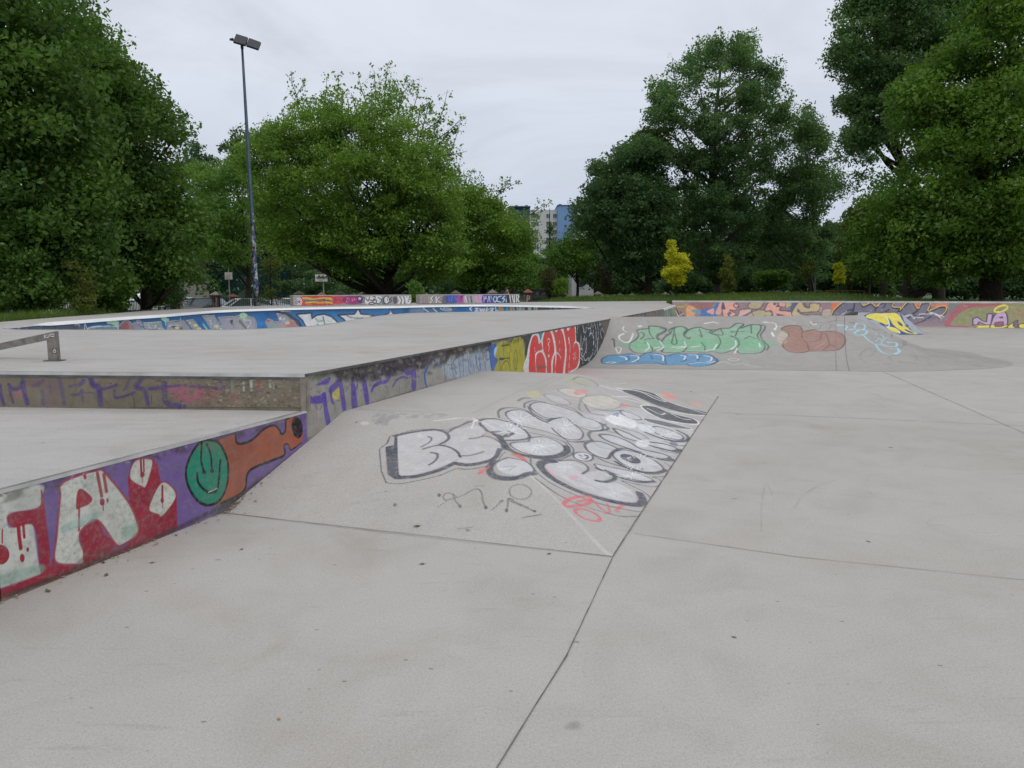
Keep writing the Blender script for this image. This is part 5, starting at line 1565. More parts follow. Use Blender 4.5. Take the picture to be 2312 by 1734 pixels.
# ------------------------------------------------------------------ paint: low graffiti walls
c = cl1
c.Z(640, 640, 6.9125)
c.fill([(150, 190), (2000, 180), (2000, 330), (150, 360)], (160, 156, 156), 0.9, 2, smooth=False)
c.fill([(280, 205), (760, 195), (770, 335), (290, 350)], (190, 60, 52), 0.97, 6)
for q, cc, w in (([(310, 230), (400, 235), (480, 250), (600, 235), (740, 240), (765, 275)], (222, 170, 50), 34), ([(320, 260), (420, 270), (500, 265), (600, 255), (700, 270), (740, 285)], (46, 100, 128), 24), ([(620, 250), (700, 270)], (58, 60, 120), 22), ([(350, 300), (480, 290), (560, 300), (700, 295), (760, 310)], (226, 176, 60), 26), ([(360, 340), (440, 330)], (214, 110, 60), 24)):
    c.line(q, w, cc, 0.95)
for x in range(500, 700, 34):
    c.line([(x, 270), (x + 8, 330)], 11, random.choice([(222, 110, 60), (226, 180, 60), (180, 50, 50)]), 0.9)
for k in range(8):
    t = 2 * math.pi * k / 8
    c.oval(245 + 34 * math.cos(t), 285 + 44 * math.sin(t), 17, 22, (232, 226, 232), 0.95); c.oval(245 + 34 * math.cos(t), 285 + 44 * math.sin(t), 7, 9, (130, 60, 110), 0.9)
for k in range(9):
    c.line([(170 + 12 * k % 60, 230 + k * 12), (220, 280)], 6, (40, 90, 140), 0.85)
c.fill([(775, 210), (950, 200), (950, 310), (780, 320)], (188, 70, 88), 0.92, 8)
for q in ([(790, 225), (860, 230)], [(790, 255), (880, 258)], [(790, 285), (840, 290)], [(880, 215), (890, 300)], [(920, 220), (915, 300)]):
    c.line(q, 9, (110, 30, 50), 0.85)
c.fill([(950, 205), (1170, 200), (1200, 310), (960, 315)], (136, 44, 104), 0.95, 8)
for q in ([(985, 250), (1010, 220), (1030, 250), (1000, 290)], [(1060, 240), (1100, 230), (1080, 280)], [(1110, 270), (1150, 240)], [(960, 300), (1000, 310)]):
    c.line(q, 14, (216, 70, 110), 0.9)
for x, y in ((1000, 235), (1075, 260), (1110, 245), (985, 280)):
    c.oval(x, y, 8, 8, (225, 190, 215), 0.9)
c.fill([(1150, 200), (1230, 200), (1220, 310), (1170, 300)], (84, 50, 110), 0.9, 8); c.oval(1190, 235, 24, 20, (205, 190, 225), 0.9)
c.fill([(1280, 220), (1520, 200), (1520, 320), (1300, 325)], (216, 218, 222), 0.95, 6)
BK = (34, 36, 44)
for q in ([(1225, 300), (1235, 230), (1262, 225), (1255, 300)], [(1285, 230), (1320, 270), (1345, 215)], [(1345, 300), (1400, 290), (1380, 265), (1350, 260)], [(1400, 210), (1430, 205), (1425, 245), (1400, 245)], [(1400, 265), (1450, 260), (1440, 310), (1410, 300)], [(1480, 220), (1530, 260), (1500, 315), (1450, 310)], [(1330, 315), (1380, 330), (1420, 312)]):
    c.line(q, 16, BK, 0.92)
c.fill([(1530, 230), (1600, 220), (1590, 320), (1530, 310)], (60, 100, 120), 0.8, 8)
for cx in (1610,):
    c.oval(cx, 258, 44, 62, (200, 214, 224), 0.97, ol=(15, BK, 0.95)); c.line([(1625, 220), (1628, 270)], 9, BK)
c.line([(1690, 215), (1665, 250), (1690, 260), (1668, 300)], 16, BK, 0.9)
c.fill([(1710, 220), (1770, 210), (1770, 300), (1720, 310)], (70, 70, 74), 0.9, 10)
for q in ([(1790, 215), (1820, 260), (1800, 310)], [(1850, 215), (1870, 260), (1860, 315)], [(1905, 210), (1915, 260), (1930, 300)], [(1950, 205), (1930, 250), (1990, 245), (1960, 310)]):
    c.line(q, 34, (206, 214, 218), 0.95); c.line([(a + 26, b) for a, b in q], 11, BK, 0.9)
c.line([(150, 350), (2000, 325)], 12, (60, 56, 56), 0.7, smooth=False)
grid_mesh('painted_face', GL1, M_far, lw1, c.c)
c = cl2
c.Z(940, 580, 4.809)
c.fill([(40, 410), (1125, 402), (1125, 505), (40, 520)], (152, 142, 142), 0.9, 2, smooth=False)
for x in (70, 95, 115):
    c.line([(x, 430), (x + 4, 500)], 10, (120, 80, 76), 0.6)
for q in ([(200, 425), (160, 450), (180, 470), (155, 495)], [(180, 430), (160, 455)], [(215, 430), (218, 495)], [(255, 440), (225, 465), (265, 490)]):
    c.line(q, 16, (220, 220, 222), 0.9); c.line([(a + 11, b) for a, b in q], 7, BK, 0.9)
c.fill([(290, 425), (350, 425), (340, 500), (280, 500)], (70, 64, 70), 0.7, 8)
c.fill([(330, 420), (450, 415), (440, 495), (330, 495)], (44, 76, 160), 0.9, 6)
for q in ([(350, 430), (360, 490)], [(390, 425), (380, 490)], [(420, 430), (440, 480)]):
    c.line(q, 9, (90, 120, 200), 0.8)
c.fill([(445, 418), (520, 418), (520, 490), (450, 495)], (168, 74, 150), 0.9, 6)
c.line([(470, 440), (500, 430), (480, 480)], 10, (80, 36, 96), 0.9)
c.fill([(520, 420), (640, 415), (640, 500), (530, 500)], (170, 166, 172), 0.9, 6)
for k in range(12):
    x = random.uniform(525, 700); c.line([(x, 425), (x + random.uniform(-20, 20), 495)], random.uniform(5, 10), random.choice([(90, 90, 100), (214, 170, 190), (60, 60, 70), (200, 200, 205)]), 0.85)
c.fill([(640, 420), (725, 415), (720, 490), (650, 495)], (206, 160, 190), 0.7, 8)
c.fill([(725, 415), (835, 412), (835, 495), (725, 500)], (60, 56, 150), 0.95, 4)
for q in ([(735, 425), (735, 490)], [(760, 425), (745, 455), (765, 450)], [(775, 490), (790, 425), (800, 490)], [(810, 425), (820, 455), (835, 425)]):
    c.line(q, 8, (206, 214, 240), 0.95)
c.fill([(835, 410), (1000, 410), (1000, 500), (840, 500)], (34, 72, 130), 0.95, 4)
for q in ([(850, 430), (835, 460), (855, 490), (875, 460), (865, 430)], [(920, 425), (885, 440), (880, 480), (920, 492)], [(960, 425), (935, 450), (960, 460), (940, 490)], [(985, 430), (975, 490)]):
    c.line(q, 11, (196, 216, 240), 0.95)
c.fill([(990, 410), (1122, 405), (1122, 498), (1000, 500)], (46, 46, 50), 0.95, 4)
for q in ([(1015, 415), (1025, 495)], [(1040, 415), (1055, 490)], [(1062, 415), (1068, 495)], [(1085, 415), (1090, 490)], [(1100, 420), (1112, 430), (1102, 460), (1115, 490)]):
    c.line(q, 14, (222, 222, 218), 0.97)
c.line([(40, 512), (1125, 500)], 9, (50, 48, 50), 0.8, smooth=False)
grid_mesh('painted_face', GL2, M_far, lw2, c.c)

# ------------------------------------------------------------------ paint: bowl
c = cb
BLB = (42, 116, 176)
ua, ub = float(k0 * al), float((k0 + len(far_idx)) * al)
keep = c.inv, c.t
c.inv = lambda x, y: ((x, y), FPX)
c.fill([(ua - 3, 0), (ub + 2, 0), (ub + 2, -1.6), (ua - 3, -1.6)], BLB, 0.97, 0.02, smooth=False)
for k in range(260):
    x, y = random.uniform(ua - 2, ub), random.uniform(-1.2, -0.05)
    c.oval(x, y, random.uniform(.1, .6), random.uniform(.04, .2), random.choice([(30, 96, 160), (66, 138, 196), (48, 108, 160), (90, 120, 140), (28, 70, 130)]), 0.35, soft=.08)
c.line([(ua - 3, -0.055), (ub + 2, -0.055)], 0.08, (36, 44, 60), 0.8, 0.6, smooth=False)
c.inv = keep[0]
c.Z(0, 690, 7.373)
c.fill([(60, 375), (300, 350), (1000, 285), (1290, 262), (1320, 300), (1340, 420), (60, 420)], (84, 92, 108), 0.95, 8)
for k in range(26):
    x = random.uniform(150, 1280)
    c.line([(x, 320), (x + random.uniform(-40, 60), 410)], random.uniform(20, 70), random.choice([(70, 78, 100), (104, 108, 120), (80, 104, 124), (96, 84, 108)]), 0.5, 0.6)
for x in (310, 490, 700, 905):
    c.line([(x, 330), (x + 10, 400)], 16, (44, 48, 62), 0.7)
c.oval(312, 370, 14, 14, (205, 200, 200), 0.8); c.oval(700, 338, 10, 10, (205, 200, 200), 0.7)
c.line([(1250, 320), (1300, 300), (1320, 330)], 24, (190, 196, 220), 0.7)
for q in ([(1405, 400), (1415, 310), (1450, 390)], [(1450, 395), (1520, 360), (1700, 345), (1960, 345)], [(1560, 355), (1580, 400)]):
    c.line(q, 16, (226, 232, 238), 0.9)
c.fill([(1470, 400), (1530, 368), (1700, 352), (1920, 350), (1960, 420), (1470, 420)], (112, 138, 140), 0.85, 6)
c.fill([(1480, 395), (1560, 385), (1540, 420), (1470, 420)], (180, 130, 120), 0.7, 8)
MG = (160, 196, 160)
for x, y, rx, ry in ((1815, 278, 26, 32), (1905, 280, 44, 34), (1940, 300, 34, 40)):
    c.oval(x, y, rx, ry, MG, 0.95, soft=4)
c.line([(1950, 320), (1970, 400)], 30, MG, 0.8); c.line([(1985, 320), (1960, 400)], 14, (205, 222, 212), 0.7)
c.Z(200, 680, 6.144)
GW = (150, 150, 156); DKL = (52, 52, 64); WHL = (214, 216, 222)
def letter(pts, col=GW, sm=False):
    c.fill(pts, col, 0.95, 3, smooth=sm, ol=(15, DKL, 0.9)); c.line(pts, 6, WHL, 0.9, smooth=sm, closed=True)
letter([(445, 400), (440, 340), (470, 290), (530, 268), (590, 300), (650, 380), (650, 420), (445, 420)], (150, 120, 122), True)
c.fill([(445, 400), (460, 330), (530, 300), (560, 360), (530, 420), (445, 420)], (142, 84, 84), 0.9, 6)
letter([(620, 310), (650, 295), (720, 340), (780, 410), (700, 430), (640, 370)], (136, 140, 158), True)
letter([(665, 280), (700, 262), (735, 300), (740, 350)], (150, 150, 160), True)
letter([(760, 300), (1000, 280), (1040, 400), (1050, 430), (800, 430)])
c.fill([(800, 320), (980, 300), (1000, 400), (840, 410)], (132, 152, 156), 0.7, 10)
c.line([(830, 320), (850, 370), (960, 380), (1000, 400)], 10, WHL, 0.8); c.fill([(840, 385), (950, 380), (980, 410), (850, 420)], DKL, 0.8, 4)
letter([(1100, 285), (1320, 265), (1420, 400), (1440, 430), (1080, 430)])
c.fill([(1130, 340), (1260, 335), (1310, 400), (1250, 410)], (84, 84, 96), 0.9, 5); c.line([(1130, 335), (1250, 335), (1280, 360)], 9, WHL, 0.9)
letter([(1350, 262), (1450, 255), (1560, 380), (1580, 430), (1480, 430)], (152, 152, 150))
letter([(1575, 202), (1740, 198), (1880, 400), (1880, 430), (1720, 430), (1640, 290)], (148, 154, 160))
letter([(1800, 225), (2120, 205), (2200, 300), (2210, 430), (1890, 430)], (150, 148, 162))
c.fill([(1960, 270), (2080, 265), (2170, 360), (2120, 390), (2030, 380)], (76, 76, 88), 0.95, 4); c.line([(2010, 280), (2060, 340), (2110, 340)], 18, (176, 178, 190), 0.8)
for x, y in ((1480, 335), (1530, 385), (1770, 350), (1230, 370)):
    c.oval(x, y, 34, 22, (214, 206, 150), 0.9, soft=5)
for x, y in ((1690, 275), (1700, 310), (985, 380), (930, 345), (1410, 305), (1120, 345), (1035, 390), (1830, 385), (760, 400)):
    c.oval(x, y, 14, 11, (216, 222, 220), 0.85)
for x, y in ((1045, 240), (1075, 260), (340, 300), (290, 290), (385, 300), (2140, 190), (2170, 205)):
    c.oval(x, y, 40, 28, MG, 0.9, soft=5)
for q in ([(1060, 260), (1075, 330)], [(2160, 210), (2180, 260)], [(395, 310), (410, 390)], [(1590, 320), (1640, 390)]):
    c.line(q, 24, (166, 200, 176), 0.8)
c.line([(1270, 235), (1280, 270)], 20, (190, 206, 214), 0.6)
c.Z(540, 670, 6.144)
letter([(-60, 280), (120, 272), (210, 300), (232, 360), (200, 460), (-60, 470)], GW, True)
c.line([(10, 340), (90, 440)], 30, (100, 100, 110), 0.9); c.line([(100, 440), (160, 370), (150, 330), (60, 320)], 8, WHL, 0.9)
c.oval(55, 260, 50, 40, MG, 0.9, soft=5); c.line([(70, 290), (80, 330)], 26, MG, 0.8)
letter([(365, 340), (400, 308), (440, 320), (500, 355), (560, 340), (545, 280), (520, 235), (620, 240), (700, 290), (830, 350), (800, 440), (400, 450)], (150, 142, 146))
c.fill([(620, 350), (700, 330), (800, 380), (790, 420), (650, 420)], (160, 110, 116), 0.85, 8); c.fill([(640, 350), (690, 340), (690, 380), (640, 385)], (206, 178, 110), 0.9, 6)
c.fill([(580, 320), (640, 310), (680, 330), (610, 350)], (110, 160, 200), 0.85, 5); c.oval(400, 330, 28, 18, (150, 96, 106), 0.8); c.fill([(410, 380), (520, 370), (480, 430), (400, 430)], (126, 150, 150), 0.8, 8)
c.fill([(550, 300), (580, 280), (590, 310), (640, 290), (630, 310), (570, 320)], (226, 228, 232), 0.9, 3)
c.fill([(520, 225), (560, 205), (700, 235), (830, 330), (900, 440), (830, 430), (760, 330), (640, 250)], DKL, 0.85, 4, smooth=False)
c.fill([(560, 190), (720, 200), (730, 212), (580, 212)], (180, 182, 184), 0.9, 3, smooth=False, ol=(6, DKL, 0.8))
WB_ = (226, 226, 226)
c.fill([(790, 245), (1000, 225), (1010, 300), (1080, 255), (1180, 242), (1280, 275), (1360, 350), (1400, 430), (930, 440), (880, 330)], WB_, 0.97, 3, smooth=False, ol=(16, DKL, 0.95))
c.oval(1180, 350, 120, 90, (190, 194, 192), 0.85); c.line([(1060, 300), (1100, 340), (1160, 330)], 18, (130, 150, 130), 0.8); c.line([(1165, 280), (1190, 400)], 16, (90, 104, 90), 0.85); c.line([(1070, 380), (1120, 400), (1260, 375), (1290, 380)], 9, DKL, 0.8); c.line([(1220, 330), (1270, 350)], 12, (150, 160, 150), 0.7)
c.fill([(1365, 255), (1600, 240), (1650, 160), (1690, 240), (1800, 245), (1900, 290), (1960, 330), (1500, 380), (1450, 310)], WB_, 0.97, 3, smooth=False, ol=(16, DKL, 0.95))
c.line([(1500, 265), (1560, 290), (1700, 300)], 14, (90, 110, 96), 0.8); c.line([(1720, 285), (1640, 330), (1560, 330)], 9, DKL, 0.8); c.fill([(1800, 250), (1830, 252), (1832, 300), (1812, 300)], (130, 140, 130), 0.8, 3)
c.fill([(1980, 270), (2080, 228), (2092, 165), (2130, 230), (2200, 245), (2260, 280), (2000, 320)], WB_, 0.97, 3, smooth=False, ol=(13, DKL, 0.95))
for k in range(9):
    x = 1090 + k * 48; c.line([(x, 195), (x + 18, 180), (x + 30, 205)], 6, (26, 60, 110), 0.8)
c.fill([(1720, 165), (2080, 160), (2080, 230), (1740, 230)], (60, 110, 150), 0.5, 12)
c.Z(940, 580, 4.809)
c.fill([(-60, 540), (60, 545), (80, 600), (-60, 600)], (120, 130, 150), 0.7, 8)
for q in ([(80, 555), (140, 600)], [(185, 560), (230, 600)], [(265, 560), (330, 580), (385, 575), (370, 560), (300, 555)]):
    c.line(q, 13, (196, 206, 212), 0.8); c.line([(a + 10, b) for a, b in q], 6, DKL, 0.8)
WS = (226, 234, 240)
for q in ([(600, 548), (580, 560), (598, 580)], [(640, 560), (670, 560), (640, 590), (675, 588)], [(690, 560), (700, 595), (715, 565), (730, 595), (740, 560)], [(770, 550), (755, 590), (785, 570)], [(800, 560), (840, 560), (800, 590), (830, 588)], [(860, 545), (868, 595), (882, 580)]):
    c.line(q, 10, WS, 0.95)
for k in range(46):
    x = random.uniform(890, 1420); c.line([(x, 540), (x + random.uniform(-12, 12), 590)], random.uniform(6, 22), random.choice([(40, 120, 150), (60, 170, 180), (36, 60, 90), (170, 190, 140), (200, 150, 80), (40, 90, 110)]), 0.75)
c.fill([(1400, 535), (1960, 555), (1960, 580), (1400, 590)], (66, 72, 76), 0.7, 8)
for k in range(26):
    x = random.uniform(1400, 1850); c.line([(x, 545), (x + random.uniform(-12, 12), 585)], random.uniform(5, 12), random.choice([(40, 42, 48), (130, 140, 140), (60, 100, 100), (170, 170, 165)]), 0.7)
grid_mesh('bowl_wall', Gb, M_bowl, bowl, c.c, True)
# ------------------------------------------------------------------ ground outside the park
PARK = [STEPL[:2]] + [np.array([-12.6, 9.5]), np.array([-11.6, 12.5])] + LB + BACK + [np.array([7.6, 36.0]), qpos(0, 1, 1.6)[:2], qpos(LQ, 1, 1.6)[:2], np.array([48, 24.0]), np.array([48, -16.0]), np.array([-16, -16.0]), np.array([-16, STEPL[1] - 0.5])]
PARK = np.array(PARK)


def park_dist(X, Y):
    q = np.stack([np.asarray(X, float).ravel(), np.asarray(Y, float).ravel()], 1)
    d = Canvas._dist(q, PARK, np.roll(PARK, -1, 0))
    ins = np.zeros(len(q), bool)
    for a, b in zip(PARK, np.roll(PARK, -1, 0)):
        if a[1] == b[1]: continue
        ins ^= ((a[1] > q[:, 1]) != (b[1] > q[:, 1])) & (q[:, 0] < (b[0] - a[0]) * (q[:, 1] - a[1]) / (b[1] - a[1]) + a[0])
    return np.where(ins, -d, d)


def terr(X, Y):
    X = np.asarray(X, float).ravel(); Y = np.asarray(Y, float).ravel()
    d = park_dist(X, Y)
    base = -0.6 * sstep(46, 56, Y) * sstep(3, -6, X) - 0.5 * sstep(60, 80, Y) * sstep(0, 8, X)
    amp = sstep(4, 7, Y) * (1 - sstep(38, 44, X))
    Bc = np.interp(X, [-12, 0, 5, 12, 16.5, 19, 21, 30], [0.7, 0.78, 1.02, 1.14, 1.28, 1.02, 0.9, 0.85])
    hl = np.where(Y < 20, np.interp(d, [-0.9, 0, 2, 7, 12], [0.78, 0.80, 0.62, 0.1, 0.0]), np.interp(d, [-0.9, 0, 1.2, 5, 9], [0.78, 0.78, 0.5, 0.0, -0.05]))
    hr = np.interp(d, [-0.9, 0, 3.5, 8, 16, 24], [0.8, 0.82, 1, 1, 0.2, 0.0])
    hr = np.where((d > 0), np.minimum(hr, 1) * np.where(d < 3.5, 0.82 + (Bc - 0.82) * np.clip(d / 3.5, 0, 1), Bc * np.interp(d, [3.5, 8, 16, 24], [1, 1, 0.2, 0])) / np.maximum(np.minimum(hr, 1), 1e-6), 0.8)
    w = sstep(-2, 3, X)
    h = amp * (hl * (1 - w) + hr * w) + base * sstep(6, 14, d) - 0.03
    h = h + 0.05 * (fnoise(X * 0.35, Y * 0.35) - 0.5) * sstep(0.5, 3, d)
    return np.where(d < -0.8, -0.6, h)


def tz(x, y):
    return float(terr([x], [y])[0])


xs = np.concatenate([[-3000, -900, -300, -160, -110, -85], np.arange(-70, 75, 0.75), [85, 110, 160, 300, 900, 3000]])
ys = np.concatenate([[-1500, -400, -120, -50], np.arange(-20, 100, 0.75), [115, 140, 180, 260, 400, 800, 1800, 4000]])
XX, YY = np.meshgrid(xs, ys, indexing='ij')
Gt = np.stack([XX, YY, terr(XX, YY).reshape(XX.shape)], 2)
m, nt, b = new_mat('grass_ground')
g_ = nn(nt, 'ShaderNodeNewGeometry')
n1 = noise(nt, g_.outputs['Position'], 0.5, 6, 0.65)
n2 = noise(nt, g_.outputs['Position'], 9.0, 4, 0.7)
cc_ = ramp(nt, n1, [(0.3, (0.035, 0.065, 0.016)), (0.55, (0.055, 0.095, 0.022)), (0.75, (0.075, 0.09, 0.032))])
nt.links.new(mixc(nt, 'MULTIPLY', 1.0, cc_, ramp(nt, n2, [(0.3, 0.55), (0.7, 1.3)])), b.inputs['Base Color'])
b.inputs['Roughness'].default_value = 0.9
M_ground = m
ground = grid_mesh('ground', Gt, M_ground, None, None, True)
tag(ground, kind='structure')

# tall grass
M_grass = mat_leaf('grass_blades', (0.07, 0.13, 0.022), (0.16, 0.24, 0.05), 0.3)


def blades(name, P, hmin, hmax, w):
    n = len(P)
    h = rng.uniform(hmin, hmax, n); a = rng.uniform(0, 6.283, n)
    lean = rng.normal(0, 0.28, (n, 2)) * h[:, None]
    s = np.stack([np.cos(a), np.sin(a)], 1) * w * rng.uniform(0.6, 1.4, n)[:, None]
    V = np.zeros((n, 3, 3))
    V[:, 0, :2] = P[:, :2] - s; V[:, 1, :2] = P[:, :2] + s; V[:, 2, :2] = P[:, :2] + lean
    V[:, 0, 2] = P[:, 2] - 0.03; V[:, 1, 2] = P[:, 2] - 0.03; V[:, 2, 2] = P[:, 2] + h
    tint = np.clip(0.5 + 0.35 * (fnoise(P[:, 0] * 0.7, P[:, 1] * 0.7) - 0.5) * 2 + rng.normal(0, 0.15, n), 0, 1)
    o = quads_mesh(name, V, M_grass, None, tint)
    return tag(o, kind='stuff')


def scatter(n, x0, x1, y0, y1, d0, d1, pw=1.0):
    X = rng.uniform(x0, x1, n); Y = rng.uniform(y0, y1, n)
    d = park_dist(X, Y)
    k = (d > d0) & (d < d0 + (d1 - d0) * rng.uniform(0, 1, n) ** pw)
    X, Y = X[k], Y[k]
    k = fnoise(X * 0.9, Y * 0.9) > 0.22
    X, Y = X[k], Y[k]
    return np.stack([X, Y, terr(X, Y)], 1)


blades('tall_grass', scatter(120000, -17, -9, 9, 21, 0.05, 3.0, 1.2), 0.10, 0.36, 0.008)
blades('tall_grass', scatter(90000, -2, 30, 30, 56, 0.15, 11, 0.8), 0.08, 0.24, 0.016)
blades('tall_grass', scatter(40000, -15, 2, 21, 42, 0.05, 2.5, 1.2), 0.03, 0.10, 0.012)

# ------------------------------------------------------------------ grind rail on the deck
M_rail = mat_plain('worn_rail', (0.25, 0.225, 0.2), 0.48, 0.45, 0.35, 14)
M_railtop = mat_plain('polished_rail', (0.55, 0.55, 0.54), 0.3, 0.8, 0.2, 6)
M_stick = mat_plain('white_sticker', (0.62, 0.6, 0.57), 0.6, 0, 0.1)
M_ink = mat_plain('black_ink', (0.02, 0.02, 0.022), 0.6, 0, 0.1)
rp = onz(119, 815.5, H2)
rail = wthing('grind_rail', (rp[0], rp[1], H2), 'grey square steel grind rail with stickers on its post, on the upper deck', 'grind rail')
pw_, zt = 0.084, onY(123, 749, rp[1])[2]
e1 = onY(0, 774, 7.15); e1 = e1 + (e1 - np.array([rp[0], rp[1], zt])) * 2.0
mb = MB()
mb.box((rp[0], rp[1] + 0.03, (H2 + zt - 0.062) / 2), (pw_, 0.06, zt - 0.062 - H2))
mb.build('post', M_rail, rail)
mb = MB(); mb.box((rp[0], rp[1] + 0.03, H2 + 0.004), (0.15, 0.12, 0.008)); mb.build('base_plate', M_dsteel, rail)
mb = MB()
a0 = np.array([rp[0] + pw_ / 2, rp[1], zt])
dd = (e1 - a0); hh = np.array([0, 0, -0.062]); ww = np.array([0, 0.06, 0])
mb.hexa([a0 + hh, a0 + dd + hh, a0 + dd + hh + ww, a0 + hh + ww, a0, a0 + dd, a0 + dd + ww, a0 + ww])
mb.build('rail_bar', M_rail, rail)
mb = MB()
t3 = np.array([0, 0, 0.002])
mb.hexa([a0 + t3 * .5, a0 + dd + t3 * .5, a0 + dd + ww + t3 * .5, a0 + ww + t3 * .5, a0 + t3 * 2, a0 + dd + t3 * 2, a0 + dd + ww + t3 * 2, a0 + ww + t3 * 2])
mb.build('rail_top', M_railtop, rail)


def sticker(x0, y0, x1, y1, Y, marks, parent, base=M_stick):
    f = lambda x, y, o: onY(x, y, Y - o)
    mb = MB(); mb.add([f(x0, y1, .002), f(x1, y1, .002), f(x1, y0, .002), f(x0, y0, .002)], [(0, 1, 2, 3)])
    s = mb.build('sticker', base, parent)
    mb = MB()
    for (a, b_, c_, d_) in marks:
        L = math.hypot(c_ - a, d_ - b_); px, py = -(d_ - b_) / L * 0.55, (c_ - a) / L * 0.55
        mb.add([f(a - px, b_ - py, .0035), f(c_ - px, d_ - py, .0035), f(c_ + px, d_ + py, .0035), f(a + px, b_ + py, .0035)], [(0, 1, 2, 3)])
    o = mb.build('print', M_ink, None)
    o.parent = s
    o.location = -np.array(parent.location) if parent.get('worldgeo') else (0, 0, 0)
    return s


k_ = 13.825
q_ = lambda z: (z[0] / k_, 730 + z[1] / k_)
S1 = [q_((1400, 365)) + q_((1490, 370)), q_((1490, 370)) + q_((1490, 410)), q_((1490, 410)) + q_((1420, 430)), q_((1420, 390)) + q_((1450, 440))]
sticker(99.6, 755.5, 109.6, 763, rp[1], S1, rail)
S2 = [q_((1560, 350)) + q_((1600, 380)), q_((1600, 380)) + q_((1640, 345)), q_((1620, 390)) + q_((1690, 370)), q_((1560, 410)) + q_((1600, 395))]
sticker(111.6, 753.5, 122.6, 761, rp[1], S2, rail)
s_ = sticker(118.6, 787, 127.4, 798, rp[1], [], rail, M_ink)
mb = MB()
c0 = (1700, 865)
ring = []
for k in range(16):
    t = 2 * math.pi * k / 16
    for r_ in (52, 30):
        ring.append(onY(*q_((c0[0] + r_ * math.cos(t), c0[1] + 1.25 * r_ * math.sin(t))), rp[1] - 0.0035))
mb.add(ring, [(2 * k, 2 * ((k + 1) % 16), 2 * ((k + 1) % 16) + 1, 2 * k + 1) for k in range(16)])
mb.add([onY(*q_(z), rp[1] - 0.0035) for z in ((1685, 880), (1705, 880), (1725, 830), (1705, 830))], [(0, 1, 2, 3)])
mb.build('sticker', M_stick, rail)

# ------------------------------------------------------------------ lamp post
m, nt, b = new_mat('stickered_pole')
g_ = nn(nt, 'ShaderNodeNewGeometry'); sp = nn(nt, 'ShaderNodeSeparateXYZ'); nt.links.new(g_.outputs['Position'], sp.inputs[0])
v_ = nn(nt, 'ShaderNodeTexVoronoi', i_Scale=7.0); nt.links.new(scaled(nt, g_.outputs['Position'], (1.4, 1.4, 0.8)), v_.inputs['Vector'])
v2_ = nn(nt, 'ShaderNodeTexVoronoi', i_Scale=17.0); nt.links.new(g_.outputs['Position'], v2_.inputs['Vector'])
sepc = nn(nt, 'ShaderNodeSeparateXYZ'); nt.links.new(v_.outputs['Color'], sepc.inputs[0])
stc = ramp(nt, sepc.outputs[0], [(0.0, (0.02, 0.02, 0.03)), (0.2, (0.4, 0.4, 0.39)), (0.42, (0.06, 0.10, 0.28)), (0.55, (0.55, 0.56, 0.58)), (0.72, (0.10, 0.09, 0.22)), (0.85, (0.30, 0.30, 0.31))], 'CONSTANT')
sepd = nn(nt, 'ShaderNodeSeparateXYZ'); nt.links.new(v2_.outputs['Color'], sepd.inputs[0])
stc = mixc(nt, 'MIX', ramp(nt, sepd.outputs[1], [(0.0, 0.0), (0.62, 0.0), (0.66, 0.85)], 'CONSTANT'), stc, (0.05, 0.05, 0.07))
hz = fmath(nt, 'SUBTRACT', sp.outputs[2], 4.2)
up = fmath(nt, 'MULTIPLY_ADD', hz, -0.9, fmath(nt, 'MULTIPLY', sepc.outputs[1], 1.2), clamp=True)
msk = fmath(nt, 'GREATER_THAN', up, 0.55)
nz = noise(nt, g_.outputs['Position'], 3.0, 4)
pol = ramp(nt, nz, [(0.3, (0.07, 0.11, 0.145)), (0.7, (0.10, 0.15, 0.19))])
nt.links.new(mixc(nt, 'MIX', msk, pol, stc), b.inputs['Base Color'])
b.inputs['Roughness'].default_value = 0.45; b.inputs['Metallic'].default_value = 0.25
M_pole = m
LY = 31.0
lb, lt = onY(581, 694, LY), onY(546.5, 104, LY)
gz = tz(lb[0], lb[1])
lamp = wthing('lamp_post', (lb[0], lb[1], gz), 'tall blue grey tapered lamp post covered in stickers at the foot with two floodlights', 'lamp post')
mb = MB()
bb_ = lb + (lb - lt) * 0.0; bb_[2] = gz
pts = [bb_ + (lt - bb_) * t for t in np.linspace(0, 1, 9)]
mb.tube(pts, list(np.linspace(0.112, 0.046, 9)), 12)
mb.build('pole', M_pole, lamp, True)
mb = MB(); mb.box((bb_[0], bb_[1], gz + 0.05), (0.45, 0.45, 0.1)); mb.tube([bb_, bb_ + [0, 0, 0.35]], [0.15, 0.125], 12); mb.build('pole_base', M_dsteel, lamp)
M_lamp = mat_plain('lamp_housing', (0.055, 0.058, 0.065), 0.5, 0.3, 0.2, 20)
M_lens = mat_plain('lamp_lens', (0.22, 0.23, 0.25), 0.25, 0.0, 0.2, 30)


def flood(quad, mats):
    q = [onY(*p, Y) for p, Y in zip(quad, (LY - 0.10, LY - 0.12, LY - 0.38, LY - 0.36))]
    n = np.cross(q[1] - q[0], q[3] - q[0]); n /= np.linalg.norm(n)
    if n[2] < 0: n = -n
    mb = MB()
    mb.hexa([q[0], q[1], q[2], q[3]] + [p + n * 0.09 for p in q])
    h = mb.build('floodlight', M_lamp, lamp)
    for r0, r1 in ((0.12, 0.26), (0.70, 0.86)):
        for c0_, c1_ in ((0.08, 0.42), (0.56, 0.92)):
            B_ = lambda u, v: (q[0] * (1 - u) * (1 - v) + q[1] * u * (1 - v) + q[2] * u * v + q[3] * (1 - u) * v) - n * 0.006
            mb = MB(); P = [B_(c0_, r0), B_(c1_, r0), B_(c1_, r1), B_(c0_, r1)]
            mb.hexa(P + [p + n * 0.008 for p in P])
            o = mb.build('lens', M_lens, None); o.parent = h; o.location = -np.array(lamp.location)
    return h


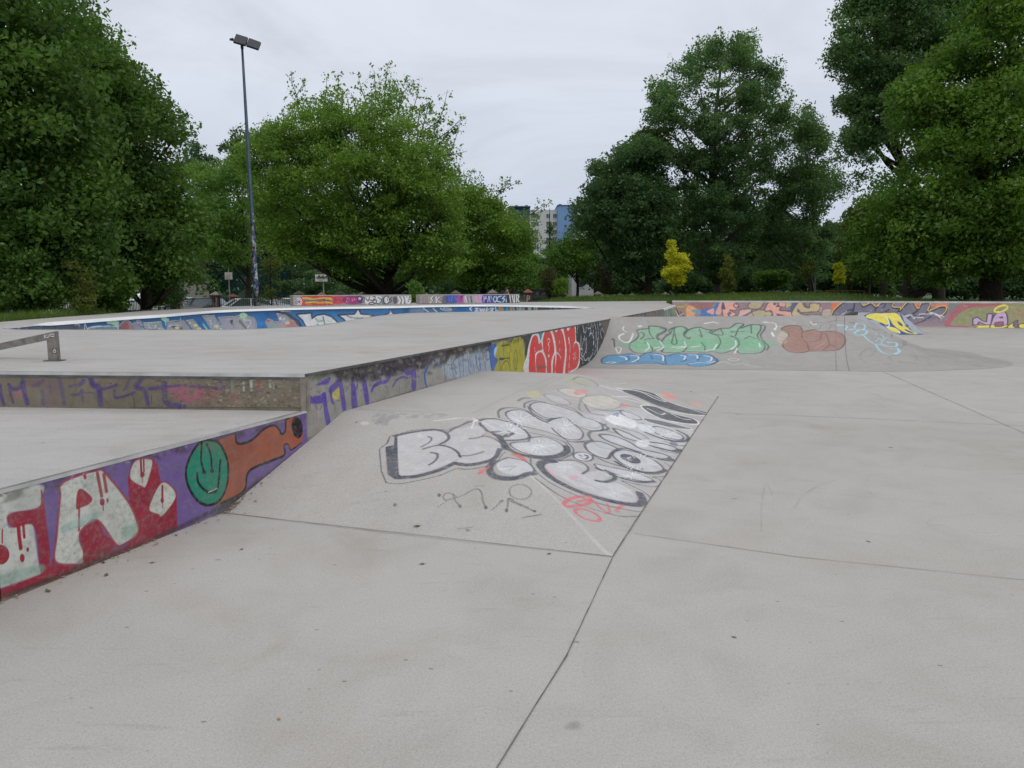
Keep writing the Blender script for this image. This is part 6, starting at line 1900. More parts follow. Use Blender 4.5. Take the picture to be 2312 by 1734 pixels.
Zl = lambda x, y: (500 + x / 15.8, 60 + y / 15.8)
flood([Zl(545, 325), Zl(955, 452), Zl(862, 716), Zl(430, 592)], None)
flood([Zl(1000, 470), Zl(1415, 622), Zl(1318, 862), Zl(892, 722)], None)
mb = MB()
mb.tube([onY(*Zl(300, 470), LY - .1), onY(*Zl(520, 490), LY - .1), onY(*Zl(1300, 720), LY - .1)], [0.03, 0.05, 0.03], 8)
mb.tube([onY(*Zl(300, 465), LY - .1), onY(*Zl(420, 450), LY - .1)], [0.045, 0.06], 8)
mb.tube([lt - [0, 0, 0.1], lt + [0, 0, 0.12]], [0.06, 0.06], 10)
mb.build('cross_arm', M_lamp, lamp)

# ------------------------------------------------------------------ brick fence posts and railings
M_brick, nt, b = new_mat('red_brick')
tcn = nn(nt, 'ShaderNodeTexCoord')
br = nn(nt, 'ShaderNodeTexBrick', i_Scale=4.0); br.inputs['Color1'].default_value = (0.12, 0.045, 0.035, 1); br.inputs['Color2'].default_value = (0.16, 0.06, 0.045, 1); br.inputs['Mortar'].default_value = (0.2, 0.17, 0.15, 1)
nt.links.new(scaled(nt, tcn.outputs['Object'], (1, 1, 1)), br.inputs['Vector'])
nt.links.new(br.outputs['Color'], b.inputs['Base Color']); b.inputs['Roughness'].default_value = 0.9
M_capb = mat_plain('weathered_cap', (0.27, 0.23, 0.19), 0.9, 0, 0.3, 5)
M_capr = mat_plain('red_cap', (0.26, 0.10, 0.075), 0.9, 0, 0.25, 5)
M_iron = mat_plain('black_iron', (0.02, 0.02, 0.022), 0.5, 0.4, 0.2)
me_sh = MB(); me_sh.box((0, 0, 0.6), (0.40, 0.40, 1.2))
me_cap = MB()
me_cap.add([(-.31, -.31, 1.2), (.31, -.31, 1.2), (.31, .31, 1.2), (-.31, .31, 1.2), (-.31, -.31, 1.25), (.31, -.31, 1.25), (.31, .31, 1.25), (-.31, .31, 1.25), (0, 0, 1.46)],
           [(0, 3, 2, 1), (0, 1, 5, 4), (1, 2, 6, 5), (2, 3, 7, 6), (3, 0, 4, 7), (4, 5, 8), (5, 6, 8), (6, 7, 8), (7, 4, 8)])
sh0 = me_sh.build('shaft', M_brick); cap0 = me_cap.build('cap', M_capb)
capr_me = cap0.data.copy(); capr_me.materials.clear(); capr_me.materials.append(M_capr)
posts = {}
POSTS = [(487, 657.5, 47, 0, 'brick post with beige pyramid cap and white scribble, left of the lamp post'),
         (527, 663, 60, 1, 'smaller brick post just left of the lamp post'),
         (675, 656, 47, 0, 'brick post with wide beige cap behind the flower end of the low wall'),
         (726, 659.5, 62, 1, 'red capped brick post behind the yellow and red graffiti'),
         (768, 656, 48, 0, 'brick post with beige cap behind the purple graffiti of the left low wall'),
         (825, 655, 60, 0, 'leftmost of three close brick posts behind the black and white graffiti'),
         (841, 655, 66, 1, 'middle of three close brick posts behind the black and white graffiti'),
         (855, 655, 50, 0, 'rightmost of three close brick posts behind the black and white graffiti'),
         (1029, 654.5, 46, 0, 'brick post behind the purple middle of the right low wall'),
         (1112, 653, 46, 0, 'brick post just left of the seated person'),
         (1192, 652, 46, 1, 'red capped brick post with a white letter P'),
         (1272, 658, 55, 1, 'small red brick post in the grass right of the lettered post'),
         (1350, 657, 56, 0, 'brick post in the grass left of the dark tree trunk'),
         (1401, 661.5, 66, 0, 'low far brick post by the dark tree trunk'),
         (1427, 661, 57, 0, 'brick post left of the dark trunk near the yellow tree'),
         (1502, 659, 56, 0, 'brick post under the bright yellow tree'),
         (1579, 658, 56, 0, 'brick post between the yellow tree and the slim shrub'),
         (1655, 657, 60, 0, 'brick post right of the slim shrub at the start of the red fence'),
         (1727, 654.5, 60, 0, 'first of four close posts at the end of the red fence'),
         (1744, 653.5, 64, 0, 'second of four close posts at the end of the red fence'),
         (1758, 654.5, 68, 0, 'third of four close posts at the end of the red fence'),
         (1776, 654.5, 72, 0, 'last of four close posts at the end of the red fence'),
         (395, 676, 40, 1, 'brick post half hidden by leaves at the left car park'),
         (255, 676, 34, 0, 'brick post under the big left trees'),
         (60, 678, 29, 0, 'brick post under the trees at the left edge')]
for i, (px, py, Y, red, lab) in enumerate(POSTS):
    P = onY(px, py, Y)
    z0 = P[2] - 1.46
    o = thing('fence_post', (P[0], P[1], z0), lab, 'fence post', 'brick fence posts around the park')
    if i == 0: s1, s2 = sh0, cap0
    else: s1, s2 = sh0.copy(), cap0.copy(); COL.objects.link(s1); COL.objects.link(s2)
    if red: s2.data = capr_me
    s1.parent = o; s2.parent = o
    posts[px] = (P, z0, o)
mb = MB()                                               # the painted P and the scribble
for a, b_ in (((-.07, .55), (-.05, 1.05)), ((-.05, 1.05), (.08, 1.0)), ((.08, 1.0), (.09, .85)), ((.09, .85), (-.06, .78))):
    dx, dz = b_[0] - a[0], b_[1] - a[1]; L = math.hypot(dx, dz); nx, nz_ = -dz / L * .022, dx / L * .022
    mb.add([(a[0] - nx, -.204, a[1] - nz_), (b_[0] - nx, -.204, b_[1] - nz_), (b_[0] + nx, -.204, b_[1] + nz_), (a[0] + nx, -.204, a[1] + nz_)], [(0, 1, 2, 3)])
mb.build('painted_letter', M_stick, posts[1192][2])
mb = MB()
for a, b_ in (((-.12, .3), (-.08, 1.0)), ((-.08, 1.0), (.1, 1.05)), ((.1, 1.05), (.06, .5)), ((-.1, .6), (.1, .7)), ((.06, .5), (-.08, .42)), ((0, .9), (.02, .6))):
    dx, dz = b_[0] - a[0], b_[1] - a[1]; L = math.hypot(dx, dz); nx, nz_ = -dz / L * .016, dx / L * .016
    mb.add([(a[0] - nx, -.204, a[1] - nz_), (b_[0] - nx, -.204, b_[1] - nz_), (b_[0] + nx, -.204, b_[1] + nz_), (a[0] + nx, -.204, a[1] + nz_)], [(0, 1, 2, 3)])
mb.build('painted_scribble', M_stick, posts[487][2])


def panel(p, q, label, h=1.0, gap=0.2, step=0.14, group='iron fence panels between brick posts'):
    (a, za, _), (b_, zb, _) = posts[p], posts[q]
    a, b_ = np.array([a[0], a[1], max(za, tz(a[0], a[1]))]), np.array([b_[0], b_[1], max(zb, tz(b_[0], b_[1]))])
    d = b_ - a; L = np.linalg.norm(d); d /= L
    o = wthing('iron_fence', tuple((a + b_) / 2), label, 'fence', group)
    mb = MB()
    n = int((L - 2 * gap) / step)
    for k in range(n + 1):
        c_ = a + d * (gap + k * step)
        mb.box((c_[0], c_[1], c_[2] + 0.1 + h / 2), (0.022, 0.022, h))
    mb.build('bars', M_iron, o)
    for zz in (0.18, h + 0.02):
        mb = MB(); p0, p1 = a + d * 0.2 + [0, 0, zz], b_ - d * 0.2 + [0, 0, zz]
        mb.tube([p0, p1], 0.022, 4); mb.build('rail', M_iron, o)


panel(395, 487, 'black iron fence panel left of the brick post, in front of white cars')
panel(487, 675, 'black iron fence panel behind the lamp post, in front of parked cars')
panel(255, 395, 'black iron fence panel behind the bench at the left trees')
panel(60, 255, 'black iron fence panel under the leaves at the far left')
panel(1112, 1192, 'black iron fence panel behind the seated person', 1.12, step=0.1)
panel(1192, 1272, 'black iron fence panel right of the lettered post', 0.95, step=0.1)
panel(675, 768, 'black iron fence panel behind the left low wall', 0.9)
a, b_ = posts[1655][0], posts[1776][0]
o = wthing('brick_fence', tuple(np.array([(a[0] + b_[0]) / 2, (a[1] + b_[1]) / 2, -0.3])), 'low dark red brick fence behind the grass mound', 'fence')
mb = MB(); d = b_ - a; L = np.linalg.norm(d)
mb.box(((a[0] + b_[0]) / 2, (a[1] + b_[1]) / 2 + 0.1, 0.35), (L, 0.2, 1.7), math.atan2(d[1], d[0])); mb.build('fence_wall', M_brick, o)
mb = MB(); mb.box(((a[0] + b_[0]) / 2, (a[1] + b_[1]) / 2 + 0.1, 1.23), (L, 0.3, 0.06), math.atan2(d[1], d[0])); mb.build('coping', M_capr, o)

# ------------------------------------------------------------------ parked cars
M_glass = mat_plain('car_glass', (0.30, 0.36, 0.40), 0.08, 0.75, 0.1, 2, 0.8)
M_tyre = mat_plain('tyre', (0.015, 0.015, 0.016), 0.9)
M_rim = mat_plain('alloy', (0.4, 0.4, 0.42), 0.3, 0.8)
M_hl = mat_plain('headlight', (0.7, 0.72, 0.75), 0.1, 0.2)
M_tl = mat_plain('tail_light', (0.35, 0.02, 0.02), 0.3)


def extr(prof, w0, w1=None, zsplit=None):
    """side profile (x,z) extruded over width, narrower above zsplit"""
    mb = MB(); n = len(prof)
    L = []
    for sgn in (-1, 1):
        for x, z in prof:
            w = w0 if (zsplit is None or z <= zsplit) else w1
            L.append((x, sgn * w / 2, z))
    mb.add(L, [tuple(range(n))[::-1], tuple(range(n, 2 * n))] + [(i, (i + 1) % n, n + (i + 1) % n, n + i) for i in range(n)])
    return mb


def make_car(paint, van=False):
    parts = []
    top = 1.85 if van else 1.45
    body = [(-2.1, 0.28), (2.08, 0.28), (2.15, 0.5), (2.08, 0.72), (1.2, 0.92), (-1.9, 0.96), (-2.12, 0.85), (-2.16, 0.5)]
    cab = [(1.15, 0.92), (0.45, top - 0.06), (0.2, top), (-1.35, top), (-1.6, top - 0.08), (-2.0, 0.95)] if not van else [(1.3, 0.92), (0.9, top - 0.08), (0.6, top), (-2.0, top), (-2.1, top - 0.1), (-2.12, 0.95)]
    b0 = extr(body, 1.75).build('body', paint)
    bv = b0.modifiers.new('soft', 'BEVEL'); bv.width = 0.06; bv.segments = 2
    parts.append((b0, None))
    c0 = extr(cab, 1.66, 1.3, 1.0).build('window', M_glass); parts.append((c0, None))
    rf = extr([(cab[1][0] - 0.02, cab[1][1] + 0.012), (cab[2][0], cab[2][1] + 0.012), (cab[3][0], cab[3][1] + 0.012), (cab[4][0], cab[4][1] + 0.012)] + [(cab[3][0], cab[3][1] + 0.05), (cab[2][0], cab[2][1] + 0.05)], 1.34).build('roof', paint); parts.append((rf, None))
    for sgn in (-1, 1):
        for (x0, z0), (x1, z1) in (((cab[0][0], 0.93), cab[1]), ((-0.4, 0.93), (-0.45, top)), ((cab[-1][0] + 0.03, 0.96), cab[-2])):
            mb = MB(); mb.tube([(x0, sgn * 0.83, z0), (x1, sgn * 0.655, z1)], 0.035, 5); parts.append((mb.build('pillar', paint), None))
    for sx in (1.3, -1.35):
        for sy in (-0.82, 0.82):
            mb = MB(); mb.tube([(sx, sy - 0.09, 0.31), (sx, sy + 0.09, 0.31)], 0.31, 14); w = mb.build('wheel', M_tyre)
            mb = MB(); s = 1 if sy > 0 else -1; mb.tube([(sx, sy + s * 0.08, 0.31), (sx, sy + s * 0.1, 0.31)], 0.19, 10); r = mb.build('rim', M_rim)
            parts.append((w, None)); parts.append((r, w))
    for sy in (-0.62, 0.62):
        mb = MB(); mb.box((2.09, sy, 0.66), (0.1, 0.34, 0.13)); parts.append((mb.build('headlight', M_hl), None))
        mb = MB(); mb.box((-2.13, sy, 0.74), (0.08, 0.26, 0.2)); parts.append((mb.build('tail_light', M_tl), None))
    mb = MB(); mb.box((2.16, 0, 0.42), (0.03, 0.52, 0.11)); parts.append((mb.build('number_plate', M_hl), None))
    return parts


def place_car(parts, first, px, Y, yaw, lab):
    p = onY(px, 670, Y)
    o = thing('parked_car', (p[0], p[1], tz(p[0], p[1])), lab, 'car', 'cars parked beyond the fence', yaw)
    mp = {}
    for ob, par in parts:
        c_ = ob if first else ob.copy()
        if not first: COL.objects.link(c_)
        c_.parent = mp[par] if par is not None else o
        mp[ob] = c_
    return o


white = make_car(mat_plain('white_paint', (0.72, 0.73, 0.74), 0.3, 0.0, 0.05))
silver = make_car(mat_plain('silver_paint', (0.42, 0.44, 0.47), 0.3, 0.4, 0.05))
redc = make_car(mat_plain('red_paint', (0.34, 0.03, 0.03), 0.3, 0.0, 0.05))
dark = make_car(mat_plain('black_paint', (0.02, 0.02, 0.025), 0.25, 0.0, 0.05))
bluec = make_car(mat_plain('blue_paint', (0.05, 0.22, 0.55), 0.3, 0.0, 0.05))
van = make_car(mat_plain('van_paint', (0.75, 0.75, 0.76), 0.3, 0.0, 0.05), True)
place_car(white, True, 424, 62, -1.9, 'white car behind the iron fence, left one of the pair beside the brick post')
place_car(silver, True, 464, 62, -1.75, 'silver car behind the iron fence, close to the left of the brick post')
place_car(white, False, 546, 54, -2.5, 'white car with sloping windscreen directly left of the lamp post foot')
place_car(redc, True, 622, 58, 0.9, 'red car behind the fence right of the lamp post')
place_car(white, False, 655, 60, -2.0, 'white car behind the fence against the end of the low wall')
place_car(dark, True, 805, 64, 0.2, 'dark car mostly hidden behind the left low wall')
place_car(van, True, 66, 38, -2.3, 'white van glimpsed through the leaves at the far left')
place_car(white, False, 322, 46, -2.6, 'white car behind the bench under the left trees')
place_car(bluec, True, 1966, 72, 0.3, 'blue car seen between trunks at the far right')

# ------------------------------------------------------------------ bench, basketball hoops, net
p0, p1 = onY(276, 700, 27.5), onY(330, 700.5, 28.5)
bz = tz(0.5 * (p0[0] + p1[0]), 28)
bench = wthing('park_bench', (0.5 * (p0[0] + p1[0]), 28, bz), 'grey plank bench in the grass under the left trees', 'bench')
M_plank = mat_plain('grey_plank', (0.2, 0.19, 0.18), 0.8, 0, 0.3, 6)
sz = onY(300, 700, 28)[2]
mb = MB(); mb.hexa([p0 * [1, 1, 0] + [0, 0, sz - .05], p1 * [1, 1, 0] + [0, 0, sz - .05], p1 * [1, 1, 0] + [-.05, .35, sz - .05], p0 * [1, 1, 0] + [-.05, .35, sz - .05], p0 * [1, 1, 0] + [0, 0, sz], p1 * [1, 1, 0] + [0, 0, sz], p1 * [1, 1, 0] + [-.05, .35, sz], p0 * [1, 1, 0] + [-.05, .35, sz]]); mb.build('seat', M_plank, bench)
for t in (0.15, 0.85):
    p = p0 + (p1 - p0) * t
    mb = MB(); mb.box((p[0], p[1] + .17, (bz + sz) / 2 - .05), (.06, .3, max(.1, sz - bz + .0))); mb.build('leg', M_dsteel, bench)

M_white = mat_plain('board_white', (0.6, 0.58, 0.56), 0.6, 0, 0.12, 4)
M_redl = mat_plain('board_lines', (0.22, 0.06, 0.05), 0.6)
M_pole2 = mat_plain('pale_pole', (0.35, 0.35, 0.34), 0.5, 0.3)


def hoop(x0, y0, x1, y1, Y, pole_px, ptop, lab, scr):
    c_ = onY((x0 + x1) / 2, y1, Y); g = tz(c_[0], Y)
    o = wthing('basketball_hoop', (c_[0], Y + 0.6, g), lab, 'basketball hoop', 'basketball hoops beyond the fence')
    a, b_, = onY(x0, y1, Y), onY(x1, y0, Y)
    mb = MB(); mb.box(((a[0] + b_[0]) / 2, Y, (a[2] + b_[2]) / 2), (b_[0] - a[0], 0.05, b_[2] - a[2])); bd = mb.build('backboard', M_white, o)
    w, h = b_[0] - a[0], b_[2] - a[2]; cx_, cz = (a[0] + b_[0]) / 2, a[2]
    mb = MB()
    for (x, z, dx, dz) in ((-.2 * w, .33 * h, .05, .4 * h), (.2 * w, .33 * h, .05, .4 * h), (0, .53 * h, .4 * w + .05, .05)):
        mb.box((cx_ + x, Y - .03, cz + z), (dx, .01, dz))
    mb.build('target_box', M_redl, o)
    if scr:
        mb = MB()
        for k in range(9):
            x = cx_ + (-.4 + .1 * k) * w; mb.tube([(x, Y - .035, cz + .5 * h), (x + .1, Y - .035, cz + (.65 + .15 * (k % 3)) * h), (x + .16, Y - .035, cz + .4 * h)], .045, 5)
        mb.build('scribble', M_ink, o)
    mb = MB()
    mb.tube([(cx_ + .23 * math.cos(t), Y - .3 + .23 * math.sin(t), cz + .15) for t in np.linspace(0, 6.283, 14)], .015, 5); mb.build('rim', M_redl, o)
    q = onY(pole_px, 640, Y)
    pt = onY(ptop[0], ptop[1], Y)
    mb = MB(); mb.tube([(q[0], Y + .6, g), (q[0], Y + .6, a[2]), (pt[0], Y + .6, pt[2])], [.09, .08, .06], 8); mb.tube([(q[0], Y + .6, a[2] + .4 * h), (cx_, Y + .03, a[2] + .4 * h)], .04, 6); mb.build('pole', M_pole2, o)


hoop(508, 614.5, 524, 631, 92, 513, (509, 562), 'basketball hoop with small white square board on a tall pale pole', 0)
hoop(712, 619.5, 739, 635.5, 84, 727, (727, 625), 'basketball hoop with wide white board scribbled black, under the round tree', 1)
m, nt, b = new_mat('green_net')
b.inputs['Base Color'].default_value = (0.008, 0.05, 0.042, 1); b.inputs['Roughness'].default_value = 0.9
tcn = nn(nt, 'ShaderNodeTexCoord')
w_ = noise(nt, tcn.outputs['Object'], 0.6, 5, .7)
nt.links.new(ramp(nt, w_, [(0.3, 0.35), (0.7, 0.8)]), b.inputs['Alpha'])
a, b_ = onY(425, 578, 106), onY(655, 578, 106)
o = wthing('net_fence', ((a[0] + b_[0]) / 2, 106, -0.9), 'tall dark green net fence of the sports court behind the hoops', 'net fence')
mb = MB(); mb.box(((a[0] + b_[0]) / 2, 106, (a[2] - .9) / 2), (b_[0] - a[0], .03, a[2] + .9)); mb.build('net', m, o)
for t in np.linspace(0, 1, 6):
    mb = MB(); x = a[0] + (b_[0] - a[0]) * t; mb.tube([(x, 105.9, -.9), (x, 105.9, a[2] + .1)], .07, 6); mb.build('post', M_iron, o)

# wooden rail by the right trees
o = None
p0, p1 = onY(1902, 656.5, 52), onY(1952, 657, 52)
gz = tz(p0[0], 52)
o = wthing('wooden_rail', (p0[0], 52, gz), 'thin wooden rail on posts between the right tree trunks', 'rail')
M_wood = mat_plain('brown_wood', (0.12, 0.07, 0.04), 0.8, 0, 0.3, 6)
mb = MB(); mb.tube([p0 + [-1.2, 0, 0], p1], .045, 6); mb.build('bar', M_wood, o)
for p in (p0, p1):
    mb = MB(); mb.box((p[0], p[1], (p[2] + gz) / 2), (.09, .09, p[2] - gz)); mb.build('post', M_wood, o)

# ------------------------------------------------------------------ buildings
M_bgrey = mat_plain('panel_grey', (0.56, 0.56, 0.57), 0.9, 0, 0.06, 0.2)  # distance haze put into the colour, paler than the bare panels
M_bblue = mat_plain('panel_blue', (0.18, 0.31, 0.54), 0.9, 0, 0.06, 0.2)  # blue panels lightened as well, with sky haze mixed into the colour
M_win = mat_plain('far_glass', (0.06, 0.07, 0.08), 0.2, 0, 0.2, 0.5)
M_wfr = mat_plain('window_white', (0.6, 0.6, 0.6), 0.7)
BY = 260.0
bx = lambda x: onY(x, 600, BY)[0]
bzt = lambda y: onY(1200, y, BY)[2]
tow = wthing('apartment_block', (bx(1227), BY, -1), 'tall grey and blue panel apartment block far beyond the trees', 'apartment block')
mb = MB(); mb.box(((bx(1196) + bx(1258)) / 2, BY + 6, bzt(473.5) / 2 - .5), (bx(1258) - bx(1196), 12, bzt(473.5) + 1)); mb.build('wall', M_bgrey, tow)
mb = MB(); mb.box(((bx(1150) + bx(1195.9)) / 2, BY + 9, bzt(468.5) / 2 - .5), (bx(1195.9) - bx(1150), 12, bzt(468.5) + 1)); mb.build('side_block', M_bblue, tow)
mb = MB(); mb.box(((bx(1257.5) + bx(1298)) / 2, BY + 5, bzt(466) / 2 - .5), (bx(1298) - bx(1257.5), 14, bzt(466) + 1)); mb.build('end_block', M_bblue, tow)
mb = MB()
for (xa, xb, yy) in ((1150, 1195.9, 468.5), (1257.5, 1298, 466)):
    mb.box(((bx(xa) + bx(xb)) / 2, BY + 5, bzt(yy) + .15), (bx(xb) - bx(xa) + .4, 14.4, .3))
for xx, yy in ((1166, 468.5), (1189, 468.5), (1265, 466), (1291, 466)):
    mb.box((bx(xx), BY + 4, bzt(yy) + .7), (1.0, 1.0, 1.0))
mb.build('roof', mat_plain('roof_dark', (0.09, 0.12, 0.2), 0.9), tow)
fr = pa = None
for k in range(11):
    for xx in (1203, 1211.5, 1237, 1252):
        zc = bzt(487.5) - 2.72 * k
        if zc < 1: continue
        if fr is None:
            mb = MB(); mb.box((0, 0, 0), (1.42, .12, 1.62)); fr = mb.build('window', M_wfr)
            mb = MB(); mb.box((-.33, -.05, 0), (.56, .08, 1.36)); mb.box((.33, -.05, 0), (.56, .08, 1.36)); pa = mb.build('pane', M_win); pa.parent = fr
            f2 = fr
        else:
            f2 = fr.copy(); COL.objects.link(f2); p2 = pa.copy(); COL.objects.link(p2); p2.parent = f2
        f2.parent = tow; f2.location = (bx(xx) - tow.location[0], -0.04, zc + 1)
for yy in (495, 511.5, 528, 545):
    mb = MB(); mb.box((bx(1275), BY - 2.03, bzt(yy)), (.7, .1, .9)); mb.build('vent', M_win, tow)


def house(x0, x1, ytop, Y, mat, lab, wins, zb=-0.9):
    a, b_ = onY(x0, ytop, Y), onY(x1, ytop, Y)
    o = wthing('house', ((a[0] + b_[0]) / 2, Y, zb), lab, 'house')
    mb = MB(); mb.box(((a[0] + b_[0]) / 2, Y + 4, (a[2] + zb) / 2), (b_[0] - a[0], 8, a[2] - zb)); mb.build('wall', mat, o)
    mb = MB(); c_ = (a[0] + b_[0]) / 2; w = (b_[0] - a[0]) / 2 + .3
    mb.add([(c_ - w, Y - .3, a[2]), (c_ + w, Y - .3, a[2]), (c_ + w, Y + 8.3, a[2]), (c_ - w, Y + 8.3, a[2]), (c_ - w, Y + 4, a[2] + 2.2), (c_ + w, Y + 4, a[2] + 2.2)], [(0, 1, 5, 4), (2, 3, 4, 5), (1, 2, 5), (3, 0, 4), (0, 3, 2, 1)])
    mb.build('roof', mat_plain('roof_tiles', (0.09, 0.06, 0.05), 0.9, 0, .3, 3), o)
    for (px, py) in wins:
        p = onY(px, py, Y)
        mb = MB(); mb.box((p[0], Y - .03, p[2]), (1.2, .1, 1.3)); f_ = mb.build('window', M_wfr, o)
        mb = MB(); mb.box((p[0], Y - .08, p[2]), (.98, .06, 1.08)); q = mb.build('pane', M_win, None); q.parent = f_; q.location = -np.array(o.location)


house(272, 412, 612, 95, mat_plain('beige_render', (0.5, 0.46, 0.41), 0.9, 0, .08, .5), 'pale beige house glimpsed through the left trees', [(292, 632), (392, 640)])
house(1292, 1352, 588, 112, mat_plain('white_render', (0.5, 0.5, 0.52), 0.9, 0, .08, .5), 'white house with small window glimpsed behind the middle trees', [(1332, 618), (1310, 640)])

# ------------------------------------------------------------------ person sitting behind the right low wall
hp = onY(1142, 657, 36.4)
per = thing('person', (hp[0], hp[1] + 0.12, H2), 'person with dark hair and black jacket sitting hunched behind the right low wall', 'person')
M_skin = mat_plain('skin', (0.42, 0.22, 0.14), 0.55, 0, .08)
M_jacket = mat_plain('black_jacket', (0.018, 0.018, 0.024), 0.85, 0, .3)
M_hair = mat_plain('dark_hair', (0.015, 0.011, 0.009), 0.6, 0, .3, 40)
hz_ = hp[2] - H2


def skinned(name, V, E_, R_, mat, parent, lev=2):
    import bmesh
    bm = bmesh.new(); ly = bm.verts.layers.skin.verify()
    bv_ = [bm.verts.new(p) for p in V]
    for a, b2 in E_: bm.edges.new((bv_[a], bv_[b2]))
    for k, (v_, r) in enumerate(zip(bv_, R_)): v_[ly].radius = (r, r); v_[ly].use_root = (k == 0)
    me = bpy.data.meshes.new(name); bm.to_mesh(me); bm.free()
    o = link(name, me, mat, parent)
    o.modifiers.new('skin', 'SKIN'); s = o.modifiers.new('sub', 'SUBSURF'); s.levels = lev; s.render_levels = lev
    return o


hd = (0.06, -0.10, hz_)
V = [(-.16, .12, .12), (-.15, .10, .30), (-.10, .04, .46), (-.02, -.03, hz_ - .16), (.03, -.07, hz_ - .06), (hd[0], hd[1], hz_ + .02), (.065, -.10, hz_ + .09),
     (-.12, -.12, .45), (.04, -.26, .30), (.14, -.20, hz_ - .10), (-.08, .20, .45), (.06, .22, .28), (.15, .05, hz_ - .14),
     (.20, -.10, .12), (.42, -.14, .40), (.62, -.10, .06), (.74, -.12, .04), (.20, .26, .12), (.42, .28, .38), (.60, .26, .06), (.72, .28, .04),
     (.155, -.16, hz_ - .05), (.16, -.145, hz_ - .02), (.14, -.13, hz_ - .04)]
E_ = [(0, 1), (1, 2), (2, 3), (3, 4), (4, 5), (5, 6), (2, 7), (7, 8), (8, 9), (2, 10), (10, 11), (11, 12), (0, 13), (13, 14), (14, 15), (15, 16), (0, 17), (17, 18), (18, 19), (19, 20), (9, 21), (21, 22), (9, 23)]
R_ = [.14, .13, .13, .055, .07, .095, .07, .06, .045, .03, .06, .045, .03, .085, .065, .05, .04, .085, .065, .05, .04, .014, .010, .012]
skinned('body', V, E_, R_, M_skin, per)
Vj = [(-.18, .12, .10), (-.20, .11, .30), (-.20, .05, .50), (-.14, 0, .60), (-.16, -.13, .50), (.03, -.27, .32), (.11, -.22, hz_ - .14), (-.14, .21, .50), (.06, .23, .28), (.13, .08, hz_ - .17)]
skinned('jacket', Vj, [(0, 1), (1, 2), (2, 3), (2, 4), (4, 5), (5, 6), (2, 7), (7, 8), (8, 9)], [.17, .17, .16, .09, .09, .065, .05, .09, .065, .05], M_jacket, per)
skinned('hair', [(.0, -.04, hz_ + .03), (.03, -.07, hz_ + .10), (.09, -.11, hz_ + .13)], [(0, 1), (1, 2)], [.105, .125, .085], M_hair, per)

# ------------------------------------------------------------------ fallen leaves on the pavement
M_dry = mat_plain('dry_leaf', (0.16, 0.11, 0.05), 0.8, 0, .4, 20)
M_yel = mat_plain('yellow_leaf', (0.42, 0.30, 0.04), 0.7, 0, .2, 20)
M_gre = mat_plain('green_leaf', (0.13, 0.15, 0.05), 0.7, 0, .3, 20)
mb = MB()
mb.add([(-.5, 0, .02), (-.2, .26, .12), (.2, .22, .10), (.55, 0, .16), (.2, -.22, .02), (-.2, -.26, .05), (0, 0, 0.03), (-.85, .05, .1)], [(0, 6, 1), (1, 6, 2), (2, 6, 3), (3, 6, 4), (4, 6, 5), (5, 6, 0), (0, 7, 6)])
lf0 = mb.build('fallen_leaf', M_dry)
LV = [((941, 1189), .05, M_dry), ((953, 1273), .035, M_gre), ((629, 1623), .022, M_yel), ((1240, 1250), .03, M_gre), ((108, 1334), .045, M_gre), ((240, 1298), .04, M_dry), ((398, 1208), .03, M_dry), ((233, 1270), .035, M_dry), ((343, 1270), .03, M_gre), ((1960, 1222), .03, M_dry), ((1960, 795), .06, M_dry), ((1240, 1065), .02, M_dry),
      ((1450, 1060), .03, M_dry), ((545, 1240), .03, M_dry), ((1657, 1438), .025, M_dry), ((1560, 884), .05, M_dry), ((2010, 1010), .04, M_dry)]
for i, ((x, y), s, mt) in enumerate(LV):
    o = lf0 if i == 0 else lf0.copy()
    if i: COL.objects.link(o)
    if mt is not M_dry:
        d_ = lf0.data.copy(); d_.materials.clear(); d_.materials.append(mt); o.data = d_
    p = onz(x, y, 0.003)
    if i == 0 or i == 12: p = np.array(list(cf.inv(x, y)[0]) + [0.0]); p[2] = float(fun_h(p[None])[0]) + 0.006
    o.location = p; o.scale = (s, s, s); o.rotation_euler = (random.uniform(-.15, .15), random.uniform(-.15, .15), random.uniform(0, 6))
    lab = {id(M_dry): 'small dry brown leaf lying on the concrete', id(M_yel): 'tiny yellow leaf on the open concrete in front', id(M_gre): 'small greenish leaf lying on the concrete'}[id(mt)]
    tag(o, lab, 'leaf', 'fallen leaves on the concrete')
# debris line where the ledge meets the pavement
n = 210
u = rng.uniform(-0.6, 2.2, n); o_ = np.abs(rng.normal(0, 0.018, n)) + 0.004
o_ = np.where(rng.uniform(0, 1, n) < 0.3, o_ + np.abs(rng.normal(0, .06, n)), o_)
u = np.where(rng.uniform(0, 1, n) < 0.45, rng.normal(1.62, 0.06, n), u)
base = WA[None] + dW[None] * u[:, None] + nW[None] * o_[:, None]
base[:, 2] = np.where(fun_h(base) > 0.001, np.clip(fun_h(base), 0, .5), 0) * (plane_dist(base, ff0, ff1) * np.sign(plane_dist(pf0[None], ff0, ff1)) > 0) + 0.005
V = np.zeros((n, 4, 3))
sz = rng.uniform(0.004, 0.014, n); an = rng.uniform(0, 6.283, n)
for k, (a, b_) in enumerate(((1, 0), (0, .5), (-1, 0), (0, -.5))):
    V[:, k, 0] = base[:, 0] + sz * (a * np.cos(an) - b_ * np.sin(an)); V[:, k, 1] = base[:, 1] + sz * (a * np.sin(an) + b_ * np.cos(an)); V[:, k, 2] = base[:, 2] + rng.uniform(0, .008, n)
lit = quads_mesh('leaf_litter', V, mat_plain('litter', (0.27, 0.21, 0.12), 0.9, 0, .5, 60))
tag(lit, kind='stuff')

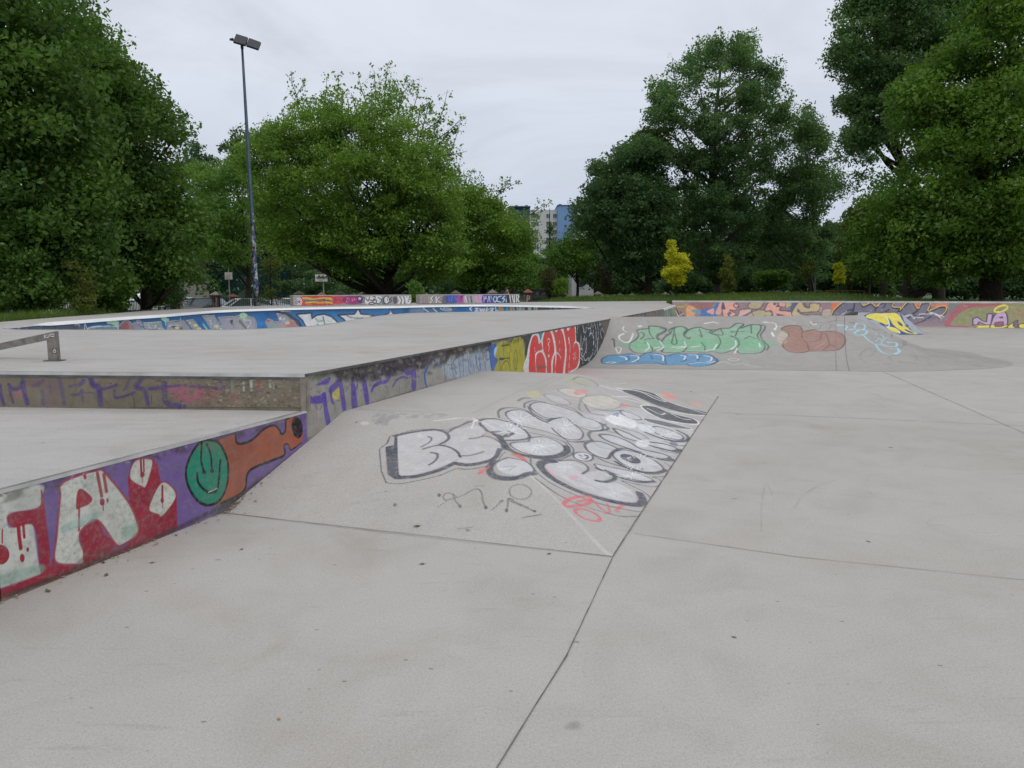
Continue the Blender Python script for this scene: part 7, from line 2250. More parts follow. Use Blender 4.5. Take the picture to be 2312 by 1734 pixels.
# wheel marks and hairline cracks on the pavement
def mat_mark(name, rgb, a0, a1):
    m, nt, b = new_mat(name)
    b.inputs['Base Color'].default_value = (*rgb, 1); b.inputs['Roughness'].default_value = 0.85
    g = nn(nt, 'ShaderNodeNewGeometry')
    nt.links.new(ramp(nt, noise(nt, g.outputs['Position'], 5.0, 6, 0.75), [(0.38, a0), (0.66, a1)]), b.inputs['Alpha'])
    return m


M_scuff = mat_mark('wheel_mark', (0.14, 0.135, 0.13), 0.0, 0.13)
M_pale = mat_mark('pale_scrape', (0.66, 0.65, 0.63), 0.0, 0.3)


def mark(name, pts, w, z, mat):
    P = catmull(np.array(pts), False, 8)
    t = np.gradient(P, axis=0); t /= np.linalg.norm(t, axis=1)[:, None]
    s = np.stack([t[:, 1], -t[:, 0]], 1)
    wv = w * np.sin(np.linspace(0.12, math.pi - 0.12, len(P))) ** 0.5
    mb = MB(); mb.strip([(p[0] - q[0] * a / 2, p[1] - q[1] * a / 2, z) for p, q, a in zip(P, s, wv)], [np.array([q[0] * a, q[1] * a, 0]) for q, a in zip(s, wv)])
    return mb.build(name, mat, floor)


for k in range(22):
    Y = random.uniform(4.2, 12.0); X = random.uniform(-0.62 * Y + 0.6, 0.72 * Y)
    if X < 0.2 + (Y - 2) * 0.1 and Y > 3.4: X = random.uniform(0.9 + (Y - 3) * 0.34, 0.72 * Y)
    a = random.choice([random.uniform(-0.5, 0.5), random.uniform(1.0, 1.5)]); L = random.uniform(0.25, 1.5); cv = random.uniform(-.35, .35)
    pts = [(X + L * t * math.cos(a + cv * t), Y + L * t * math.sin(a + cv * t)) for t in (0, .33, .66, 1)]
    if any((p[0] - WA[0]) * nW[0] + (p[1] - WA[1]) * nW[1] < 0.1 for p in pts): continue
    if max(float(fun_h(np.array([[p[0], p[1], 0.0]]))[0]) * (plane_dist(np.array([p[0], p[1]]), ff0, fb0) * plane_dist(pf0, ff0, fb0) > 0 and plane_dist(np.array([p[0], p[1]]), ff0, ff1) * plane_dist(pf0, ff0, ff1) > 0) for p in pts) > 0.001: continue
    mark('wheel_mark', pts, random.uniform(0.008, 0.03), 0.0022, M_scuff if k % 3 else M_pale)
# ------------------------------------------------------------------ trees
M_bark = mat_plain('dark_bark', (0.045, 0.036, 0.028), 0.95, 0, .4, 6, .2, .6)
M_barkg = mat_plain('grey_bark', (0.13, 0.125, 0.115), 0.95, 0, .4, 5, .2, .6)
ML = {
    'chestnut': mat_leaf('leaf_dark', (0.050, 0.115, 0.028), (0.154, 0.268, 0.058)),
    'maple': mat_leaf('leaf_fresh', (0.105, 0.198, 0.030), (0.255, 0.405, 0.082)),
    'mid': mat_leaf('leaf_mid', (0.084, 0.177, 0.037), (0.212, 0.355, 0.077)),
    'poplar': mat_leaf('leaf_poplar', (0.072, 0.153, 0.066), (0.208, 0.333, 0.140)),
    'dark': mat_leaf('leaf_deep_green', (0.048, 0.100, 0.048), (0.132, 0.237, 0.097)),  # deep blue-green leaves of the oak, spruce and background trees
    'maple_r': mat_leaf('leaf_maple', (0.062, 0.144, 0.022), (0.168, 0.290, 0.049)),
    'olive': mat_leaf('leaf_olive', (0.072, 0.104, 0.019), (0.160, 0.192, 0.040)),
    'yellow': mat_leaf('leaf_yellow', (0.47, 0.46, 0.02), (0.74, 0.74, 0.075)),
    'lime': mat_leaf('leaf_lime', (0.09, 0.12, 0.02), (0.20, 0.23, 0.045)),
    'reddish': mat_leaf('leaf_reddish', (0.055, 0.07, 0.03), (0.16, 0.14, 0.085)),
}


def leaf_quads(C, size, flat=0.7, ratio=0.62):
    """kite shaped leaves at C"""
    n = len(C)
    nr = rng.normal(0, 1, (n, 3)); nr[:, 2] += flat * 1.6
    nr /= np.linalg.norm(nr, axis=1)[:, None]
    t = rng.normal(0, 1, (n, 3)); t[:, 2] -= 0.5
    t -= (t * nr).sum(1)[:, None] * nr
    t /= np.linalg.norm(t, axis=1)[:, None] + 1e-9
    b = np.cross(nr, t)
    L = (size * rng.uniform(0.5, 1.5, n))[:, None]
    V = np.zeros((n, 4, 3))
    V[:, 0] = C - t * L * 0.5
    V[:, 1] = C + b * L * ratio * 0.5 + t * L * 0.02
    V[:, 2] = C + t * L * 0.5 - nr * L * 0.12
    V[:, 3] = C - b * L * ratio * 0.5 + t * L * 0.02
    return V


def pip(P, q):
    ins = np.zeros(len(q), bool)
    for a, b in zip(P, np.roll(P, -1, 0)):
        if a[1] == b[1]: continue
        ins ^= ((a[1] > q[:, 1]) != (b[1] > q[:, 1])) & (q[:, 0] < (b[0] - a[0]) * (q[:, 1] - a[1]) / (b[1] - a[1]) + a[0])
    return ins


def px_world(q, Y):
    r = _F[None] * FPX + _R[None] * (q[:, :1] - CX) + _U[None] * (CY - q[:, 1:2])
    return _O[None] + r * (Y / r[:, 1])[:, None]


def tree(name, lab, cat, outline, Y0, depth, nclump, rc, per, size, mat, trunk=None, bark=None, gap=0.0, gs=60, group=None, branches=14, flat=0.7, base=None, shoots=(), wet=1.35, zr=(0.6), front=0.62, bough=(1.9, 0.6, 7), thin=None):
    P = np.array(outline, float)
    lo, hi = P.min(0), P.max(0)
    nclump = int(nclump * wet)
    nb = max(6, nclump // bough[2])
    q = rng.uniform(lo, hi, (nb * 8, 2))
    q = q[pip(P, q)]
    d = Canvas._dist(q, P, np.roll(P, -1, 0)) * Y0 / FPX
    keep = d > rc * 0.45
    if gap > 0:
        keep &= fnoise(q[:, 0] / gs + 31, q[:, 1] / gs + 17) > gap
    q, d = q[keep][:nb], d[keep][:nb]
    dm = max(d.max(), 1e-3)
    th = depth * np.sqrt(np.clip(1 - (1 - np.clip(d / dm, 0, 1)) ** 2, 0, 1))
    s = np.where(rng.uniform(0, 1, len(q)) < front, -1, 1) * rng.uniform(0, 1, len(q)) ** 0.55
    Bc_ = px_world(q, Y0 + th * s)
    kb = rng.integers(0, len(Bc_), nclump * 2)
    of = rng.normal(0, 1, (len(kb), 3)); of *= (rng.uniform(0.2, 1, len(kb)) ** 0.5 / np.linalg.norm(of, axis=1))[:, None]
    of[:, 2] = of[:, 2] * bough[1] + 0.15
    C = Bc_[kb] + of * (rc * bough[0] * rng.uniform(0.7, 1.2, len(Bc_)))[kb][:, None]
    rel = C - _O
    dp = rel @ _F
    pq = np.stack([CX + FPX * (rel @ _R) / dp, CY - FPX * (rel @ _U) / dp], 1)
    dd_ = Canvas._dist(pq, P, np.roll(P, -1, 0)) * Y0 / FPX
    ok = pip(P, pq) & (dd_ > rc * 0.3)
    if thin: ok &= rng.uniform(0, 1, len(pq)) < np.clip(0.14 + 0.86 * (pq[:, 1] - thin[0]) / (thin[1] - thin[0]), 0.14, 1)
    C = C[ok][:nclump]
    rcl = rc * rng.uniform(0.6, 1.35, len(C))
    k = np.repeat(np.arange(len(C)), rng.poisson(per, len(C)))
    off = rng.normal(0, 1, (len(k), 3))
    off *= (rng.uniform(0, 1, len(k)) ** 0.45 / np.linalg.norm(off, axis=1))[:, None]
    off[:, 2] *= zr
    L = C[k] + off * rcl[k][:, None]
    V = leaf_quads(L, np.full(len(L), size), flat)
    ct = rng.normal(0, 0.12, len(C)) + 0.34 * (fnoise(C[:, 0] * 0.55 + 9, (C[:, 2] + C[:, 1]) * 0.55) - 0.5)
    tint = np.clip(0.45 + ct[k] + rng.normal(0, 0.17, len(k)), 0, 1)
    # sparse twigs sticking out of the crown
    tw = MB(); TV, TT = [], []
    for sp, dens in shoots:
        pts = np.array([onY(x, y, Y0 + rng.uniform(-.5, .5) * depth * 0.5) for x, y in sp[:1]] + [onY(x, y, Y0) for x, y in sp[1:]])
        pts[0] = onY(sp[0][0], sp[0][1], Y0 + 0.3)
        cs_ = catmull(pts, False, 6)
        tw.tube(cs_, list(np.linspace(0.035, 0.008, len(cs_))), 4, False)
        m = int(dens)
        t = rng.uniform(0.1, 1.0, m) * (len(cs_) - 1)
        i = np.minimum(t.astype(int), len(cs_) - 2)
        B_ = cs_[i] + (cs_[i + 1] - cs_[i]) * (t - i)[:, None]
        for b_ in B_:
            side = rng.normal(0, .22, 3)
            e = b_ + side
            tw.tube([b_, e], [.008, .004], 3, False)
            nlf = rng.integers(3, 7)
            TV.append(leaf_quads(e + rng.normal(0, .09, (nlf, 3)), np.full(nlf, size * 1.05), 0.2)); TT.append(np.clip(rng.normal(.5, .15, nlf), 0, 1))
    if TV:
        V = np.concatenate([V] + TV); tint = np.concatenate([tint] + TT)
    if trunk:
        bpt = onY(trunk[0][0], trunk[0][1], Y0)
    else:
        bpt = onY((lo[0] + hi[0]) / 2, hi[1], Y0)
    if base: bpt = onY(base[0], base[1], Y0)
    gz = tz(bpt[0], bpt[1])
    o = wthing(name, (bpt[0], bpt[1], gz), lab, cat, group)
    cr_ = quads_mesh('crown', V, mat, o, tint, off=o.location)
    tb = MB()
    bk = bark or M_bark
    if trunk:
        tp = [onY(x, y, Y0) for x, y, r in trunk]
        tr = [r * Y0 / FPX for x, y, r in trunk]
        tp = [np.array([tp[0][0], tp[0][1], gz - 0.1])] + tp if tp[0][2] > gz else tp
        if len(tp) > len(tr): tr = [tr[0] * 1.25] + tr
        cs_ = catmull(np.array(tp), False, 5)
        rr_ = np.interp(np.linspace(0, 1, len(cs_)), np.linspace(0, 1, len(tr)), tr)
        tb.tube(cs_, list(rr_), 9)
    else:
        top = C[np.argmax(C[:, 2])]
        mid = np.array([bpt[0], bpt[1], gz + 0.45 * (top[2] - gz)])
        r0 = max(0.03, 0.016 * (top[2] - gz))
        cs_ = catmull(np.array([[bpt[0], bpt[1], gz - .05], mid, mid * 0.4 + top * 0.6]), False, 5)
        rr_ = np.linspace(r0, r0 * 0.25, len(cs_))
        tb.tube(cs_, list(rr_), 7)
    if len(C):
        for j in rng.integers(0, len(C), branches):
            e = C[j]
            dz = e[2] - cs_[:, 2]
            dist = np.linalg.norm(cs_[:, :2] - e[:2], axis=1)
            sc = np.abs(dz - dist * 0.7) + 0.15 * dist
            i = max(int(np.argmin(sc)), int(0.28 * len(cs_)))
            a = cs_[i]
            mdl = 0.5 * (a + e) + np.array([0, 0, -0.06]) * np.linalg.norm(e - a) + rng.normal(0, .04, 3) * np.linalg.norm(e - a)
            r0 = min(rr_[i] * 0.6, 0.026 * np.linalg.norm(e - a) + 0.018)
            tb.tube(catmull(np.array([a, mdl, e]), False, 4), list(np.linspace(r0, max(0.006, r0 * 0.2), 9)), 5, False)
    tb.v += [] 
    if tw.v:
        tb.add(tw.v, tw.f)
    tb.build('trunk', bk, o, True)
    return o


def zo(pts, x0, y0, k):
    return [(x0 + p[0] / k, y0 + p[1] / k) for p in pts]


D = lambda pts: [(x * 1.0452, y * 1.0452) for x, y in pts]

# ---- big dark trees on the left
tree('maple_tree', 'huge dark green tree filling the left edge of the view', 'tree',
     [(-330, -200), (120, -240), (200, -60), (236, 40), (246, 112), (215, 170), (262, 240), (250, 340), (290, 440), (250, 520), (300, 620), (240, 690), (-330, 700)],
     24, 4.6, 950, 0.8, 115, 0.15, ML['chestnut'], [(60, 690, 26), (70, 480, 20), (90, 250, 13), (100, 60, 6)], gap=0.05, gs=45, branches=40, bough=(1.8, 0.65, 5))
tree('maple_tree', 'dark green spreading tree behind the left edge tree, its long branch tips reaching right', 'tree',
     [(150, -60), (238, 60), (275, 95), (260, 125), (300, 140), (330, 165), (362, 190), (352, 205), (388, 235), (395, 262), (424, 272), (424, 300), (412, 322), (380, 330), (400, 360), (408, 372), (430, 430), (462, 470), (476, 520), (470, 560), (440, 590), (476, 640), (455, 668), (400, 640), (330, 660), (180, 690), (120, 400)],
     29, 3.8, 440, 0.75, 125, 0.15, ML['chestnut'], [(330, 695, 12), (325, 600, 10), (300, 400, 8), (270, 200, 4)], gap=0.28, gs=40, branches=36,
     shoots=[([(330, 250), (390, 265), (428, 275)], 26), ([(340, 300), (390, 318), (425, 312)], 24), ([(300, 170), (345, 185), (375, 195)], 14), ([(200, 30), (225, 60), (245, 75)], 14), ([(400, 560), (455, 630), (482, 655)], 22)])
tree('shrub', 'bushy dark shrub at the foot of the trees on the far left', 'shrub', [(-60, 560), (40, 540), (110, 580), (150, 650), (150, 722), (-60, 724)], 20.5, 1.3, 130, 0.42, 60, 0.11, ML['chestnut'], gap=0.2, gs=25)
tree('young_tree', 'young yellow green sapling with layered branches under the left trees', 'tree', [(140, 590), (165, 572), (185, 590), (205, 600), (200, 630), (228, 625), (212, 650), (222, 690), (228, 712), (150, 716), (158, 660), (175, 640)],
     20, 0.7, 90, 0.24, 16, 0.08, ML['olive'], [(192, 716, 2.4), (188, 640, 1.8), (172, 580, 0.7)], gap=0.15, gs=14, zr=0.3, flat=1.2)
tree('shrub', 'dark shrub between the sapling and the beige house on the left', 'shrub', [(228, 640), (270, 600), (300, 640), (285, 700), (228, 712)], 25, 1.0, 70, 0.42, 60, 0.13, ML['chestnut'], gap=0.2, gs=20)
tree('shrub', 'dark purple tinged shrub at the iron fence left of the brick post', 'shrub', [(366, 640), (400, 630), (418, 660), (408, 690), (370, 694)], 33, 0.8, 60, 0.42, 34, 0.12, ML['dark'], gap=0.25, gs=16)
tree('shrub', 'leafy shrub hanging over the fence behind the bench', 'shrub', [(330, 640), (372, 625), (385, 670), (372, 692), (338, 690)], 31, 0.7, 50, 0.42, 44, 0.13, ML['chestnut'], gap=0.2, gs=16)
# ---- behind the lamp post
tree('tree', 'pale topped tree left of the lamp post behind the sports court', 'tree',
     zo([(20, 800), (45, 720), (110, 665), (175, 690), (160, 750), (230, 710), (290, 740), (320, 660), (380, 640), (420, 700), (430, 1000), (430, 1330), (60, 1300), (130, 1150), (40, 1000)], 400, 60, 2.404),
     62, 4.5, 300, 0.95, 75, 0.20, ML['mid'], [(560, 690, 6), (558, 560, 5), (520, 350, 2)], gap=0.28, gs=26, branches=22)
tree('slim_tree', 'slim tree with bare trunk just left of the lamp post foot', 'tree', [(520, 560), (545, 520), (575, 540), (580, 590), (530, 600)], 68, 2, 40, 0.8, 50, 0.2, ML['mid'], [(562, 690, 4.2), (562, 600, 3.6), (556, 540, 2)])
# ---- round tree in the middle
Zc = lambda pts: zo(pts, 400, 60, 2.404)
shoots = [(Zc(p), d) for p, d in [
    ([(660, 480), (650, 380), (620, 300), (628, 245)], 16), ([(650, 370), (690, 300)], 7), ([(640, 420), (700, 380)], 9), ([(800, 520), (805, 400), (812, 295)], 24), ([(860, 500), (872, 360), (875, 258)], 30), ([(930, 520), (930, 420), (905, 350)], 16),
    ([(1080, 520), (1010, 370), (980, 258)], 20), ([(1080, 530), (1075, 330), (1068, 240)], 30), ([(1120, 520), (1130, 330), (1145, 200)], 34), ([(1190, 520), (1220, 380), (1275, 290)], 40), ([(1240, 540), (1290, 420), (1315, 315)], 34), ([(1320, 600), (1350, 480), (1365, 420)], 24),
    ([(1390, 580), (1440, 460), (1468, 345)], 18), ([(1370, 640), (1480, 560), (1555, 485)], 26), ([(1420, 640), (1500, 560), (1545, 570)], 18), ([(1430, 700), (1520, 690), (1575, 675)], 14), ([(1460, 720), (1500, 640), (1540, 510)], 12), ([(1300, 560), (1330, 430), (1390, 440)], 20),
    ([(560, 560), (580, 500), (565, 470)], 10), ([(500, 600), (490, 540), (480, 520)], 8), ([(380, 640), (360, 570), (340, 545)], 7), ([(730, 520), (720, 420), (745, 405)], 12), ([(990, 510), (960, 420), (955, 370)], 14), ([(1010, 500), (1000, 440), (1020, 410)], 12), ([(1150, 500), (1160, 400), (1170, 300)], 26), ([(1210, 500), (1190, 400), (1200, 310)], 24),
    ([(1440, 760), (1520, 780), (1530, 740)], 14), ([(1350, 560), (1410, 520), (1450, 500)], 20)]]
tree('maple_tree', 'big round light green tree with thin leafy shoots rising from its top, centre left', 'tree',
     Zc([(300, 700), (340, 630), (400, 570), (470, 540), (540, 480), (610, 420), (640, 360), (720, 410), (790, 360), (860, 330), (930, 420), (1020, 430), (1080, 330), (1160, 290), (1250, 350), (1300, 390), (1340, 480), (1420, 530), (1470, 600), (1500, 720), (1540, 900), (1560, 1050), (1600, 1200), (1570, 1360), (1450, 1425), (1250, 1440), (1160, 1390), (1060, 1430), (920, 1390), (820, 1330), (700, 1300), (560, 1310), (470, 1250), (420, 1000), (330, 850)]),
     45, 6.0, 1150, 0.8, 100, 0.152, ML['maple'], [(872, 688, 15), (876, 640, 12), (888, 560, 8), (880, 400, 4), (870, 300, 2)], gap=0.2, gs=34, branches=60, shoots=shoots, thin=(195, 330))
tree('maple_tree', 'lower light green tree leaning right of the round tree, before the tower block', 'tree',
     Zc([(1440, 900), (1470, 800), (1540, 790), (1590, 850), (1640, 860), (1700, 900), (1770, 940), (1800, 990), (1880, 1020), (1950, 1080), (1985, 1150), (1930, 1260), (1800, 1350), (1650, 1430), (1500, 1420), (1450, 1200)]),
     52, 3.6, 420, 0.8, 90, 0.155, ML['maple'], [(1090, 690, 7), (1092, 600, 5), (1100, 500, 2)], gap=0.24, gs=24, branches=26,
     shoots=[(Zc(p), d) for p, d in [([(1560, 920), (1590, 820), (1600, 775)], 16), ([(1620, 900), (1740, 890), (1855, 845)], 30), ([(1720, 930), (1780, 880), (1775, 840)], 14), ([(1600, 880), (1650, 840), (1640, 800)], 12), ([(1880, 1050), (1960, 990), (2020, 960)], 18), ([(1840, 1020), (1930, 1020), (1990, 1000)], 14)]])
tree('climbing_shrub', 'leafy creeper between the two low graffiti walls', 'shrub', [(925, 640), (945, 628), (958, 650), (952, 690), (928, 692)], 37, 0.4, 50, 0.28, 30, 0.12, ML['mid'])
tree('shrub', 'small bush of dry leaves at the lamp post foot', 'shrub', [(588, 600), (610, 560), (640, 600), (632, 660), (640, 688), (590, 690)], 33, 0.6, 60, 0.26, 11, 0.11, ML['olive'], gap=0.42, gs=12)
# ---- between the round tree and the right hand trees
tree('shrub', 'dense round dark green bush right of the low walls', 'shrub', [(1105, 600), (1130, 585), (1165, 572), (1205, 585), (1215, 630), (1200, 668), (1110, 672)], 50, 2.0, 150, 0.6, 60, 0.15, ML['mid'], gap=0.22, gs=18)
tree('spruce', 'thin dark spruce standing before the tower block', 'tree', [(1241, 470), (1248, 500), (1256, 540), (1268, 575), (1262, 600), (1222, 600), (1216, 570), (1232, 530), (1237, 490)], 80, 1.2, 130, 0.42, 34, 0.15, ML['dark'], [(1241, 660, 2.2), (1241, 560, 1.8), (1241, 470, .5)], gap=0.2, gs=10, zr=0.25, flat=1.2)
tree('shrub', 'pinkish brown flowering shrub in the grass right of the lettered post', 'shrub', [(1222, 612), (1245, 590), (1262, 620), (1265, 668), (1222, 668)], 51, 1.0, 80, 0.4, 26, 0.11, ML['reddish'], gap=0.3, gs=12)
tree('shrub', 'light green shrub beside the pinkish shrub', 'shrub', [(1250, 640), (1270, 615), (1285, 640), (1282, 668), (1250, 670)], 50, 0.8, 60, 0.36, 36, 0.12, ML['maple'])
tree('small_tree', 'small dark green tree with thin trunk in front of the white house', 'tree', [(1228, 575), (1260, 530), (1300, 515), (1345, 545), (1350, 600), (1310, 635), (1240, 625)], 58, 2.2, 170, 0.7, 62, 0.18, ML['mid'], [(1304, 668, 3.4), (1304, 620, 2.6), (1296, 540, 1)], gap=0.26, gs=20)
tree('shrub', 'reddish brown thin shrub left of the dark oak trunk', 'shrub', [(1340, 600), (1370, 590), (1388, 630), (1382, 668), (1345, 668)], 57, 1.0, 80, 0.42, 26, 0.13, ML['reddish'], gap=0.32, gs=12)
Zr = lambda pts: zo(pts, 1200, 0, 1.989)
tree('oak_tree', 'dark bushy oak at the left of the tall poplar', 'tree',
     Zr([(165, 965), (215, 870), (262, 820), (250, 760), (290, 705), (350, 695), (380, 655), (440, 640), (470, 590), (520, 570), (600, 620), (650, 800), (640, 1100), (600, 1280), (470, 1290), (330, 1230), (290, 1100), (200, 1030)]),
     60, 5, 560, 0.95, 84, 0.22, ML['dark'], [(1463, 672, 9), (1463, 600, 8), (1440, 480, 4), (1430, 400, 2)], gap=0.24, gs=30, branches=30)
tree('oak_tree', 'lighter olive tree top between the oak and the poplar', 'tree', Zr([(430, 640), (470, 590), (540, 565), (600, 590), (640, 700), (560, 760), (480, 740)]), 64, 2.4, 110, 0.9, 80, 0.2, ML['olive'], [(1465, 672, 6), (1465, 500, 4), (1462, 340, 2)], gap=0.2)
tree('poplar_tree', 'tall rounded poplar with pale forked limbs showing, right of centre', 'tree',
     Zr([(560, 610), (500, 520), (530, 430), (525, 380), (560, 325), (605, 345), (628, 260), (650, 262), (672, 290), (712, 190), (748, 140), (775, 165), (850, 135), (885, 155), (945, 135), (965, 160), (1000, 142), (1022, 195), (1065, 235), (1122, 300), (1132, 370), (1165, 400), (1182, 450), (1150, 560), (1110, 700), (1060, 900), (1000, 1270), (700, 1290), (640, 1050), (640, 760)]),
     62, 5.5, 800, 0.8, 92, 0.195, ML['poplar'], [(1622, 680, 11), (1618, 560, 10), (1608, 440, 8), (1612, 300, 5), (1630, 130, 2)], bark=M_barkg, gap=0.35, gs=22, branches=110, bough=(1.3, 1.0, 4),
     shoots=[(Zr(p), d) for p, d in [([(750, 230), (752, 150)], 10), ([(850, 220), (850, 132)], 12), ([(940, 220), (950, 130)], 10), ([(995, 220), (1000, 138)], 9), ([(640, 340), (632, 255)], 10), ([(545, 420), (520, 385)], 8), ([(1150, 470), (1175, 405)], 8), ([(520, 540), (495, 510)], 8)]])
tree('poplar_tree', 'second poplar with sky showing through, right of the tall one', 'tree',
     Zr([(1090, 640), (1120, 560), (1150, 500), (1190, 520), (1215, 470), (1268, 448), (1320, 490), (1345, 560), (1395, 640), (1430, 730), (1420, 880), (1370, 1000), (1330, 1270), (1010, 1290), (1010, 1000), (1060, 850)]),
     66, 4.5, 500, 0.8, 86, 0.195, ML['poplar'], [(1835, 680, 6), (1838, 520, 5), (1828, 400, 3), (1815, 320, 1)], bark=M_barkg, gap=0.33, gs=20, branches=60, bough=(1.3, 1.0, 4))
tree('poplar_tree', 'very tall dark poplar at top right with hanging branches over the sky gap', 'tree',
     Zr([(1395, -300), (1368, 30), (1352, 90), (1378, 150), (1330, 210), (1318, 270), (1335, 330), (1395, 370), (1440, 405), (1355, 440), (1372, 490), (1440, 560), (1380, 600), (1390, 690), (1440, 760), (1400, 850), (1440, 930), (1490, 900), (1540, 780), (1560, 660), (1680, 620), (1800, 420), (1960, 200), (2060, -300)]),
     50, 5.0, 860, 0.8, 92, 0.185, ML['poplar'], [(2120, 700, 14), (2105, 500, 12), (2040, 380, 9), (1990, 200, 7), (1970, 0, 5)], bark=M_bark, gap=0.33, gs=24, branches=80, bough=(1.4, 0.9, 4),
     shoots=[(Zr(p), d) for p, d in [([(1400, 440), (1350, 445)], 10), ([(1400, 230), (1335, 220)], 14), ([(1420, 300), (1330, 320)], 14), ([(1390, 60), (1350, 90)], 10), ([(1480, 640), (1400, 700), (1370, 660)], 16), ([(1560, 650), (1480, 800), (1420, 900)], 24), ([(1680, 665), (1580, 655), (1500, 640)], 10)]])
tree('maple_tree', 'large green maple filling the right edge of the view', 'tree',
     Zr([(2600, -300), (1965, -260), (1955, 40), (1905, 110), (1890, 200), (1780, 245), (1700, 300), (1610, 370), (1620, 470), (1600, 560), (1660, 640), (1640, 740), (1560, 760), (1500, 860), (1440, 960), (1400, 1060), (1420, 1180), (1480, 1260), (1600, 1300), (1850, 1290), (1980, 1240), (2050, 1300), (2600, 1310)]),
     37, 5.5, 1350, 0.8, 112, 0.17, ML['maple_r'], [(2238, 690, 24), (2232, 560, 20), (2220, 380, 15), (2265, 200, 10), (2290, 40, 6)], gap=0.2, gs=30, branches=70)
tree('maple_tree', 'olive green tree behind the right maple, under the sky gap', 'tree', Zr([(1390, 1010), (1440, 920), (1520, 880), (1600, 900), (1680, 1000), (1680, 1200), (1560, 1290), (1420, 1270), (1370, 1150)]), 56, 3.2, 240, 0.9, 70, 0.2, ML['olive'], [(1960, 680, 6), (1960, 560, 4), (1965, 470, 2)], gap=0.24, gs=24)
# ---- small ornamental trees in the grass
Z7 = lambda pts: zo(pts, 1360, 520, 4.608)
tree('yellow_maple', 'bright yellow young maple standing in the grass', 'tree', Z7([(662, 80), (700, 100), (745, 85), (765, 130), (765, 190), (800, 230), (850, 235), (895, 250), (880, 290), (905, 330), (930, 370), (900, 440), (870, 500), (850, 570), (800, 600), (740, 600), (700, 550), (640, 510), (605, 450), (620, 390), (690, 330), (655, 270), (690, 200)]),
     45, 0.95, 300, 0.2, 18, 0.13, ML['yellow'], [(1527, 668, 2.0), (1524, 620, 1.6), (1518, 560, .7)], gap=0.2, gs=9, flat=0.5)
tree('yellow_maple', 'smaller yellow young maple further right in front of the olive tree', 'tree', zo([(350, 250), (400, 235), (430, 195), (455, 215), (470, 300), (460, 400), (440, 450), (370, 440), (355, 350)], 1800, 540, 4.32), 50, 0.55, 110, 0.2, 16, 0.13, ML['yellow'], [(1896, 668, 1.4), (1895, 620, 1)], gap=0.2, gs=8)
tree('young_tree', 'thin yellowish young tree left of the smaller yellow maple', 'tree', zo([(40, 290), (80, 240), (140, 180), (165, 210), (140, 300), (150, 380), (60, 420)], 1800, 540, 4.32), 54, 0.5, 50, 0.3, 14, 0.14, ML['lime'], [(1826, 668, 1.2), (1826, 600, .9)], gap=0.2, gs=8)
tree('slim_shrub', 'slim light green conical shrub beside the red fence', 'shrub', Z7([(1300, 190), (1330, 260), (1365, 340), (1370, 450), (1380, 600), (1330, 670), (1250, 660), (1240, 560), (1230, 450), (1260, 330), (1275, 250)]), 47, 0.55, 130, 0.24, 22, 0.1, ML['lime'], [(1643, 668, 1.2), (1643, 600, .8)], gap=0.22, gs=7)
tree('shrub', 'feathery green shrub above the red fence', 'shrub', Z7([(1570, 460), (1640, 410), (1760, 390), (1870, 400), (1970, 450), (1960, 560), (1900, 610), (1680, 610), (1590, 570)]), 58, 1.6, 130, 0.5, 44, 0.17, ML['mid'], gap=0.24, gs=12, zr=0.35)
# ---- more trunks and background woodland, every tree its own thing
bgk = []
BGT = [('dark broad tree in the background behind the sports court net', 470, 300, 420, 110, 'dark'), ('dark background tree behind the lamp post', 600, 430, 240, 118, 'dark'), ('dark background tree behind the middle of the round tree', 760, 400, 300, 104, 'dark'),
       ('dark background tree behind the right side of the round tree', 930, 440, 260, 112, 'dark'), ('background tree behind the dense round bush', 1080, 520, 200, 96, 'mid'), ('low background tree left of the tower block', 1165, 560, 130, 120, 'mid'),
       ('low background tree at the foot of the tower block', 1250, 590, 110, 132, 'mid'), ('background tree left of the oak', 1345, 470, 150, 98, 'dark'), ('background tree behind the oak', 1420, 440, 200, 90, 'dark'), ('background tree behind the yellow tree', 1530, 420, 220, 92, 'dark'), ('background tree behind the slim shrub', 1660, 440, 220, 96, 'dark'),
       ('background tree behind the red fence', 1770, 470, 190, 94, 'dark'), ('background tree below the sky gap', 1880, 500, 180, 92, 'dark'), ('background tree behind the right maple', 2010, 430, 260, 84, 'dark'), ('background tree at the right edge', 2180, 400, 300, 80, 'dark'), ('background tree far beyond the right edge maple', 2340, 350, 300, 84, 'dark'),
       ('dark background tree behind the left trees', 240, 320, 380, 80, 'dark'), ('dark background tree at the left edge', 40, 330, 360, 76, 'dark'), ('background tree between lamp post and left trees', 400, 480, 160, 88, 'mid')]
for lab, cx_, top, wpx, Y, mk in BGT:
    h = 668 - top
    o_l = []
    for k in range(14):
        t = 2 * math.pi * k / 14
        rr_ = 1 + rng.uniform(-.12, .12)
        o_l.append((cx_ + wpx * .5 * rr_ * math.cos(t), top + h * .5 - h * .52 * rr_ * math.sin(t)))
    tree('background_tree', lab, 'tree', o_l, Y, wpx * .28 * Y / FPX, int(90 + wpx * h / 700), 1.25, 70, 0.42, ML[mk], [(cx_, 672, 5), (cx_, top + h * .55, 4), (cx_, top + h * .2, 1.5)], gap=0.16, gs=24, group='background trees beyond the fence', branches=14)
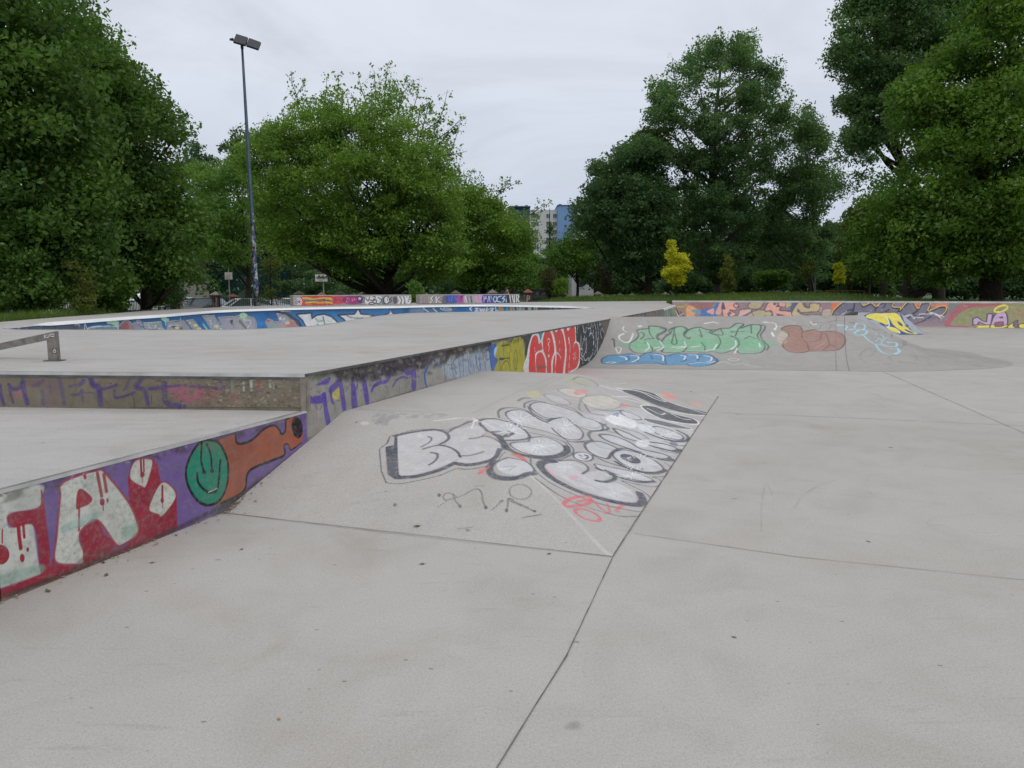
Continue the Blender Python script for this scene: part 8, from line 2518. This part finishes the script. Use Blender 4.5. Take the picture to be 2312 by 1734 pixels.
tree('tree', 'dark tree trunk with low foliage in the shade of the right maple', 'tree', [(2070, 600), (2120, 585), (2160, 620), (2150, 650), (2080, 650)], 48, 1.2, 40, 0.6, 40, 0.17, ML['maple_r'], [(2046, 690, 9), (2048, 620, 8), (2052, 560, 6)])
tree('tree', 'slim trunk left of the right maple trunk', 'tree', [(1960, 600), (2010, 580), (2040, 620), (2010, 640)], 50, 1.2, 40, 0.6, 40, 0.17, ML['maple_r'], [(1993, 690, 7), (1994, 620, 6), (1998, 560, 4)])
# low hanging foliage along the right, dark bushes closing the view under the trees
for i, (x, w, yt, Y, lab) in enumerate([(1950, 110, 612, 62, 'shady bush under the olive tree'), (2060, 130, 610, 64, 'shady bush left of the big right trunk'), (2200, 150, 606, 62, 'shady bush behind the big right trunk'), (2330, 120, 600, 60, 'shady bush at the right edge'), (1700, 150, 600, 74, 'dark bush behind the red fence'), (1560, 140, 606, 76, 'dark bush behind the yellow tree'), (1420, 120, 612, 78, 'dark bush behind the oak trunk'), (1010, 160, 596, 70, 'dark bush behind the right low wall'), (860, 170, 600, 74, 'dark bush behind the round tree trunk'), (700, 160, 606, 90, 'dark hedge bush left of the round tree trunk')]):
    tree('shrub', lab, 'shrub', [(x - w * .6, 672), (x - w * .55, yt + 30), (x - w * .2, yt), (x + w * .25, yt + 6), (x + w * .6, yt + 34), (x + w * .6, 676)], Y, 1.5, 110, 0.75, 60, 0.24, ML['dark'], gap=0.15, gs=16, group='dark bushes under the trees', branches=6)

# far woodland that closes the view behind everything, one mass
n = 34000
px_ = rng.uniform(-500, 2800, n)
Yw = rng.uniform(138, 160, n)
top = 548 + 40 * (fnoise(px_ / 90, px_ * 0 + 3) - 0.5) * 2
top = np.where((px_ > 1110) & (px_ < 1330), 612, top)
py_ = 662 - (662 - top) * rng.uniform(0, 1, n) ** 0.8
W_ = px_world(np.stack([px_, py_], 1), Yw)
tint = np.clip(0.4 + 0.5 * (fnoise(W_[:, 0] * 0.3, W_[:, 2] * 0.3) - 0.5) + rng.normal(0, 0.12, n), 0, 1)
tag(quads_mesh('woodland', leaf_quads(W_, np.full(n, 1.1)), ML['dark'], None, tint), kind='stuff')
